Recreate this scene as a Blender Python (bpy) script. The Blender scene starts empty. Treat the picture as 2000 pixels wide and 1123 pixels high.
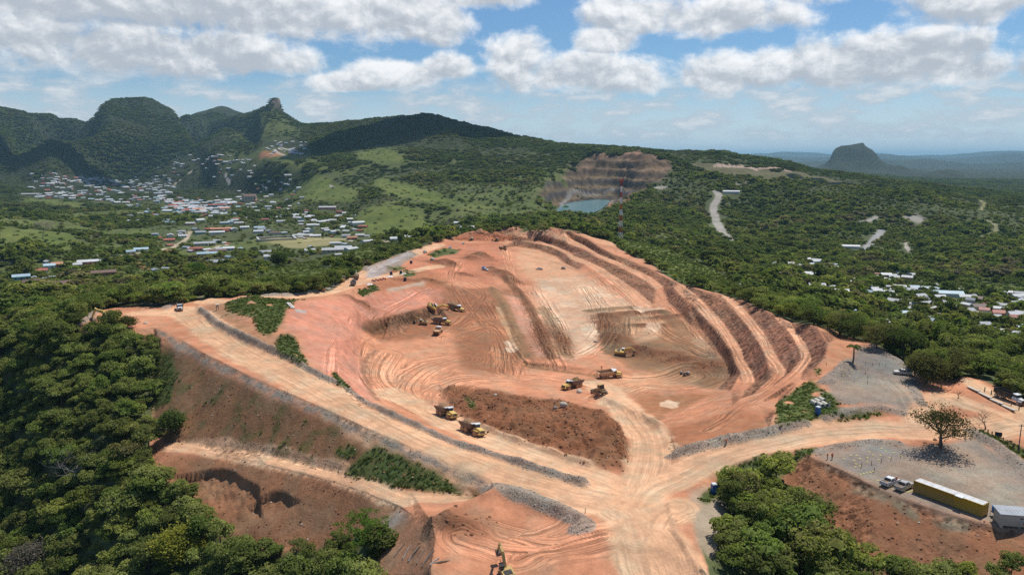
import bpy, bmesh, math, random
import numpy as np
from mathutils import Vector, Matrix, Euler
from mathutils.geometry import delaunay_2d_cdt

random.seed(7); RNG = np.random.default_rng(7)
scene = bpy.context.scene
COL = scene.collection

# ------------------------------------------------------------------ camera
CAM_H = 75.0                       # drone height above the road junction
F_PX = 1444.0                      # focal length in photo pixels (2000 wide)
PITCH = math.atan((561.5 - 308.0) / F_PX)
SP, CP = math.sin(PITCH), math.cos(PITCH)
cam_d = bpy.data.cameras.new('camera')
cam_d.sensor_width = 36.0
cam_d.lens = 36.0 * F_PX / 2000.0
cam_d.clip_start = 1.0
cam_d.clip_end = 300000.0
cam = bpy.data.objects.new('camera', cam_d)
COL.objects.link(cam)
cam.location = (0, 0, CAM_H)
cam.rotation_euler = (math.radians(90) - PITCH, 0, 0)
scene.camera = cam

# ------------------------------------------------------------------ light
SUN_AZ = math.radians(40)          # clockwise from +Y (camera forward): sun behind the scene, to the right
SUN_EL = math.radians(63)
sun_d = bpy.data.lights.new('sun', 'SUN')
sun_d.energy = 4.9
sun_d.angle = math.radians(0.53)
sun_d.color = (1.0, 0.955, 0.88)
sun = bpy.data.objects.new('sun', sun_d)
COL.objects.link(sun)
SUN_DIR = Vector((math.sin(SUN_AZ) * math.cos(SUN_EL), math.cos(SUN_AZ) * math.cos(SUN_EL), math.sin(SUN_EL)))
sun.rotation_euler = SUN_DIR.to_track_quat('Z', 'Y').to_euler()

scene.view_settings.view_transform = 'Standard'
scene.view_settings.look = 'None'
scene.view_settings.exposure = -0.12
scene.view_settings.gamma = 1.0
scene.view_settings.use_curve_mapping = False
scene.cycles.max_bounces = 6
scene.cycles.diffuse_bounces = 3
scene.cycles.glossy_bounces = 2
scene.cycles.transmission_bounces = 3
scene.cycles.transparent_max_bounces = 6
scene.cycles.volume_bounces = 1
scene.cycles.use_denoising = False

# ------------------------------------------------------------------ node helper
class NT:
    def __init__(s, tree):
        s.t = tree; s.n = tree.nodes; s.l = tree.links
    def new(s, kind, **kw):
        nd = s.n.new(kind)
        for k, v in kw.items():
            setattr(nd, k, v)
        return nd
    def put(s, sock, v):
        if hasattr(v, 'is_output') or isinstance(v, bpy.types.NodeSocket):
            s.l.new(v, sock)
        else:
            sock.default_value = v
    def math(s, op, a, b=None, c=None, clamp=False):
        nd = s.new('ShaderNodeMath', operation=op); nd.use_clamp = clamp
        s.put(nd.inputs[0], a)
        if b is not None: s.put(nd.inputs[1], b)
        if c is not None: s.put(nd.inputs[2], c)
        return nd.outputs[0]
    def vmath(s, op, a, b=None):
        nd = s.new('ShaderNodeVectorMath', operation=op)
        s.put(nd.inputs[0], a)
        if b is not None: s.put(nd.inputs[1], b)
        return nd.outputs[0]
    def mix(s, fac, a, b, blend='MIX'):
        nd = s.new('ShaderNodeMix', data_type='RGBA', blend_type=blend)
        s.put(nd.inputs[0], fac); s.put(nd.inputs[6], a); s.put(nd.inputs[7], b)
        return nd.outputs[2]
    def rng(s, v, a, b, c=0.0, d=1.0, smooth=True):
        nd = s.new('ShaderNodeMapRange')
        nd.interpolation_type = 'SMOOTHSTEP' if smooth else 'LINEAR'
        s.put(nd.inputs[0], v); nd.inputs[1].default_value = a; nd.inputs[2].default_value = b
        nd.inputs[3].default_value = c; nd.inputs[4].default_value = d
        return nd.outputs[0]
    def noise(s, vec, scale, detail=4.0, rough=0.55, dist=0.0, dims='3D'):
        nd = s.new('ShaderNodeTexNoise', noise_dimensions=dims)
        if vec is not None: s.l.new(vec, nd.inputs['Vector'])
        nd.inputs['Scale'].default_value = scale
        nd.inputs['Detail'].default_value = detail
        nd.inputs['Roughness'].default_value = rough
        nd.inputs['Distortion'].default_value = dist
        return nd.outputs[0]
    def mapping(s, vec, scale=(1, 1, 1), loc=(0, 0, 0)):
        nd = s.new('ShaderNodeMapping')
        s.l.new(vec, nd.inputs[0]); nd.inputs['Scale'].default_value = scale; nd.inputs['Location'].default_value = loc
        return nd.outputs[0]
    def xyz(s, x, y, z):
        nd = s.new('ShaderNodeCombineXYZ')
        s.put(nd.inputs[0], x); s.put(nd.inputs[1], y); s.put(nd.inputs[2], z)
        return nd.outputs[0]

def new_mat(name):
    m = bpy.data.materials.new(name); m.use_nodes = True
    nt = NT(m.node_tree)
    for nd in list(nt.n): nt.n.remove(nd)
    out = nt.new('ShaderNodeOutputMaterial')
    return m, nt, out

# ------------------------------------------------------------------ sky: clear air with fair-weather cumulus
world = bpy.data.worlds.new('World'); scene.world = world; world.use_nodes = True
wn = NT(world.node_tree)
for nd in list(wn.n): wn.n.remove(nd)
w_out = wn.new('ShaderNodeOutputWorld'); w_bg = wn.new('ShaderNodeBackground')
w_bg.inputs[1].default_value = 0.10
w_sky = wn.new('ShaderNodeTexSky', sky_type='NISHITA')
w_sky.sun_disc = False; w_sky.sun_elevation = SUN_EL; w_sky.sun_rotation = SUN_AZ
w_sky.altitude = 300; w_sky.air_density = 1.0; w_sky.dust_density = 0.4; w_sky.ozone_density = 2.5
def build_clouds():
    tc = wn.new('ShaderNodeTexCoord'); d = tc.outputs['Generated']
    sp = wn.new('ShaderNodeSeparateXYZ'); wn.l.new(d, sp.inputs[0])
    az = wn.math('ARCTAN2', sp.outputs[0], sp.outputs[1]); el = wn.math('ARCSINE', sp.outputs[2])
    uv = wn.xyz(wn.math('MULTIPLY', az, 1.0), wn.math('MULTIPLY', el, 1.3), 0.0)
    # billows: warped noise in sky coordinates
    warp = wn.new('ShaderNodeTexNoise', noise_dimensions='3D'); wn.l.new(uv, warp.inputs['Vector']); warp.inputs['Scale'].default_value = 9; warp.inputs['Detail'].default_value = 3
    wv = wn.vmath('ADD', uv, wn.vmath('MULTIPLY', wn.vmath('SUBTRACT', warp.outputs['Color'], (.5, .5, .5)), (.05, .03, 0)))
    nA = wn.noise(wv, 13.0, 8, .58); nB = wn.noise(wn.vmath('ADD', wv, (.006, .014, 0)), 13.0, 8, .58)
    nC = wn.noise(wv, 46.0, 5, .6)
    # single clouds: (photo x, y, half width, rise, drop, greyness)
    CL = [(120, 55, 150, 75, 55, .75), (330, 40, 210, 80, 70, .85), (560, 55, 190, 75, 55, .6), (760, 45, 150, 75, 62, .35), (860, 60, 75, 55, 42, .55), (100, 118, 120, 45, 38, .7), (300, 128, 220, 55, 44, .9), (470, 128, 160, 50, 44, .85), (580, 138, 70, 34, 30, .25),
          (790, 158, 110, 34, 26, .35), (880, 140, 70, 26, 30, .3), (690, 172, 90, 22, 16, .3), (1008, 118, 80, 44, 70, .15), (1140, 158, 180, 52, 36, .45), (1180, 96, 75, 32, 26, .3), (1240, 52, 120, 62, 42, .5), (1400, 62, 150, 46, 36, .4), (1600, 10, 170, 60, 40, .5), (1880, 48, 150, 66, 52, .7), (1990, 20, 90, 60, 60, .6),
          (1400, 160, 120, 44, 38, .4), (1560, 150, 170, 52, 46, .5), (1730, 145, 170, 54, 50, .75), (1860, 168, 90, 40, 30, .5), (2010, 170, 60, 36, 28, .7), (950, 10, 110, 40, 30, .4), (60, 10, 130, 40, 40, .6),
          (-200, 60, 200, 80, 60, .7), (-160, 150, 180, 40, 36, .6), (-480, 110, 220, 70, 50, .6), (2230, 90, 180, 60, 50, .5), (2260, 180, 150, 40, 30, .5), (2560, 120, 220, 70, 50, .6)]
    q = None; tt = None; gg = None
    for px, py, hw, up, dn, g in CL:
        a = math.atan2((px - 1000) / F_PX, 1.0); e = math.atan((308 - py) / F_PX)
        da = wn.math('MULTIPLY', wn.math('SUBTRACT', az, a), F_PX / hw)
        de = wn.math('SUBTRACT', el, e)
        dv = wn.math('MAXIMUM', wn.math('MULTIPLY', de, F_PX / up), wn.math('MULTIPLY', de, -F_PX / dn))
        qi = wn.math('ADD', wn.math('MULTIPLY', da, da), wn.math('MULTIPLY', dv, dv))
        ti = wn.math('MULTIPLY', de, F_PX / up)
        if q is None: q, tt, gg = qi, ti, wn.math('ADD', g, 0.0)
        else:
            less = wn.rng(wn.math('SUBTRACT', q, qi), -.25, .25)
            mt = wn.new('ShaderNodeMix', data_type='FLOAT'); wn.put(mt.inputs[0], less); wn.put(mt.inputs[2], tt); wn.put(mt.inputs[3], ti); tt = mt.outputs[0]
            mg = wn.new('ShaderNodeMix', data_type='FLOAT'); wn.put(mg.inputs[0], less); wn.put(mg.inputs[2], gg); mg.inputs[3].default_value = g; gg = mg.outputs[0]
            nd = wn.new('ShaderNodeMath', operation='SMOOTH_MIN'); wn.put(nd.inputs[0], q); wn.put(nd.inputs[1], qi); nd.inputs[2].default_value = .35; q = nd.outputs[0]
    f = wn.math('SUBTRACT', 1.0, wn.math('SQRT', wn.math('MAXIMUM', q, 0.0)))
    dens = wn.math('ADD', f, wn.math('MULTIPLY', wn.math('SUBTRACT', nA, .5), 2.0))
    dens = wn.math('ADD', dens, wn.math('MULTIPLY', wn.math('SUBTRACT', nC, .5), .55))
    a_big = wn.rng(dens, -.10, .44)
    # the same kind of cloud field goes on over the whole sky (flat layer seen in perspective)
    zz = wn.math('MAXIMUM', sp.outputs[2], .05)
    pl = wn.xyz(wn.math('DIVIDE', sp.outputs[0], zz), wn.math('DIVIDE', sp.outputs[1], zz), 0.0)
    nH = wn.noise(pl, .55, 8, .6, .3)
    a_high = wn.math('MULTIPLY', wn.rng(nH, .54, .70), wn.rng(el, .215, .30))
    # thin rows of small clouds low over the horizon
    lowv = wn.xyz(wn.math('MULTIPLY', az, 1.0), wn.math('MULTIPLY', el, 2.9), 3.0)
    nL = wn.noise(wn.vmath('ADD', lowv, wn.vmath('MULTIPLY', warp.outputs['Color'], (.03, .05, 0))), 15.0, 7, .6)
    a_low = wn.math('MULTIPLY', wn.rng(nL, .40, .60), wn.math('MULTIPLY', wn.rng(el, .006, .03), wn.rng(el, .125, .07)))
    a_low = wn.math('MULTIPLY', a_low, .9)
    # light on the billows: bright shoulders towards the sun, grey flat bases
    bil = wn.math('MULTIPLY', wn.math('SUBTRACT', nA, nB), 3.6)
    sh = wn.math('ADD', wn.math('ADD', wn.math('MULTIPLY', tt, .42), .78), bil)
    sh = wn.math('SUBTRACT', sh, wn.math('MULTIPLY', gg, .52))
    sh = wn.math('ADD', sh, wn.math('MULTIPLY', wn.math('SUBTRACT', wn.math('SUBTRACT', 1.0, a_big), .25), .5))
    lit = wn.rng(sh, -.05, 1.1)
    c_big = wn.mix(lit, (5.5, 5.9, 6.5, 1), (11.4, 11.4, 11.4, 1))
    c_low = wn.mix(wn.rng(nL, .5, .7), (5.8, 6.6, 7.4, 1), (8.8, 9.0, 9.2, 1))
    c_high = wn.mix(wn.rng(nH, .52, .8), (6.6, 6.8, 7.0, 1), (3.8, 4.2, 4.6, 1))
    base = wn.mix(1.0, w_sky.outputs[0], (.66, .88, 1.06, 1), 'MULTIPLY')
    base = wn.mix(wn.rng(el, .12, -.005, 0, .8), base, (8.2, 9.2, 10.0, 1))
    c = wn.mix(a_low, base, c_low); c = wn.mix(wn.math('MULTIPLY', a_big, .96), c, c_big); c = wn.mix(a_high, c, c_high)
    return c
wn.l.new(build_clouds(), w_bg.inputs[0]); wn.l.new(w_bg.outputs[0], w_out.inputs[0])
world.cycles.sampling_method = 'MANUAL'; world.cycles.sample_map_resolution = 1024

# ------------------------------------------------------------------ pixel <-> world helpers (photo-traced survey points)
def ray(px, py):
    a = (px - 1000.0) / F_PX; b = (py - 561.5) / F_PX
    return a, CP - b * SP, -SP - b * CP            # x, y, z
def survey(px, py, z=None, Y=None):
    """world position of a photo point whose height (or distance) is known"""
    dx, dy, dz = ray(px, py)
    t = (z - CAM_H) / dz if z is not None else Y / dy
    return dx * t, dy * t, CAM_H + dz * t

# ------------------------------------------------------------------ noise
TAB = np.random.default_rng(99).random((1024, 1024)).astype(np.float32)
def vnoise(x, y, seed=0):
    ix = np.floor(x); iy = np.floor(y); fx = x - ix; fy = y - iy
    ix = (ix.astype(np.int32) + seed * 131) & 1023; iy = (iy.astype(np.int32) + seed * 57) & 1023
    ix1 = (ix + 1) & 1023; iy1 = (iy + 1) & 1023
    u = fx * fx * (3 - 2 * fx); v = fy * fy * (3 - 2 * fy)
    T = TAB.ravel(); a = T[ix * 1024 + iy]; b = T[ix1 * 1024 + iy]; c = T[ix * 1024 + iy1]; d = T[ix1 * 1024 + iy1]
    a = a + (b - a) * u; c = c + (d - c) * u
    return a + (c - a) * v
def fbm(x, y, octaves=4, seed=0, gain=0.5, where=None):
    if where is not None:
        out = np.zeros(where.shape, np.float32); out[where] = fbm(np.broadcast_to(x, where.shape)[where], np.broadcast_to(y, where.shape)[where], octaves, seed, gain); return out
    x = np.asarray(x, np.float32); y = np.asarray(y, np.float32)
    s = np.zeros(np.broadcast(x, y).shape, np.float32); amp = 1.0; tot = 0.0
    for o in range(octaves):
        ang = 0.6 * o + 0.3
        xr = x * math.cos(ang) - y * math.sin(ang); yr = x * math.sin(ang) + y * math.cos(ang)
        s += amp * (vnoise(xr * 2 ** o + 17.3 * o, yr * 2 ** o - 9.1 * o, seed + o) - 0.5) * 2
        tot += amp; amp *= gain
    return s / tot

# ------------------------------------------------------------------ survey lines of the terrain: (px, py, z)
LINES = []; NAMED = {}
def L(txt, name=None):
    pts = []
    if name: NAMED[name] = [tuple(float(q) for q in t.split(',')[:2]) for t in txt.split()]
    for tok in txt.split():
        v = tok.split(',')
        if v[2].startswith('Y'):
            pts.append(survey(float(v[0]), float(v[1]), Y=float(v[2][1:])))
        else:
            pts.append(survey(float(v[0]), float(v[1]), z=float(v[2])))
    LINES.append(pts)
# main haul road, outer then inner edge
L('170,641,8.4 215,643,8.5 300,640,8.5 350,660,8 400,690,7.5 480,730,6 560,765,5 640,800,4 720,837,3 800,870,2 880,903,1.3 960,935,.8 1010,955,.5 1060,975,.3 1110,1000,0 1140,1022,0 1146,1036,0')
L('384,598,8.6 395,625,8 430,650,7.5 500,685,6.5 600,740,5 700,795,3.8 800,845,2.5 900,885,1.5 1000,915,1 1080,935,.5 1140,946,.3')
# outer edge of gravel shoulder / toe of the brown embankment with its track
L('310,668,6.4 360,690,5.8 420,725,4.6 500,765,3.5 580,800,2.5 660,835,1.6 740,870,.8 820,905,.1 900,935,-.2 950,955,-.3')
L('330,862,-12 400,868,-11 500,882,-8.2 600,905,-6.8 700,930,-5 800,955,-4 880,968,-2.8 940,972,-1.2')
L('325,882,-12.5 420,887,-11.4 520,907,-8.5 620,932,-7 720,964,-5.4 780,987,-4.2 800,1002,-3.2')
L('300,915,-15 420,935,-14.3 520,960,-12.3 620,985,-10.5 700,1000,-8.8 740,1020,-7.6')
L('330,960,-18 420,1010,-19.5 500,1050,-18.5 600,1050,-16 700,1060,-13')
L('312,700,0 300,780,-8 295,850,-13')
# wood on the left
L('0,600,-8 70,612,-1 115,622,5'); L('0,640,-6 60,645,-1 120,655,3.5 200,668,5'); L('0,750,-20.5 100,750,-8 200,750,-4')
L('0,900,-35 100,900,-22 200,900,-17'); L('0,1050,-42 200,1050,-27'); L('0,1123,-40 100,1123,-38 300,1123,-31 450,1123,-24 600,1123,-19 700,1100,-13')
L('100,1300,-40 500,1300,-30 800,1300,-14 1000,1300,-4 1400,1300,-6 1800,1300,-10')
# excavator pad at the bend
L('150,628,8 200,603,8.4 250,594,8.5 300,593,8.5 325,597,8.5')
L('200,583,-2 300,580,-2 330,585,0')
# bottom pad
L('838,1012,-.6 900,985,-.4 965,962,.2'); L('838,1012,-.6 850,1060,-.8 840,1123,-1 835,1200,-1.5'); L('1000,1010,-1.6 1080,1015,-1.2 1110,1030,-.6'); L('950,1080,-.8 1100,1090,-.6 1200,1060,-.3')
L('800,1002,-3.2 780,1060,-6 745,1123,-9'); L('810,1012,-2.5 815,1060,-3.5 800,1123,-5')
# junction, road to the bottom and to the right
L('1300,985,0 1320,1040,-.3 1360,1100,-.5 1380,1123,-.6 1420,1200,-1')
L('1312,898,0 1400,872,1 1500,852,2 1570,835,3 1640,824,3.5 1700,816,4 1760,813,4 1800,817,4.5')
L('1300,985,0 1330,960,.3 1370,935,.6 1420,910,1 1480,890,1.5 1550,876,2 1620,866,2.6 1700,861,3.1 1760,863,3.2')
L('1200,950,0 1230,1000,0 1260,1060,-.3')
# lower right lot and its brown slope
L('1580,890,2.9 1640,915,3 1700,945,3 1760,970,3 1830,995,3 1900,1015,3 2000,1039,3')
L('1640,1003,-2.7 1700,1062,-2.6 1800,1112,-4 1950,1125,-2.2'); L('1550,912,0 1570,940,-1 1620,985,-2')
L('1600,1060,-6 1700,1123,-6 1850,1150,-6'); L('1400,950,-.6 1500,920,-1 1545,905,.5'); L('1450,1000,-4 1550,1000,-5'); L('1345,965,.2 1340,1000,0 1350,1060,-.8 1400,1123,-2'); L('1370,1000,-.6 1400,1040,-1.4 1390,1090,-2.5'); L('1500,1123,-6 1600,1200,-8')
L('1800,880,3.3 1900,900,3.4 1990,960,3.2'); L('1900,846,3.8 1960,880,3.6 2010,915,3.4')
L('1930,840,3 1980,880,2.4 2020,900,2.2'); L('1850,830,4.3 1900,820,4.3 2000,835,3.5'); L('1850,770,5.5 1920,790,5 2000,815,4.2'); L('1880,745,6 1940,770,5.5 2000,800,4.6 2060,830,4'); L('1880,735,6 1950,750,5.5 2010,775,5')
L('1870,720,4 1950,730,2 2020,750,1')
# upper right lot
L('1625,668,8 1680,672,7.5 1705,675,7 1760,710,6.4 1790,740,6'); L('1600,735,6.5 1660,740,6.5 1740,760,6.2 1800,790,5.6'); L('1605,760,5.6 1660,790,5.4 1740,795,5.2 1770,805,4.6')
L('1515,800,3.4 1560,815,4 1600,812,4.6 1640,800,5'); L('1530,780,3.6 1580,745,5 1620,745,6')
# pit: right wall benches (upper edge and lower edge of every bench road)
L('1072,443,10 1100,447,9 1120,457,6 1146,467,5 1165,480,3 1185,490,1.5 1200,497,0 1250,517,-3 1290,536,-4 1325,554,-2.6 1385,571,-.8 1407,574,0 1460,590,2 1507,613,4.5 1545,628,8 1582,632,10 1600,645,10.2 1617,670,10 1608,700,9 1588,722,7 1562,742,4.4 1520,775,2', 'crest')
# A
L('930,454,3.2 1000,454,3 1040,448,3.4 1070,449,3 1092,456,2.2 1115,467,.8 1148,483,-1.2 1172,498,-2.6 1212,514,-4.2 1250,531,-6 1272,542,-6.8 1295,560,-7.8', 'A_up')
L('935,456,3.1 1000,457,2.8 1050,459,2.4 1085,466,1.4 1110,476,.2 1146,489,-1.6 1168,503,-3 1208,520,-4.8 1245,540,-6.6 1262,548,-7.4 1280,566,-8.4', 'A_lo')
# B
L('985,470,-4 1030,470,-4 1070,476,-4.4 1092,484,-5 1114,494,-5.6 1124,502,-6 1152,512,-6.8 1175,523,-7.4 1212,546,-8.8 1248,572,-9.8 1276,597,-10.6', 'B_up')
L('985,472,-4.2 1030,473,-4.2 1068,479,-4.6 1088,487,-5.2 1106,497,-5.8 1114,506,-6.2 1140,516,-7 1160,527,-7.8 1190,548,-9 1220,574,-10 1245,600,-10.8', 'B_lo')
L('1005,482,-8.6 1050,488,-9 1085,500,-9.6 1105,515,-10 1128,530,-10.4', 'B_foot')
L('1305,590,-9.2 1325,608,-9.6 1352,640,-10 1392,683,-10.6', 'A2_up'); L('1275,580,-9.8 1300,612,-10.4 1330,650,-10.8 1372,688,-11.2')
# C
L('1335,557,-3 1366,581,-3.8 1388,604,-4.4 1413,632,-4.8 1433,660,-5 1448,682,-5.1 1454,705,-5.2 1468,722,-5.3 1475,745,-5.4', 'C_up')
L('1316,562,-3.6 1345,590,-4.2 1365,610,-4.8 1393,637,-5.2 1413,665,-5.4 1428,688,-5.5 1434,710,-5.6 1447,728,-5.7 1450,748,-5.8 1428,762,-6 1375,788,-6.4 1292,822,-6', 'C_lo')
# wall foot under C
L('1340,600,-9 1368,640,-9.8 1398,680,-10.6 1415,705,-11 1425,735,-11 1400,760,-10.5 1340,790,-9.5 1290,808,-8.5', 'C_foot')
# D
L('1419,578,-.6 1447,597,.2 1475,627,.8 1495,656,1 1509,682,1.2 1521,704,1.2 1535,722,1.2 1531,735,1.2 1489,772,.4 1429,796,-1', 'D_up')
L('1404,582,-1.4 1428,600,-.4 1456,632,.2 1478,662,.6 1492,690,.8 1500,710,.8 1512,726,.8 1504,738,.6 1469,770,-.4 1444,778,-1.5', 'D_lo')
# E
L('1527,622,5 1551,642,5.6 1571,668,6 1581,690,6 1584,702,5.8 1565,728,5 1527,758,4 1479,790,2', 'E_up')
L('1511,618,4 1535,642,5 1553,668,5.4 1563,690,5.4 1565,700,5.2 1545,725,4.2 1510,752,3 1465,785,1', 'E_lo')
# slope in front, down to the gravel berm of the right road
L('1320,880,1 1400,860,2 1500,840,3 1570,824,3.6'); L('1310,845,-2.6 1360,835,-1.4 1430,815,-.4 1490,815,1.6')
# back crest and rear slope
L('870,465,2 895,458,3.2 925,453,4 938,444,9 1000,438,10 1030,437,10 1072,443,10', 'back_top'); L('850,470,1 890,452,1 930,440,2 1000,432,2 1080,438,3 1130,452,2 1200,474,0 1215,484,-2 1260,505,-4')
L('870,465,2 900,470,-2.2 960,471,-3 1000,474,-5', 'dig_foot')
L('1110,450,7.4 1150,460,5.4 1195,473,2')
# pit interior
L('985,472,-4.2 975,484,-4.4 985,505,-6 1000,540,-8.6'); L('860,482,0 900,481,-2 975,486,-3.6'); L('880,530,-2 920,525,-3.4 980,520,-6'); L('900,560,-4 950,562,-6.4 1000,562,-9')
L('950,612,-8.6 1000,620,-10.4 1080,600,-11'); L('950,680,-9.8 1000,700,-11 1018,702,-10.4'); L('1040,560,-10.6 1120,570,-11.2 1200,590,-11.6'); L('1060,540,-10.2 1130,545,-10.8 1190,565,-10.8')
L('1025,704,-9.8 1100,713,-10.4 1180,722,-11'); L('1028,716,-11.6 1100,726,-12.2 1182,738,-12.6'); L('1100,640,-11.4 1130,680,-11.4 1170,700,-11.6'); L('1220,700,-13.4 1300,690,-12.8 1360,700,-12'); L('1230,740,-12.8 1300,740,-12.6 1360,750,-11.6')
L('1200,650,-12 1280,640,-12 1320,660,-12')
# dug hole on the left
L('703,634,-2 722,626,-1.6 760,619,-1.6 800,609,-1.8 826,601,-2.4 850,594,-4', 'hole_top'); L('707,644,-4 728,654,-6.8 760,641,-7.2 800,633,-7.6 830,629,-7.8 852,613,-7.8', 'hole_foot')
L('745,668,-7 790,655,-8 850,650,-8.6 880,628,-8.4')
L('702,690,-4.6 735,684,-5.6 800,670,-8 880,658,-9')
# floor pad and inner haul road
L('712,735,-4.6 710,705,-4.8 735,684,-5.6'); L('760,742,-6.4 850,722,-8.2 900,752,-8.2'); L('735,778,-4.4 800,802,-3.5 850,830,-2.5 900,855,-1.5 960,877,-.9 1020,897,-.4 1080,920,0 1135,940,.2')
L('860,780,-6.4 880,798,-5 930,832,-3.5 1000,862,-2 1100,893,-1 1180,917,0 1226,930,0')
# mound
L('866,762,-8 905,752,-8.4 1000,770,-9.2 1100,785,-9.2 1170,800,-7 1212,828,-4.4 1226,870,-2 1228,915,0'); L('900,775,-6.6 960,800,-5 1020,822,-3 1090,835,-1 1150,842,2.4 1195,838,2.6 1210,862,2.0 1200,885,.4 1130,876,.2 1060,865,-1.4 980,838,-3')
# ramp up to the junction
L('1150,772,-9.6 1190,795,-7.4 1222,822,-5 1232,870,-2 1234,915,0'); L('1205,775,-9.4 1262,812,-6.2 1288,838,-3.5 1304,870,-1.5 1312,898,0'); L('1250,790,-8.6 1290,812,-7')
# left pink slopes and terrace
L('440,592,11 480,578,13 540,582,12.6 600,588,11.2 640,582,9.4 680,578,8'); L('432,608,9.6 470,625,10 500,650,9.4 545,655,8.4 600,710,4.6 650,735,3'); L('500,600,12.6 555,600,12 560,640,9.4 590,680,5.4')
L('640,610,8 650,645,5 655,700,2 680,760,.6 720,790,-1'); L('700,600,4 690,640,1.4 672,690,.6'); L('735,625,-1.6 705,660,-2.6 690,700,-3.2 700,740,-3.6 732,776,-4.2'); L('780,590,-1 830,572,-.8 880,556,-1.6'); L('700,600,4 730,578,4 760,566,3.4 800,560,2.6 850,572,-.6'); L('725,600,1 760,588,0 800,575,.2')
L('590,582,7.5 650,575,7 690,563,6 720,545,5 760,522,4 820,498,2 850,485,1'); L('325,600,8.5 345,590,8.5 400,579,8.5 460,577,8.5 560,577,8 640,568,7 680,545,6 710,525,5 760,505,4 800,490,3 818,485,2.4'); L('740,560,4 780,552,3 850,545,1')
# ground falling away left/behind the upper road
L('345,582,2 400,570,1 460,566,0 560,564,0 640,552,-1 690,530,-1 760,494,-1 830,470,-1'); L('400,545,-12 500,535,-10 600,520,-8 700,490,-8 760,475,-8 830,452,-8')
# valley on the left
L('0,560,-22 100,550,-22 200,545,-20 300,540,-18'); L('0,520,-28 150,520,-26 250,500,-28 400,480,-30'); L('0,480,-22 60,470,-16 130,480,-24'); L('0,445,-10 60,455,-14 120,450,-26'); L('300,470,-34 450,470,-36 600,470,-34 720,462,-30 800,450,-26')
L('0,420,-34 150,430,-36 400,440,-42 560,445,-42 680,440,-40'); L('0,395,-38 200,395,-46 400,400,-48 560,410,-44'); L('0,365,-20 100,370,-34 250,360,-46 420,370,-46 560,380,-36')
L('0,340,10 60,345,-10 140,345,-30 250,340,-36 400,345,-36 520,345,-24'); L('0,312,50 100,325,0 200,335,-20 300,330,-24 420,325,-14')
# mountains
L('0,210,Y4300 50,215,Y4300 100,209,Y4400 150,206,Y4400 200,192,Y4500 232,179,Y4600 265,176,Y4600 298,178,Y4600 325,193,Y4600 360,214,Y4650 388,227,Y4700 410,236,Y4800'); L('0,280,Y3100 100,270,Y3300 200,260,Y3600 280,280,Y3700 380,290,Y3600')
L('365,229,Y5200 392,219,Y5400 418,207,Y5500 432,203,Y5500 446,208,Y5500 468,219,Y5500 500,228,Y5200'); L('440,250,Y4100 480,225,Y4100 505,213,Y4050 527,207,Y4000 552,219,Y4000 570,228,Y3950 590,236,Y3900'); L('420,300,Y3000 500,280,Y3100 560,270,Y3100 620,275,Y2900'); L('590,236,Y3900 640,241,Y3700 700,240,Y3500 740,236,Y3200 770,234,Y3100 800,225,Y3050 825,220,Y3000 850,222,Y2950 900,235,Y2900 960,249,Y2850 1010,261,Y2750 1060,273,Y2600 1110,281,Y2450 1150,288,Y2300 1163,284,Y2200 1178,291,Y2150 1195,299,Y2100 1215,299,Y2050 1226,291,Y2000 1235,287,Y1980 1248,291,Y1960 1258,297,Y1950')
L('620,300,Y2500 700,290,Y2450 800,290,Y2400 900,300,Y2300 1000,310,Y2150'); L('540,325,Y2350 620,330,Y2150 700,330,Y2050 800,325,Y2000 900,330,Y1950 1000,335,Y1900')
L('600,360,Y2000 680,352,Y1950 740,350,Y1850 820,372,Y1700 900,392,Y1550 980,405,Y1450'); L('600,395,Y1750 660,390,Y1650'); L('690,420,Y1420 730,404,Y1430 770,400,Y1430 810,408,Y1420 845,430,Y1350'); L('680,445,Y1250 770,460,Y1180 850,455,Y1150'); L('900,430,Y1200 1000,427,Y1180 1080,425,Y1150')
# old pit
L('1055,375,Y1480 1075,395,Y1440 1088,408,-25'); L('1060,350,Y1700 1100,345,Y1850 1120,320,Y2050 1150,300,Y2200'); L('1088,410,-25 1110,414,-25 1150,414,-25 1175,405,-25'); L('1110,396,-25 1150,390,-25 1185,390,-25 1178,400,-25'); L('1130,372,Y1850 1180,373,Y1900 1210,368,Y1900'); L('1195,393,Y1600 1240,370,Y1650 1290,345,Y1700 1310,320,Y1800 1290,302,Y1900'); L('1182,412,-22 1215,398,-12 1260,388,-6')
L('1080,425,-31 1150,422,-31 1200,414,-26')
L('1263,293,Y2000 1290,303,Y2050 1320,309,Y2150 1340,303,Y2250 1365,294,Y2300 1390,290,Y2300 1410,295,Y2300 1440,304,Y2350 1490,312,Y2300 1540,321,Y2250 1600,337,Y2200 1650,346,Y2150 1700,352,Y2100 1780,360,Y2050 1850,372,Y2000 1930,380,Y1950 2000,388,Y1900'); L('1340,316,Y2000 1450,322,Y1950 1560,334,Y1900'); L('1370,330,Y1850 1470,338,Y1800 1560,348,Y1800 1650,362,Y1800'); L('1330,360,Y1650 1400,365,Y1600 1500,370,Y1600 1700,385,Y1500 1850,400,Y1450 2000,415,Y1400')
L('1300,410,-34 1400,420,-36 1500,425,-40 1700,435,-44 2000,450,-46'); L('1230,450,-22 1300,465,-30 1400,465,-40 1550,470,-48 1700,480,-52 2000,490,-54'); L('1240,495,-8 1300,510,-14 1400,520,-26 1500,530,-36 1650,540,-44 1850,550,-48 2000,550,-50'); L('1330,546,-8 1400,556,-8 1500,575,-12 1600,590,-22 1750,590,-36 1900,600,-38 2000,600,-38'); L('1460,583,0 1560,600,-4 1650,630,-8 1750,640,-22 1900,650,-26 2000,650,-26'); L('1650,655,4 1720,665,2 1790,700,0 1900,690,-12 2000,690,-14')
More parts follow.
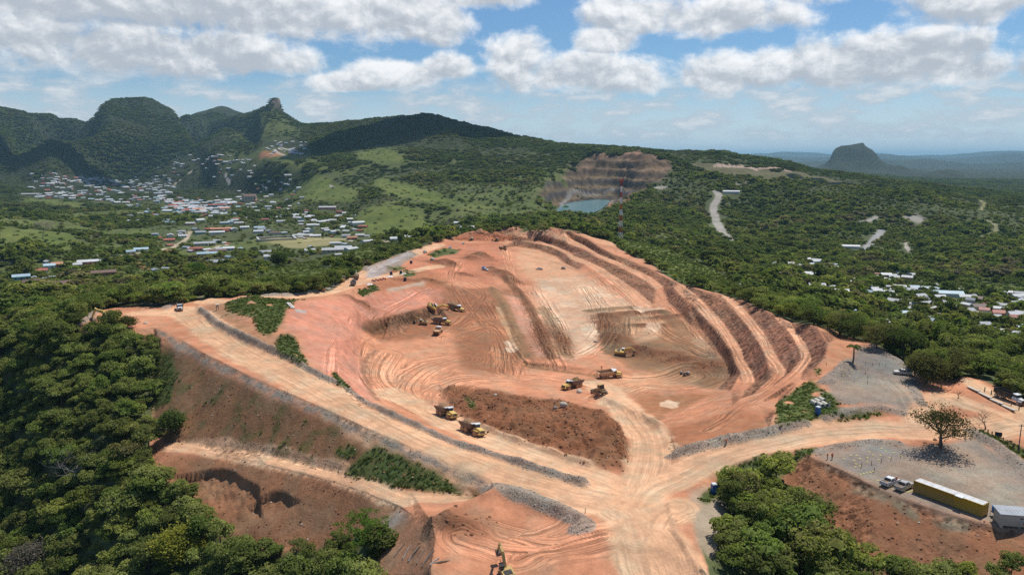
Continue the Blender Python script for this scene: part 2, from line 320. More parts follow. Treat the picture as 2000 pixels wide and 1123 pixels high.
# far land on the right
L('1560,340,Y4500 1600,334,Y6500 1640,330,Y6900 1722,332,Y6900 1760,336,Y6500 1800,342,Y6200 1850,346,Y6000 1880,348,Y5800 1950,352,Y5400 2000,356,Y5300'); L('1600,347,Y3600 1700,352,Y3600 1850,362,Y3500 2000,372,Y3400')

def polar(x, y):
    return math.atan2(x, y), math.log(max(1.0, math.hypot(x, y)))
cv, ce, cz = [], [], []
for pts in LINES:
    base = len(cv)
    for i, (x, y, z) in enumerate(pts):
        th, w = polar(x, y)
        cv.append(Vector((th * 4.0, w))); cz.append(z)
        if i: ce.append((base + i - 1, base + i))
# land out of the frame, so that the ground goes on all around
for th, zz in ((-0.80, None), (-1.15, None), (-1.8, None), (-2.5, None), (-3.2, None), (0.80, None), (1.15, None), (1.8, None), (2.5, None), (3.2, None)):
    for r, zl, zr in ((3, -14, -6), (60, -22, -6), (130, -34, -6), (250, -34, -6), (420, -26, -20), (900, -30, -45), (2000, -36, -40), (4200, 200, -40), (7000, 60, -50), (15000, -60, -60), (80000, -60, -60)):
        k = min(1.0, max(0.0, (abs(th) - .8) / 1.7)); zz_ = (zl if th < 0 else zr) * (1 - k) + k * (zl + zr) / 2
        cv.append(Vector((th * 4.0, math.log(r)))); cz.append(zz_)
for th in np.linspace(-0.66, 0.66, 9):
    cv.append(Vector((th * 4.0, math.log(3)))); cz.append(-12.0)
    cv.append(Vector((th * 4.0, math.log(60)))); cz.append(-14.0 + 6 * th)
    for r, z in ((9500, -55), (14000, -60), (30000, -60), (80000, -60)):
        cv.append(Vector((th * 4.0, math.log(r)))); cz.append(z)
res = delaunay_2d_cdt(cv, ce, [], 0, 1e-6)
rv = np.array([(v[0] / 4.0, v[1]) for v in res[0]]); rt = np.array([t for t in res[2] if len(t) == 3])
rz = np.zeros(len(rv))
for i, orig in enumerate(res[3]):
    if orig: rz[i] = np.mean([cz[o] for o in orig])
    else:    # a crossing of two lines: take the height along them
        rz[i] = np.nan
for i in np.where(np.isnan(rz))[0]:
    d = np.hypot((rv[:, 0] - rv[i, 0]) * 4, rv[:, 1] - rv[i, 1]); d[np.isnan(rz)] = 1e9
    k = np.argsort(d)[:4]; rz[i] = np.sum(rz[k] / (d[k] + 1e-6)) / np.sum(1 / (d[k] + 1e-6))

# ------------------------------------------------------------------ the ground grid (bearing x log distance)
TH = np.concatenate([np.linspace(-math.pi, -0.80, 40)[:-1], np.linspace(-0.80, -0.655, 30)[:-1], np.linspace(-0.655, 0.655, 880), np.linspace(0.655, 0.80, 30)[1:], np.linspace(0.80, math.pi, 40)[1:]])
WR = np.concatenate([np.linspace(math.log(4), math.log(105), 26)[:-1], np.arange(math.log(105), math.log(430), 0.0030), np.arange(math.log(430), math.log(900), 0.0024), np.arange(math.log(900), math.log(1400), 0.0075), np.arange(math.log(1400), math.log(2300), 0.0052), np.arange(math.log(2300), math.log(8000), 0.0075), np.linspace(math.log(8000), math.log(70000), 66)])
NC, NR = len(TH), len(WR)
T2, W2 = np.meshgrid(TH, WR)                         # rows: distance, cols: bearing
R2 = np.exp(W2); X2 = R2 * np.sin(T2); Y2 = R2 * np.cos(T2)
Z2 = np.full((NR, NC), -30.0)
for tri in rt:
    a, b, c = rv[tri]
    lo = np.minimum(np.minimum(a, b), c); hi = np.maximum(np.maximum(a, b), c)
    c0, c1 = np.searchsorted(TH, lo[0]), np.searchsorted(TH, hi[0], 'right')
    r0, r1 = np.searchsorted(WR, lo[1]), np.searchsorted(WR, hi[1], 'right')
    if c1 <= c0 or r1 <= r0: continue
    tt, ww = T2[r0:r1, c0:c1], W2[r0:r1, c0:c1]
    det = (b[1] - c[1]) * (a[0] - c[0]) + (c[0] - b[0]) * (a[1] - c[1])
    if abs(det) < 1e-14: continue
    l0 = ((b[1] - c[1]) * (tt - c[0]) + (c[0] - b[0]) * (ww - c[1])) / det
    l1 = ((c[1] - a[1]) * (tt - c[0]) + (a[0] - c[0]) * (ww - c[1])) / det
    l2 = 1 - l0 - l1
    m = (l0 >= -1e-6) & (l1 >= -1e-6) & (l2 >= -1e-6)
    Z2[r0:r1, c0:c1][m] = (l0 * rz[tri[0]] + l1 * rz[tri[1]] + l2 * rz[tri[2]])[m]

def blur(A, n, axis):
    A = np.moveaxis(A, axis, 0)
    P = np.concatenate([np.repeat(A[:1], n, 0), A, np.repeat(A[-1:], n, 0)], 0)
    C = np.concatenate([np.zeros_like(A[:1]), np.cumsum(P, 0)], 0)
    return np.moveaxis((C[2 * n + 1:] - C[:-2 * n - 1]) / (2 * n + 1), 0, axis)
def gblur(A, nr, nc):
    if A.min() >= 0 and A.max() <= 1:      # a mask: only work where it is set
        rows = np.where(A.any(1))[0]; cols = np.where(A.any(0))[0]
        if len(rows) == 0: return A
        r0, r1 = max(0, rows[0] - 3 * nr), rows[-1] + 3 * nr + 1; c0, c1 = max(0, cols[0] - 3 * nc), cols[-1] + 3 * nc + 1
        B = A[r0:r1, c0:c1]
        for _ in range(2):
            B = blur(B, nr, 0) if nr else B; B = blur(B, nc, 1) if nc else B
        out = np.zeros_like(A); out[r0:r1, c0:c1] = np.clip(B, 0, 1)
        return out
    for _ in range(2):
        A = blur(A, nr, 0); A = blur(A, nc, 1)
    return A
ZB = gblur(Z2, 6, 5); ZM = gblur(Z2, 2, 2); ZS = gblur(Z2, 1, 1)
def smooth01(v, a, b):
    t = np.clip((v - a) / (b - a), 0, 1); return t * t * (3 - 2 * t)

def ground_z(x, y, Z=None):
    Z = Z2 if Z is None else Z
    th = math.atan2(x, y); w = math.log(max(5.0, math.hypot(x, y)))
    i = min(max(np.searchsorted(WR, w) - 1, 0), NR - 2); j = min(max(np.searchsorted(TH, th) - 1, 0), NC - 2)
    u = (w - WR[i]) / (WR[i + 1] - WR[i]); v = (th - TH[j]) / (TH[j + 1] - TH[j])
    return float((Z[i, j] * (1 - v) + Z[i, j + 1] * v) * (1 - u) + (Z[i + 1, j] * (1 - v) + Z[i + 1, j + 1] * v) * u)
def hit(px, py, Z=None):
    """where the line of sight of a photo point meets the ground"""
    Z = Z2 if Z is None else Z
    dx, dy, dz = ray(px, py)
    th = math.atan2(dx, dy); j = min(max(np.searchsorted(TH, th) - 1, 0), NC - 2); v = (th - TH[j]) / (TH[j + 1] - TH[j])
    colz = Z[:, j] * (1 - v) + Z[:, j + 1] * v
    s = dz / math.hypot(dx, dy); rr = np.exp(WR)
    d = colz - (CAM_H + s * rr)
    k = np.argmax(d > 0)
    if d[k] <= 0: k = NR - 1
    k = max(k, 1); f = d[k - 1] / (d[k - 1] - d[k]) if d[k] != d[k - 1] else 0
    r = rr[k - 1] + (rr[k] - rr[k - 1]) * min(1, max(0, f))
    x, y = r * math.sin(th), r * math.cos(th)
    return x, y, ground_z(x, y, Z)
def pix(txt):
    return [tuple(float(q) for q in t.split(',')) for t in txt.split()]
def to_world(x, y, z):
    return x, y, z
def project(x, y, z):
    zz = z - CAM_H
    d = y * CP - zz * SP; u = y * SP + zz * CP
    return 1000 + F_PX * x / d, 561.5 - F_PX * u / d
def inside(poly, jitter=1.0):
    """grid mask of a closed outline (photo points laid on the ground)"""
    P = np.array([polar(*hit(px, py)[:2]) for px, py in poly])
    c0, c1 = np.searchsorted(TH, P[:, 0].min()), np.searchsorted(TH, P[:, 0].max(), 'right')
    r0, r1 = np.searchsorted(WR, P[:, 1].min()), np.searchsorted(WR, P[:, 1].max(), 'right')
    M = np.zeros((NR, NC), bool)
    tt, ww = T2[r0:r1, c0:c1], W2[r0:r1, c0:c1]
    jit = np.exp(-W2[r0:r1, c0:c1])
    xx, yy = X2[r0:r1, c0:c1], Y2[r0:r1, c0:c1]
    sc = np.clip(0.9 * np.exp(ww) / 250.0, .5, 30) * 1.0; jit = jit * jitter
    tt = tt + jit * sc * fbm(xx * .35 / sc, yy * .35 / sc, 3, 5); ww = ww + jit * sc * 1.5 * fbm(xx * .35 / sc + 50, yy * .35 / sc, 3, 9)
    m = np.zeros(tt.shape, bool); n = len(P)
    for i in range(n):
        (x0, y0), (x1, y1) = P[i], P[(i + 1) % n]
        if y0 == y1: continue
        cross = ((y0 > ww) != (y1 > ww)) & (tt < (x1 - x0) * (ww - y0) / (y1 - y0) + x0)
        m ^= cross
    M[r0:r1, c0:c1] = m
    return M
def line_field(line, reach, smooth=True):
    """distance to a ground line, signed side and run along it, within reach"""
    P = [hit(px, py)[:2] for px, py in line] if len(line[0]) == 2 else [p[:2] for p in line]
    P = np.array(P)
    if smooth and len(P) > 2:
        Q = []
        for i in range(len(P) - 1):
            p0, p1, p2, p3 = P[max(i - 1, 0)], P[i], P[i + 1], P[min(i + 2, len(P) - 1)]
            for t in np.linspace(0, 1, 5)[:-1]:
                Q.append(.5 * ((2 * p1) + (-p0 + p2) * t + (2 * p0 - 5 * p1 + 4 * p2 - p3) * t * t + (-p0 + 3 * p1 - 3 * p2 + p3) * t ** 3))
        Q.append(P[-1]); P = np.array(Q)
    D = np.full((NR, NC), 1e9); S = np.zeros((NR, NC)); A = np.zeros((NR, NC)); run = 0.0
    for i in range(len(P) - 1):
        p, q = P[i], P[i + 1]; d = q - p; ln = np.hypot(*d)
        if ln < 1e-6: continue
        rmin = max(4, min(np.hypot(*p), np.hypot(*q)) - reach - ln * .3); rmax = max(np.hypot(*p), np.hypot(*q)) + reach
        r0, r1 = np.searchsorted(WR, math.log(rmin)), np.searchsorted(WR, math.log(rmax), 'right')
        tha, thb = math.atan2(p[0], p[1]), math.atan2(q[0], q[1]); e = reach / rmin
        c0, c1 = np.searchsorted(TH, min(tha, thb) - e), np.searchsorted(TH, max(tha, thb) + e, 'right')
        if r1 <= r0 or c1 <= c0: continue
        vx, vy = X2[r0:r1, c0:c1] - p[0], Y2[r0:r1, c0:c1] - p[1]
        t = np.clip((vx * d[0] + vy * d[1]) / ln ** 2, 0, 1)
        dd = np.hypot(vx - t * d[0], vy - t * d[1]); sd = (vx * d[1] - vy * d[0]) / ln
        sub = D[r0:r1, c0:c1]; m = dd < sub
        sub[m] = dd[m]; S[r0:r1, c0:c1][m] = (np.sign(sd) * dd)[m]; A[r0:r1, c0:c1][m] = (run + t * ln)[m]
        run += ln
    return D, S, A

# ------------------------------------------------------------------ shape the ground
MINE_OUT = '150,630 200,604 250,596 325,600 400,582 460,580 560,578 640,570 676,548 706,525 760,505 815,486 850,473 890,460 925,450 938,446 1000,440 1072,445 1110,450 1150,460 1198,474 1212,488 1258,508 1330,554 1400,571 1460,589 1510,612 1545,627 1582,633 1650,656 1705,672 1765,706 1800,738 1850,745 1890,735 1940,752 2010,785 2060,830 2060,1200 1960,1125 1900,1117 1740,1130 1660,1085 1590,1020 1545,960 1520,925 1480,925 1430,945 1380,985 1358,1005 1385,1125 1420,1290 760,1290 745,1120 740,1040 700,1035 600,1072 520,1078 430,1040 380,965 300,930 288,860 305,740 312,660 250,647 165,645'
mine = inside(pix(MINE_OUT)) & (R2 < 1000)
mineS = np.clip(gblur(mine.astype(float), 2, 2) * 2 - .5, 0, 1)
far_k = smooth01(R2, 380, 900)
Z2 = Z2 + (ZS - Z2) * 0.3
blend = np.maximum(1 - mineS, smooth01(R2, 1000, 1300)) * np.clip(.5 + far_k, 0, 1)
kfar = smooth01(R2, 2000, 2700)
Z2 = Z2 + (ZB * (1 - kfar) + ZM * kfar - Z2) * blend
soft = gblur(inside(pix('318,672 360,700 420,735 500,775 580,808 660,843 740,878 820,912 890,940 884,970 800,958 700,934 600,909 500,886 400,872 338,866 304,830 308,740')).astype(float), 3, 3)
Z2 = Z2 + (gblur(Z2, 8, 8) - Z2) * soft
soft2 = gblur(inside(pix('1600,905 1660,935 1720,966 1800,997 1880,1022 1990,1050 1990,1180 1900,1130 1740,1125 1660,1085 1595,1020 1555,960')).astype(float), 3, 3) + gblur(inside(pix('335,892 420,898 520,918 620,943 720,975 770,1000 735,1060 690,1060 600,1075 500,1080 425,1040 380,965 320,930')).astype(float), 3, 3)
Z2 = Z2 + (gblur(Z2, 12, 10) - Z2) * np.clip(soft2, 0, 1)
# rolling relief of the open country
n1 = fbm(X2 / 420, Y2 / 420, 5, 11); n2 = fbm(X2 / 90, Y2 / 90, 4, 23)
hillk = smooth01(R2, 1200, 3000) * (1 - smooth01(R2, 9000, 16000))
Z2 += (1 - mineS) * (hillk * 16 * n1 + np.clip(R2 / 1000, .3, 2.5) * 2.2 * n2 * (1 - smooth01(R2, 9000, 14000)))
quar = smooth01(T2, .0, .05) * (1 - smooth01(T2, .17, .22)) * smooth01(R2, 1050, 1250)
Z2 += (1 - mineS) * (1 - quar) * smooth01(R2, 620, 1100) * (1 - smooth01(R2, 2300, 3200)) * (11 * fbm(X2 / 150 + 4, Y2 / 150, 3, 27) - 2)
# ridges and gullies on the mountains
rg = 1 - np.abs(fbm(X2 / 700 + 3, Y2 / 700, 4, 31)) * 2.2
Z2 += smooth01(R2, 2600, 3800) * (1 - smooth01(R2, 8000, 9500)) * smooth01(Z2, 30, 160) * 34 * (rg - .6)
# very far hill chains, real ridges standing 14-40 km off
for (az0, az1, dist, hgt, wd, sd) in ((.10, .75, 13000, 150, 900, 1), (-.05, .8, 19000, 330, 1300, 2), (-.2, .9, 27000, 500, 2200, 3), (.08, .2, 29000, 700, 1800, 4), (-1.2, -.2, 16000, 150, 1500, 5)):
    sweep = smooth01(T2, az0 - .05, az0 + .06) * (1 - smooth01(T2, az1 - .06, az1 + .05))
    prof = .55 + .45 * fbm(TH * 14 + sd * 7, TH * 0 + sd, 4, 40 + sd)[None, :]
    Z2 = np.maximum(Z2, -60 + sweep * hgt * prof * np.exp(-((R2 - dist * (1 + .06 * fbm(TH * 6, TH * 0 + sd, 2, 60)[None, :])) / wd) ** 2))
# lone table hill on the plain, its lower neighbours, and the rock horn on the left ridge
def knob(px, Y, profile, depth, base=-45.0):
    """profile: (photo x, photo y) outline; built as a round-backed hill at distance Y"""
    global Z2
    P = np.array([survey(a, b, Y=Y) for a, b in profile])
    t = (Y2 > 0) & (np.abs(R2 - Y / np.cos(T2)) < depth * 2.5)
    xs = X2[t] * (Y / Y2[t]); top = np.interp(xs, P[:, 0], P[:, 2], left=base, right=base)
    dd = (Y2[t] - Y) / depth * (1 + .25 * fbm(X2[t] / (depth * .6), Y2[t] / (depth * .6), 3, 14))
    h = base + (top - base) * np.clip(1.25 * np.exp(-np.abs(dd) ** 2.6) - .12, 0, 1)
    h = np.where(top > base + .5, h, -1e4)
    h = h + (h - base) * .06 * fbm(X2[t] / (depth * .35), Y2[t] / (depth * .35), 3, 21)
    Z2[t] = np.maximum(Z2[t], h)
knob(1667, 7000, [(1560, 340), (1588, 330), (1610, 321), (1621, 311), (1625, 300), (1631, 292), (1643, 287), (1660, 285), (1672, 283), (1686, 281), (1690, 287), (1703, 293), (1712, 302), (1718, 311), (1732, 320), (1755, 325), (1785, 331), (1820, 337), (1850, 344)], 480)
knob(1850, 5600, [(1780, 347), (1800, 340), (1815, 337), (1835, 333), (1850, 331), (1868, 333), (1882, 339), (1890, 346), (1905, 352)], 230)
knob(1755, 6300, [(1735, 334), (1745, 326), (1757, 323), (1768, 326), (1780, 333), (1795, 340)], 230)
knob(536, 4000, [(505, 216), (520, 209), (526, 200), (531, 195), (537, 193), (545, 192), (548, 199), (549, 208), (552, 219), (560, 226)], 90, 280)
Z0 = Z2.copy()

# spoil heaps: (px, py, height, radius across, radius deep, roughness)
gravel = np.zeros((NR, NC)); rough = np.zeros((NR, NC))
for px, py, h, rx, ry in ((872, 515, 3.6, 9, 7), (884, 517, 2.4, 6, 5), (850, 514, 2.6, 7, 5), (938, 503, 4.6, 11, 9), (920, 506, 2.5, 8, 6), (962, 528, 2.6, 7, 7), (978, 536, 3.0, 8, 8), (992, 543, 2.8, 7, 9), (1008, 552, 2.0, 6, 8), (1180, 640, 3.0, 7, 16), (1200, 665, 3.2, 9, 10), (1185, 620, 2.2, 8, 10), (1232, 690, 2.6, 7, 5), (1260, 690, 2.0, 9, 6), (1330, 705, 2.0, 9, 8), (1290, 690, 1.2, 12, 6), (1265, 637, 1.4, 12, 4), (880, 1028, 1.8, 7, 4.5), (1385, 715, 1.6, 9, 9), (1300, 620, 1.0, 14, 5), (1240, 612, 1.0, 16, 6), (1060, 655, .8, 6, 22), (1100, 670, .9, 5, 20), (840, 548, 1.2, 8, 6), (800, 548, 1.0, 10, 5), (905, 536, 1.4, 6, 5), (1838, 878, 1.1, 5.2, 4.2), (760, 528, 1.4, 14, 5), (700, 590, .6, 8, 4)):
    x, y, z = hit(px, py)
    q = ((X2 - x) / rx) ** 2 + ((Y2 - y) / ry) ** 2
    m = np.exp(-q * 1.4) * (q < 6)
    Z2 += h * m; rough = np.maximum(rough, m)
mound_m = gblur(inside(pix('866,764 905,755 1000,772 1100,787 1170,802 1210,830 1224,870 1226,910 1180,914 1100,890 1000,858 930,828 885,795')).astype(float), 3, 3)
rough = np.maximum(rough, mound_m)
Z2 += mound_m * (3.0 * np.abs(fbm(X2 / 11, Y2 / 8, 3, 57, where=mound_m > 0)) + 1.1 * fbm(X2 / 4.5, Y2 / 4.5, 3, 58, where=mound_m > 0))
# berms: (photo line, height, half width, gravel amount)
BERMS = [
 ('394,608 421,630 471,657 541,689 621,734 701,780 781,820 851,852 931,881 1001,903 1061,922 1110,937 1138,944', 1.7, 1.6, 1),
 ('1313,893 1345,882 1400,867 1450,856 1480,848 1530,838 1570,828', 1.6, 1.8, 1),
 ('966,955 1000,962 1050,980 1100,1002 1132,1018 1140,1028 1128,1034', 1.3, 2.2, 1),
 ('850,1016 900,993 965,963', 1.1, 1.6, 0), ('838,1014 848,1050 850,1085 842,1120', .7, 1.2, 0),
 ('160,632 182,614 205,602 250,595 305,596', 1.3, 2.2, 1), ('325,602 350,590 400,580 460,578', 1.3, 2.2, 1),
 ('520,579 580,576 625,570 655,556 672,543 690,532 715,527', 1.4, 2.6, 1),
 ('716,528 745,515 770,507 800,493', 1.2, 3.0, 1), ('745,535 775,517 808,497', 1.4, 3.0, 1),
 ('1612,748 1640,730 1667,712', 1.6, 2.5, 1), ('1615,770 1660,786', .5, 2, 1), ('1612,815 1650,806 1690,800 1725,799 1760,808', .9, 1.8, 1), ('1706,676 1735,694 1765,712 1790,732', .9, 1.8, 1), ('1780,752 1790,770 1800,790', .7, 1.4, 1),
 ('1903,846 1930,862 1965,885 2000,918 2030,950', 1.4, 2.2, 1), ('1596,884 1640,873 1700,865 1752,866', .9, 1.8, 1),
 ('1162,770 1200,791 1250,813 1294,837', 1.6, 2.2, 0), ('935,832 1000,860 1060,879 1150,908', 1.4, 1.3, 0), ('985,540 1005,560 1030,590 1055,640 1078,695', 1.6, 2.6, 0), ('962,562 985,595 1003,640 1022,695', 1.2, 2.5, 0), ('1060,600 1085,640 1105,690', 1.2, 2.5, 0), ('1150,607 1230,600 1300,610', 1.0, 2.5, 0),
 ('983,484 985,505 998,545', 1.2, 3.5, 0), ('1000,488 1040,502 1090,514 1125,528', 1.0, 2.4, 0), ('1140,515 1175,545 1205,575', .6, 2, 0),
 ('1308,985 1322,1040 1358,1100 1376,1123', .7, 1.0, 0), ('1260,812 1290,838 1306,872', .5, 1.2, 0),
 ('590,584 650,578 700,566', .8, 1.6, 0), ('388,596 396,625', .6, 1.2, 0), ('1470,772 1425,795 1380,800', .5, 1.5, 0), ('330,858 450,871 560,893 660,918', -.5, 1.2, 0)]
for txt, h, hw, gv in BERMS:
    D, S, A = line_field(pix(txt), hw * 3 + 2)
    near = D < 1e8; wob = 1 + .35 * fbm(A / 4, S / 3, 2, 77, where=near)
    m = np.exp(-(D / hw) ** 2 * 1.3)
    Z2 += h * wob * m * (D < 1e8)
    if gv: gravel = np.maximum(gravel, smooth01(hw * 1.15 + .6 * fbm(A / 3, S, 3, 5, where=near) - D, -.3, .5))
# roughness of the worked earth
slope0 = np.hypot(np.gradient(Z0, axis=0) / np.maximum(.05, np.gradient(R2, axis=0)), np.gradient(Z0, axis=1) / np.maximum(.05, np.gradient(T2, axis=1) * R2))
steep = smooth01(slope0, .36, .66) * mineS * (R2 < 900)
def band(up, lo):
    return inside([p for p in up] + [p for p in reversed(lo)], .25).astype(float)
NL = NAMED
A_up2 = NL['A_up'] + NL['A2_up']; A_lo2 = NL['A_lo']
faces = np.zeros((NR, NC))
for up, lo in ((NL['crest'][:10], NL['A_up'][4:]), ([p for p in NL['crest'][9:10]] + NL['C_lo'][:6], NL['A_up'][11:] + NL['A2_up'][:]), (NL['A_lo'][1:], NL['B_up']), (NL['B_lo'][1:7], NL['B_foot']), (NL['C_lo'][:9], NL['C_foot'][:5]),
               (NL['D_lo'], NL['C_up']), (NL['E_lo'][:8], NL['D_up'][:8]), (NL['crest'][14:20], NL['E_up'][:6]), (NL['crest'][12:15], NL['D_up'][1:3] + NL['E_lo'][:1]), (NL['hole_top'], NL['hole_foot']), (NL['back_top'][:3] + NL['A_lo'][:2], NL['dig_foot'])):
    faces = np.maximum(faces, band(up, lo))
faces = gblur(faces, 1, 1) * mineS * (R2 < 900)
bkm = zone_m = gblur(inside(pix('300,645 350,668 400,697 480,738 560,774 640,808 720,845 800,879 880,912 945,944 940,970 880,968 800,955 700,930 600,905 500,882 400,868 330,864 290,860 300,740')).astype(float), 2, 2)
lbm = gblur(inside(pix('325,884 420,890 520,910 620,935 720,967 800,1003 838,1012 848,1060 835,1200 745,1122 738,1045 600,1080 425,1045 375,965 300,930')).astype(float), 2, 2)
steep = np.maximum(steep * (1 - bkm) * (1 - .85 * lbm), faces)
ROAD_LINES = [  # (line, half width m)
 ('352,606 380,618 420,652 480,690 560,728 640,770 720,812 800,855 880,890 960,920 1040,945 1120,968 1200,985 1270,1040 1310,1123', 8.0),
 ('1060,905 1130,935 1200,965', 6), ('760,765 820,795 880,826 940,852 1020,882 1100,910 1180,940 1220,960', 6.0),
 ('1170,750 1195,775 1235,808 1265,850 1270,900 1250,950 1210,1000', 6.5),
 ('1225,1000 1270,950 1330,925 1400,892 1480,868 1560,852 1640,842 1720,838 1800,840 1880,838 1960,830 2010,825', 6.5),
 ('1330,990 1290,1010 1260,1060', 5), ('1230,960 1240,1020 1270,1123', 6),
 ('400,588 470,582 560,580 630,574 680,555 705,535 760,512 830,488 860,478', 5.5), ('690,556 740,542 800,530 860,520', 4),
 ('335,872 420,877 520,894 620,918 720,947 800,975 900,972', 3.2),
 ('1800,790 1850,775 1900,795 1960,815 2010,830', 4), ('1895,745 1930,765 1970,790 2010,815', 3), ('1740,740 1765,765 1790,800 1800,825', 5),
 ('270,612 320,612 360,608', 6)]
PIT_LINES = [
 ('730,770 700,735 692,700 708,660 740,622 790,590 850,562 900,548', 4.5), ('660,745 655,700 675,660 700,625 720,600', 4), ('760,690 740,730 770,765 840,800', 8), ('900,700 830,720 790,760 830,800', 10), ('1000,740 900,745 850,770 840,800', 9),
 ('880,660 960,640 985,680 990,730', 9), ('920,620 970,640 1000,690 1020,710', 6), ('870,650 930,600 940,570 900,545', 7), ('1010,735 1100,745 1190,765', 8), ('1190,735 1280,735 1340,715 1390,735 1330,755 1250,755 1180,770', 8),
 ('985,480 995,520 1010,560 1050,640 1090,720', 5), ('870,545 930,580 960,620', 7), ('1040,560 1080,620 1110,690', 6), ('1130,690 1180,650 1170,600 1140,560', 8), ('1160,530 1200,560 1250,600 1300,650 1380,690', 8),
 ('1060,449 1090,457 1146,486 1170,500 1210,517 1250,535 1290,572 1320,606 1350,640 1390,684', 4), ('1030,472 1090,485 1120,504 1160,520 1200,547 1240,580 1270,600', 5), ('1322,560 1356,586 1385,614 1400,634 1420,662 1436,695 1455,725 1458,746 1430,762 1375,789 1292,822', 3), ('1405,580 1432,599 1460,630 1480,660 1495,690 1512,712 1518,730 1490,758 1430,788 1360,815', 3.2), ('1512,620 1540,648 1558,678 1566,698 1545,728 1505,758 1440,800 1380,840', 3.2),
 ('880,475 930,480 975,484', 5), ('900,510 880,540 900,580 950,640', 6), ('1230,620 1235,660 1260,650', 5), ('980,1040 1060,1060 1130,1050 1180,1040', 5), ('900,1050 1000,1075 1100,1070 1180,1050', 5), ('1010,1090 1100,1060 1200,1030', 5), ('1100,1020 1060,1040 1000,1050', 3)]
acr = np.zeros((NR, NC)); alo = np.zeros((NR, NC)); trk = np.zeros((NR, NC)); best = np.full((NR, NC), 1e9)
road_m = np.zeros((NR, NC)); pit_trk = np.zeros((NR, NC))
for lines, isroad in ((ROAD_LINES, 1), (PIT_LINES, 0)):
    for txt, hw in lines:
        D, S, A = line_field(pix(txt), hw * 1.6)
        m = (D / hw < best) & (D < 1e8)
        acr[m] = S[m]; alo[m] = A[m]; best[m] = (D / hw)[m]
        fall = 1 - smooth01(D / hw + .25 * fbm(X2 / 5, Y2 / 5, 2, 3, where=D < 1e8), .75, 1.15)
        if isroad: road_m = np.maximum(road_m, fall)
        else: pit_trk = np.maximum(pit_trk, 1 - smooth01(D / hw, .5, 1.4))
road_m *= mineS; pit_trk *= mineS * (1 - steep)
# rutted wheel tracks as real relief
MN = (mineS > 0) & (R2 < 950)
rut = fbm(acr / 1.1 + 40, alo / 26, 3, 91, where=MN)
near_k = 1 - smooth01(R2, 500, 900)
Z2 += near_k * mineS * (.10 * rut * road_m + .22 * rut * pit_trk * (1 - road_m))
rgh = np.clip(.06 + .9 * rough + .16 * faces, 0, 1.4) * (1 - .6 * smooth01(R2, 380, 560)) * (1 - .9 * road_m)
Z2 += mineS * near_k * rgh * (1.1 * fbm(X2 / 5, Y2 / 5, 4, 51, where=MN) + .55 * fbm(X2 / 1.6, Y2 / 1.6, 2, 53, where=MN))
# gullies down the cut faces
lefts = gblur(inside(pix('430,575 640,575 860,555 860,590 735,625 735,780 600,745 430,650')).astype(float), 3, 3)
gul = np.abs(fbm((X2 * .55 + Y2 * .25) / 2.6, (Y2 * .5 - X2 * .1) / 2.6, 3, 61, where=MN))
Z2 -= steep * (1 - .85 * lefts) * near_k * .6 * np.clip(.42 - gul, 0, 1)
# slumps in the low brown bank on the left
for line, dep, wd in (('392,922 420,918 450,922 475,938 500,950 505,962', 1.9, 4.6), ('525,965 545,962 562,968', 1.6, 3.0)):
    D, S, A = line_field(pix(line), wd * 3)
    S = S * -1
    Z2 -= dep * (D < wd * 2.6) * smooth01(-S, -.6, .3) * (1 - smooth01(-S, wd * .5, wd * 2.4)) * (1 + .4 * fbm(A / 2, S / 2, 2, 5, where=D < 1e8))
# old quarry and dump terraces far off
old = gblur(inside(pix('1052,385 1070,360 1105,345 1120,318 1150,302 1165,296 1190,302 1218,302 1240,292 1262,300 1300,306 1318,320 1300,345 1262,368 1225,385 1195,400 1175,404 1110,404 1085,404')).astype(float), 2, 3)
dump = gblur(inside(pix('1340,318 1450,322 1560,335 1640,352 1655,364 1560,352 1470,345 1370,336')).astype(float), 2, 3)
for m, st in ((old, 22.0), (dump, 12.0)):
    ph = Z2 / st + .12 * fbm(X2 / 60, Y2 / 60, 2, 7, where=m > 0); fl = np.floor(ph); fr = ph - fl
    Z2 += m * (st * (fl + smooth01(fr, .5, .95)) - Z2) * .85
Z2 += old * 5.0 * fbm(X2 / 16, Y2 / 16, 3, 41, where=old > 0)
lake = inside(pix('1086,408 1098,399 1125,392 1150,389 1180,388 1190,392 1178,403 1165,412 1130,418 1100,418'))
lakeS = gblur(lake.astype(float), 2, 2)
Z2 = np.where(lakeS > .25, np.minimum(Z2, -25.5 - 2 * lakeS), Z2)

# ------------------------------------------------------------------ ground colours by material, zone and vegetation maps
C2 = np.zeros((NR, NC, 3)); C2[:] = (.085, .098, .040)
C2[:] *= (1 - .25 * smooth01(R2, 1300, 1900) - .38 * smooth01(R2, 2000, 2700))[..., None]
nA = fbm(X2 / 60, Y2 / 60, 4, 71); nB = fbm(X2 / 9, Y2 / 9, 3, 73); nF = fbm(X2 / 260, Y2 / 260, 4, 75)
C2 *= (1 + .35 * nA + .25 * nF)[..., None]
veg = np.ones((NR, NC))                # how much wood grows here
def paint(m, col, k=1.0):
    rows = np.where(m.any(1))[0]; cols = np.where(m.any(0))[0]
    if len(rows) == 0: return
    sl = (slice(rows[0], rows[-1] + 1), slice(cols[0], cols[-1] + 1))
    m = np.clip(m[sl] * k, 0, 1)[..., None]
    C2[sl] = C2[sl] * (1 - m) + np.array(col) * m
def zone(txt, soft=1):
    m = inside(pix(txt)).astype(float)
    return gblur(m, soft, soft) if soft else m
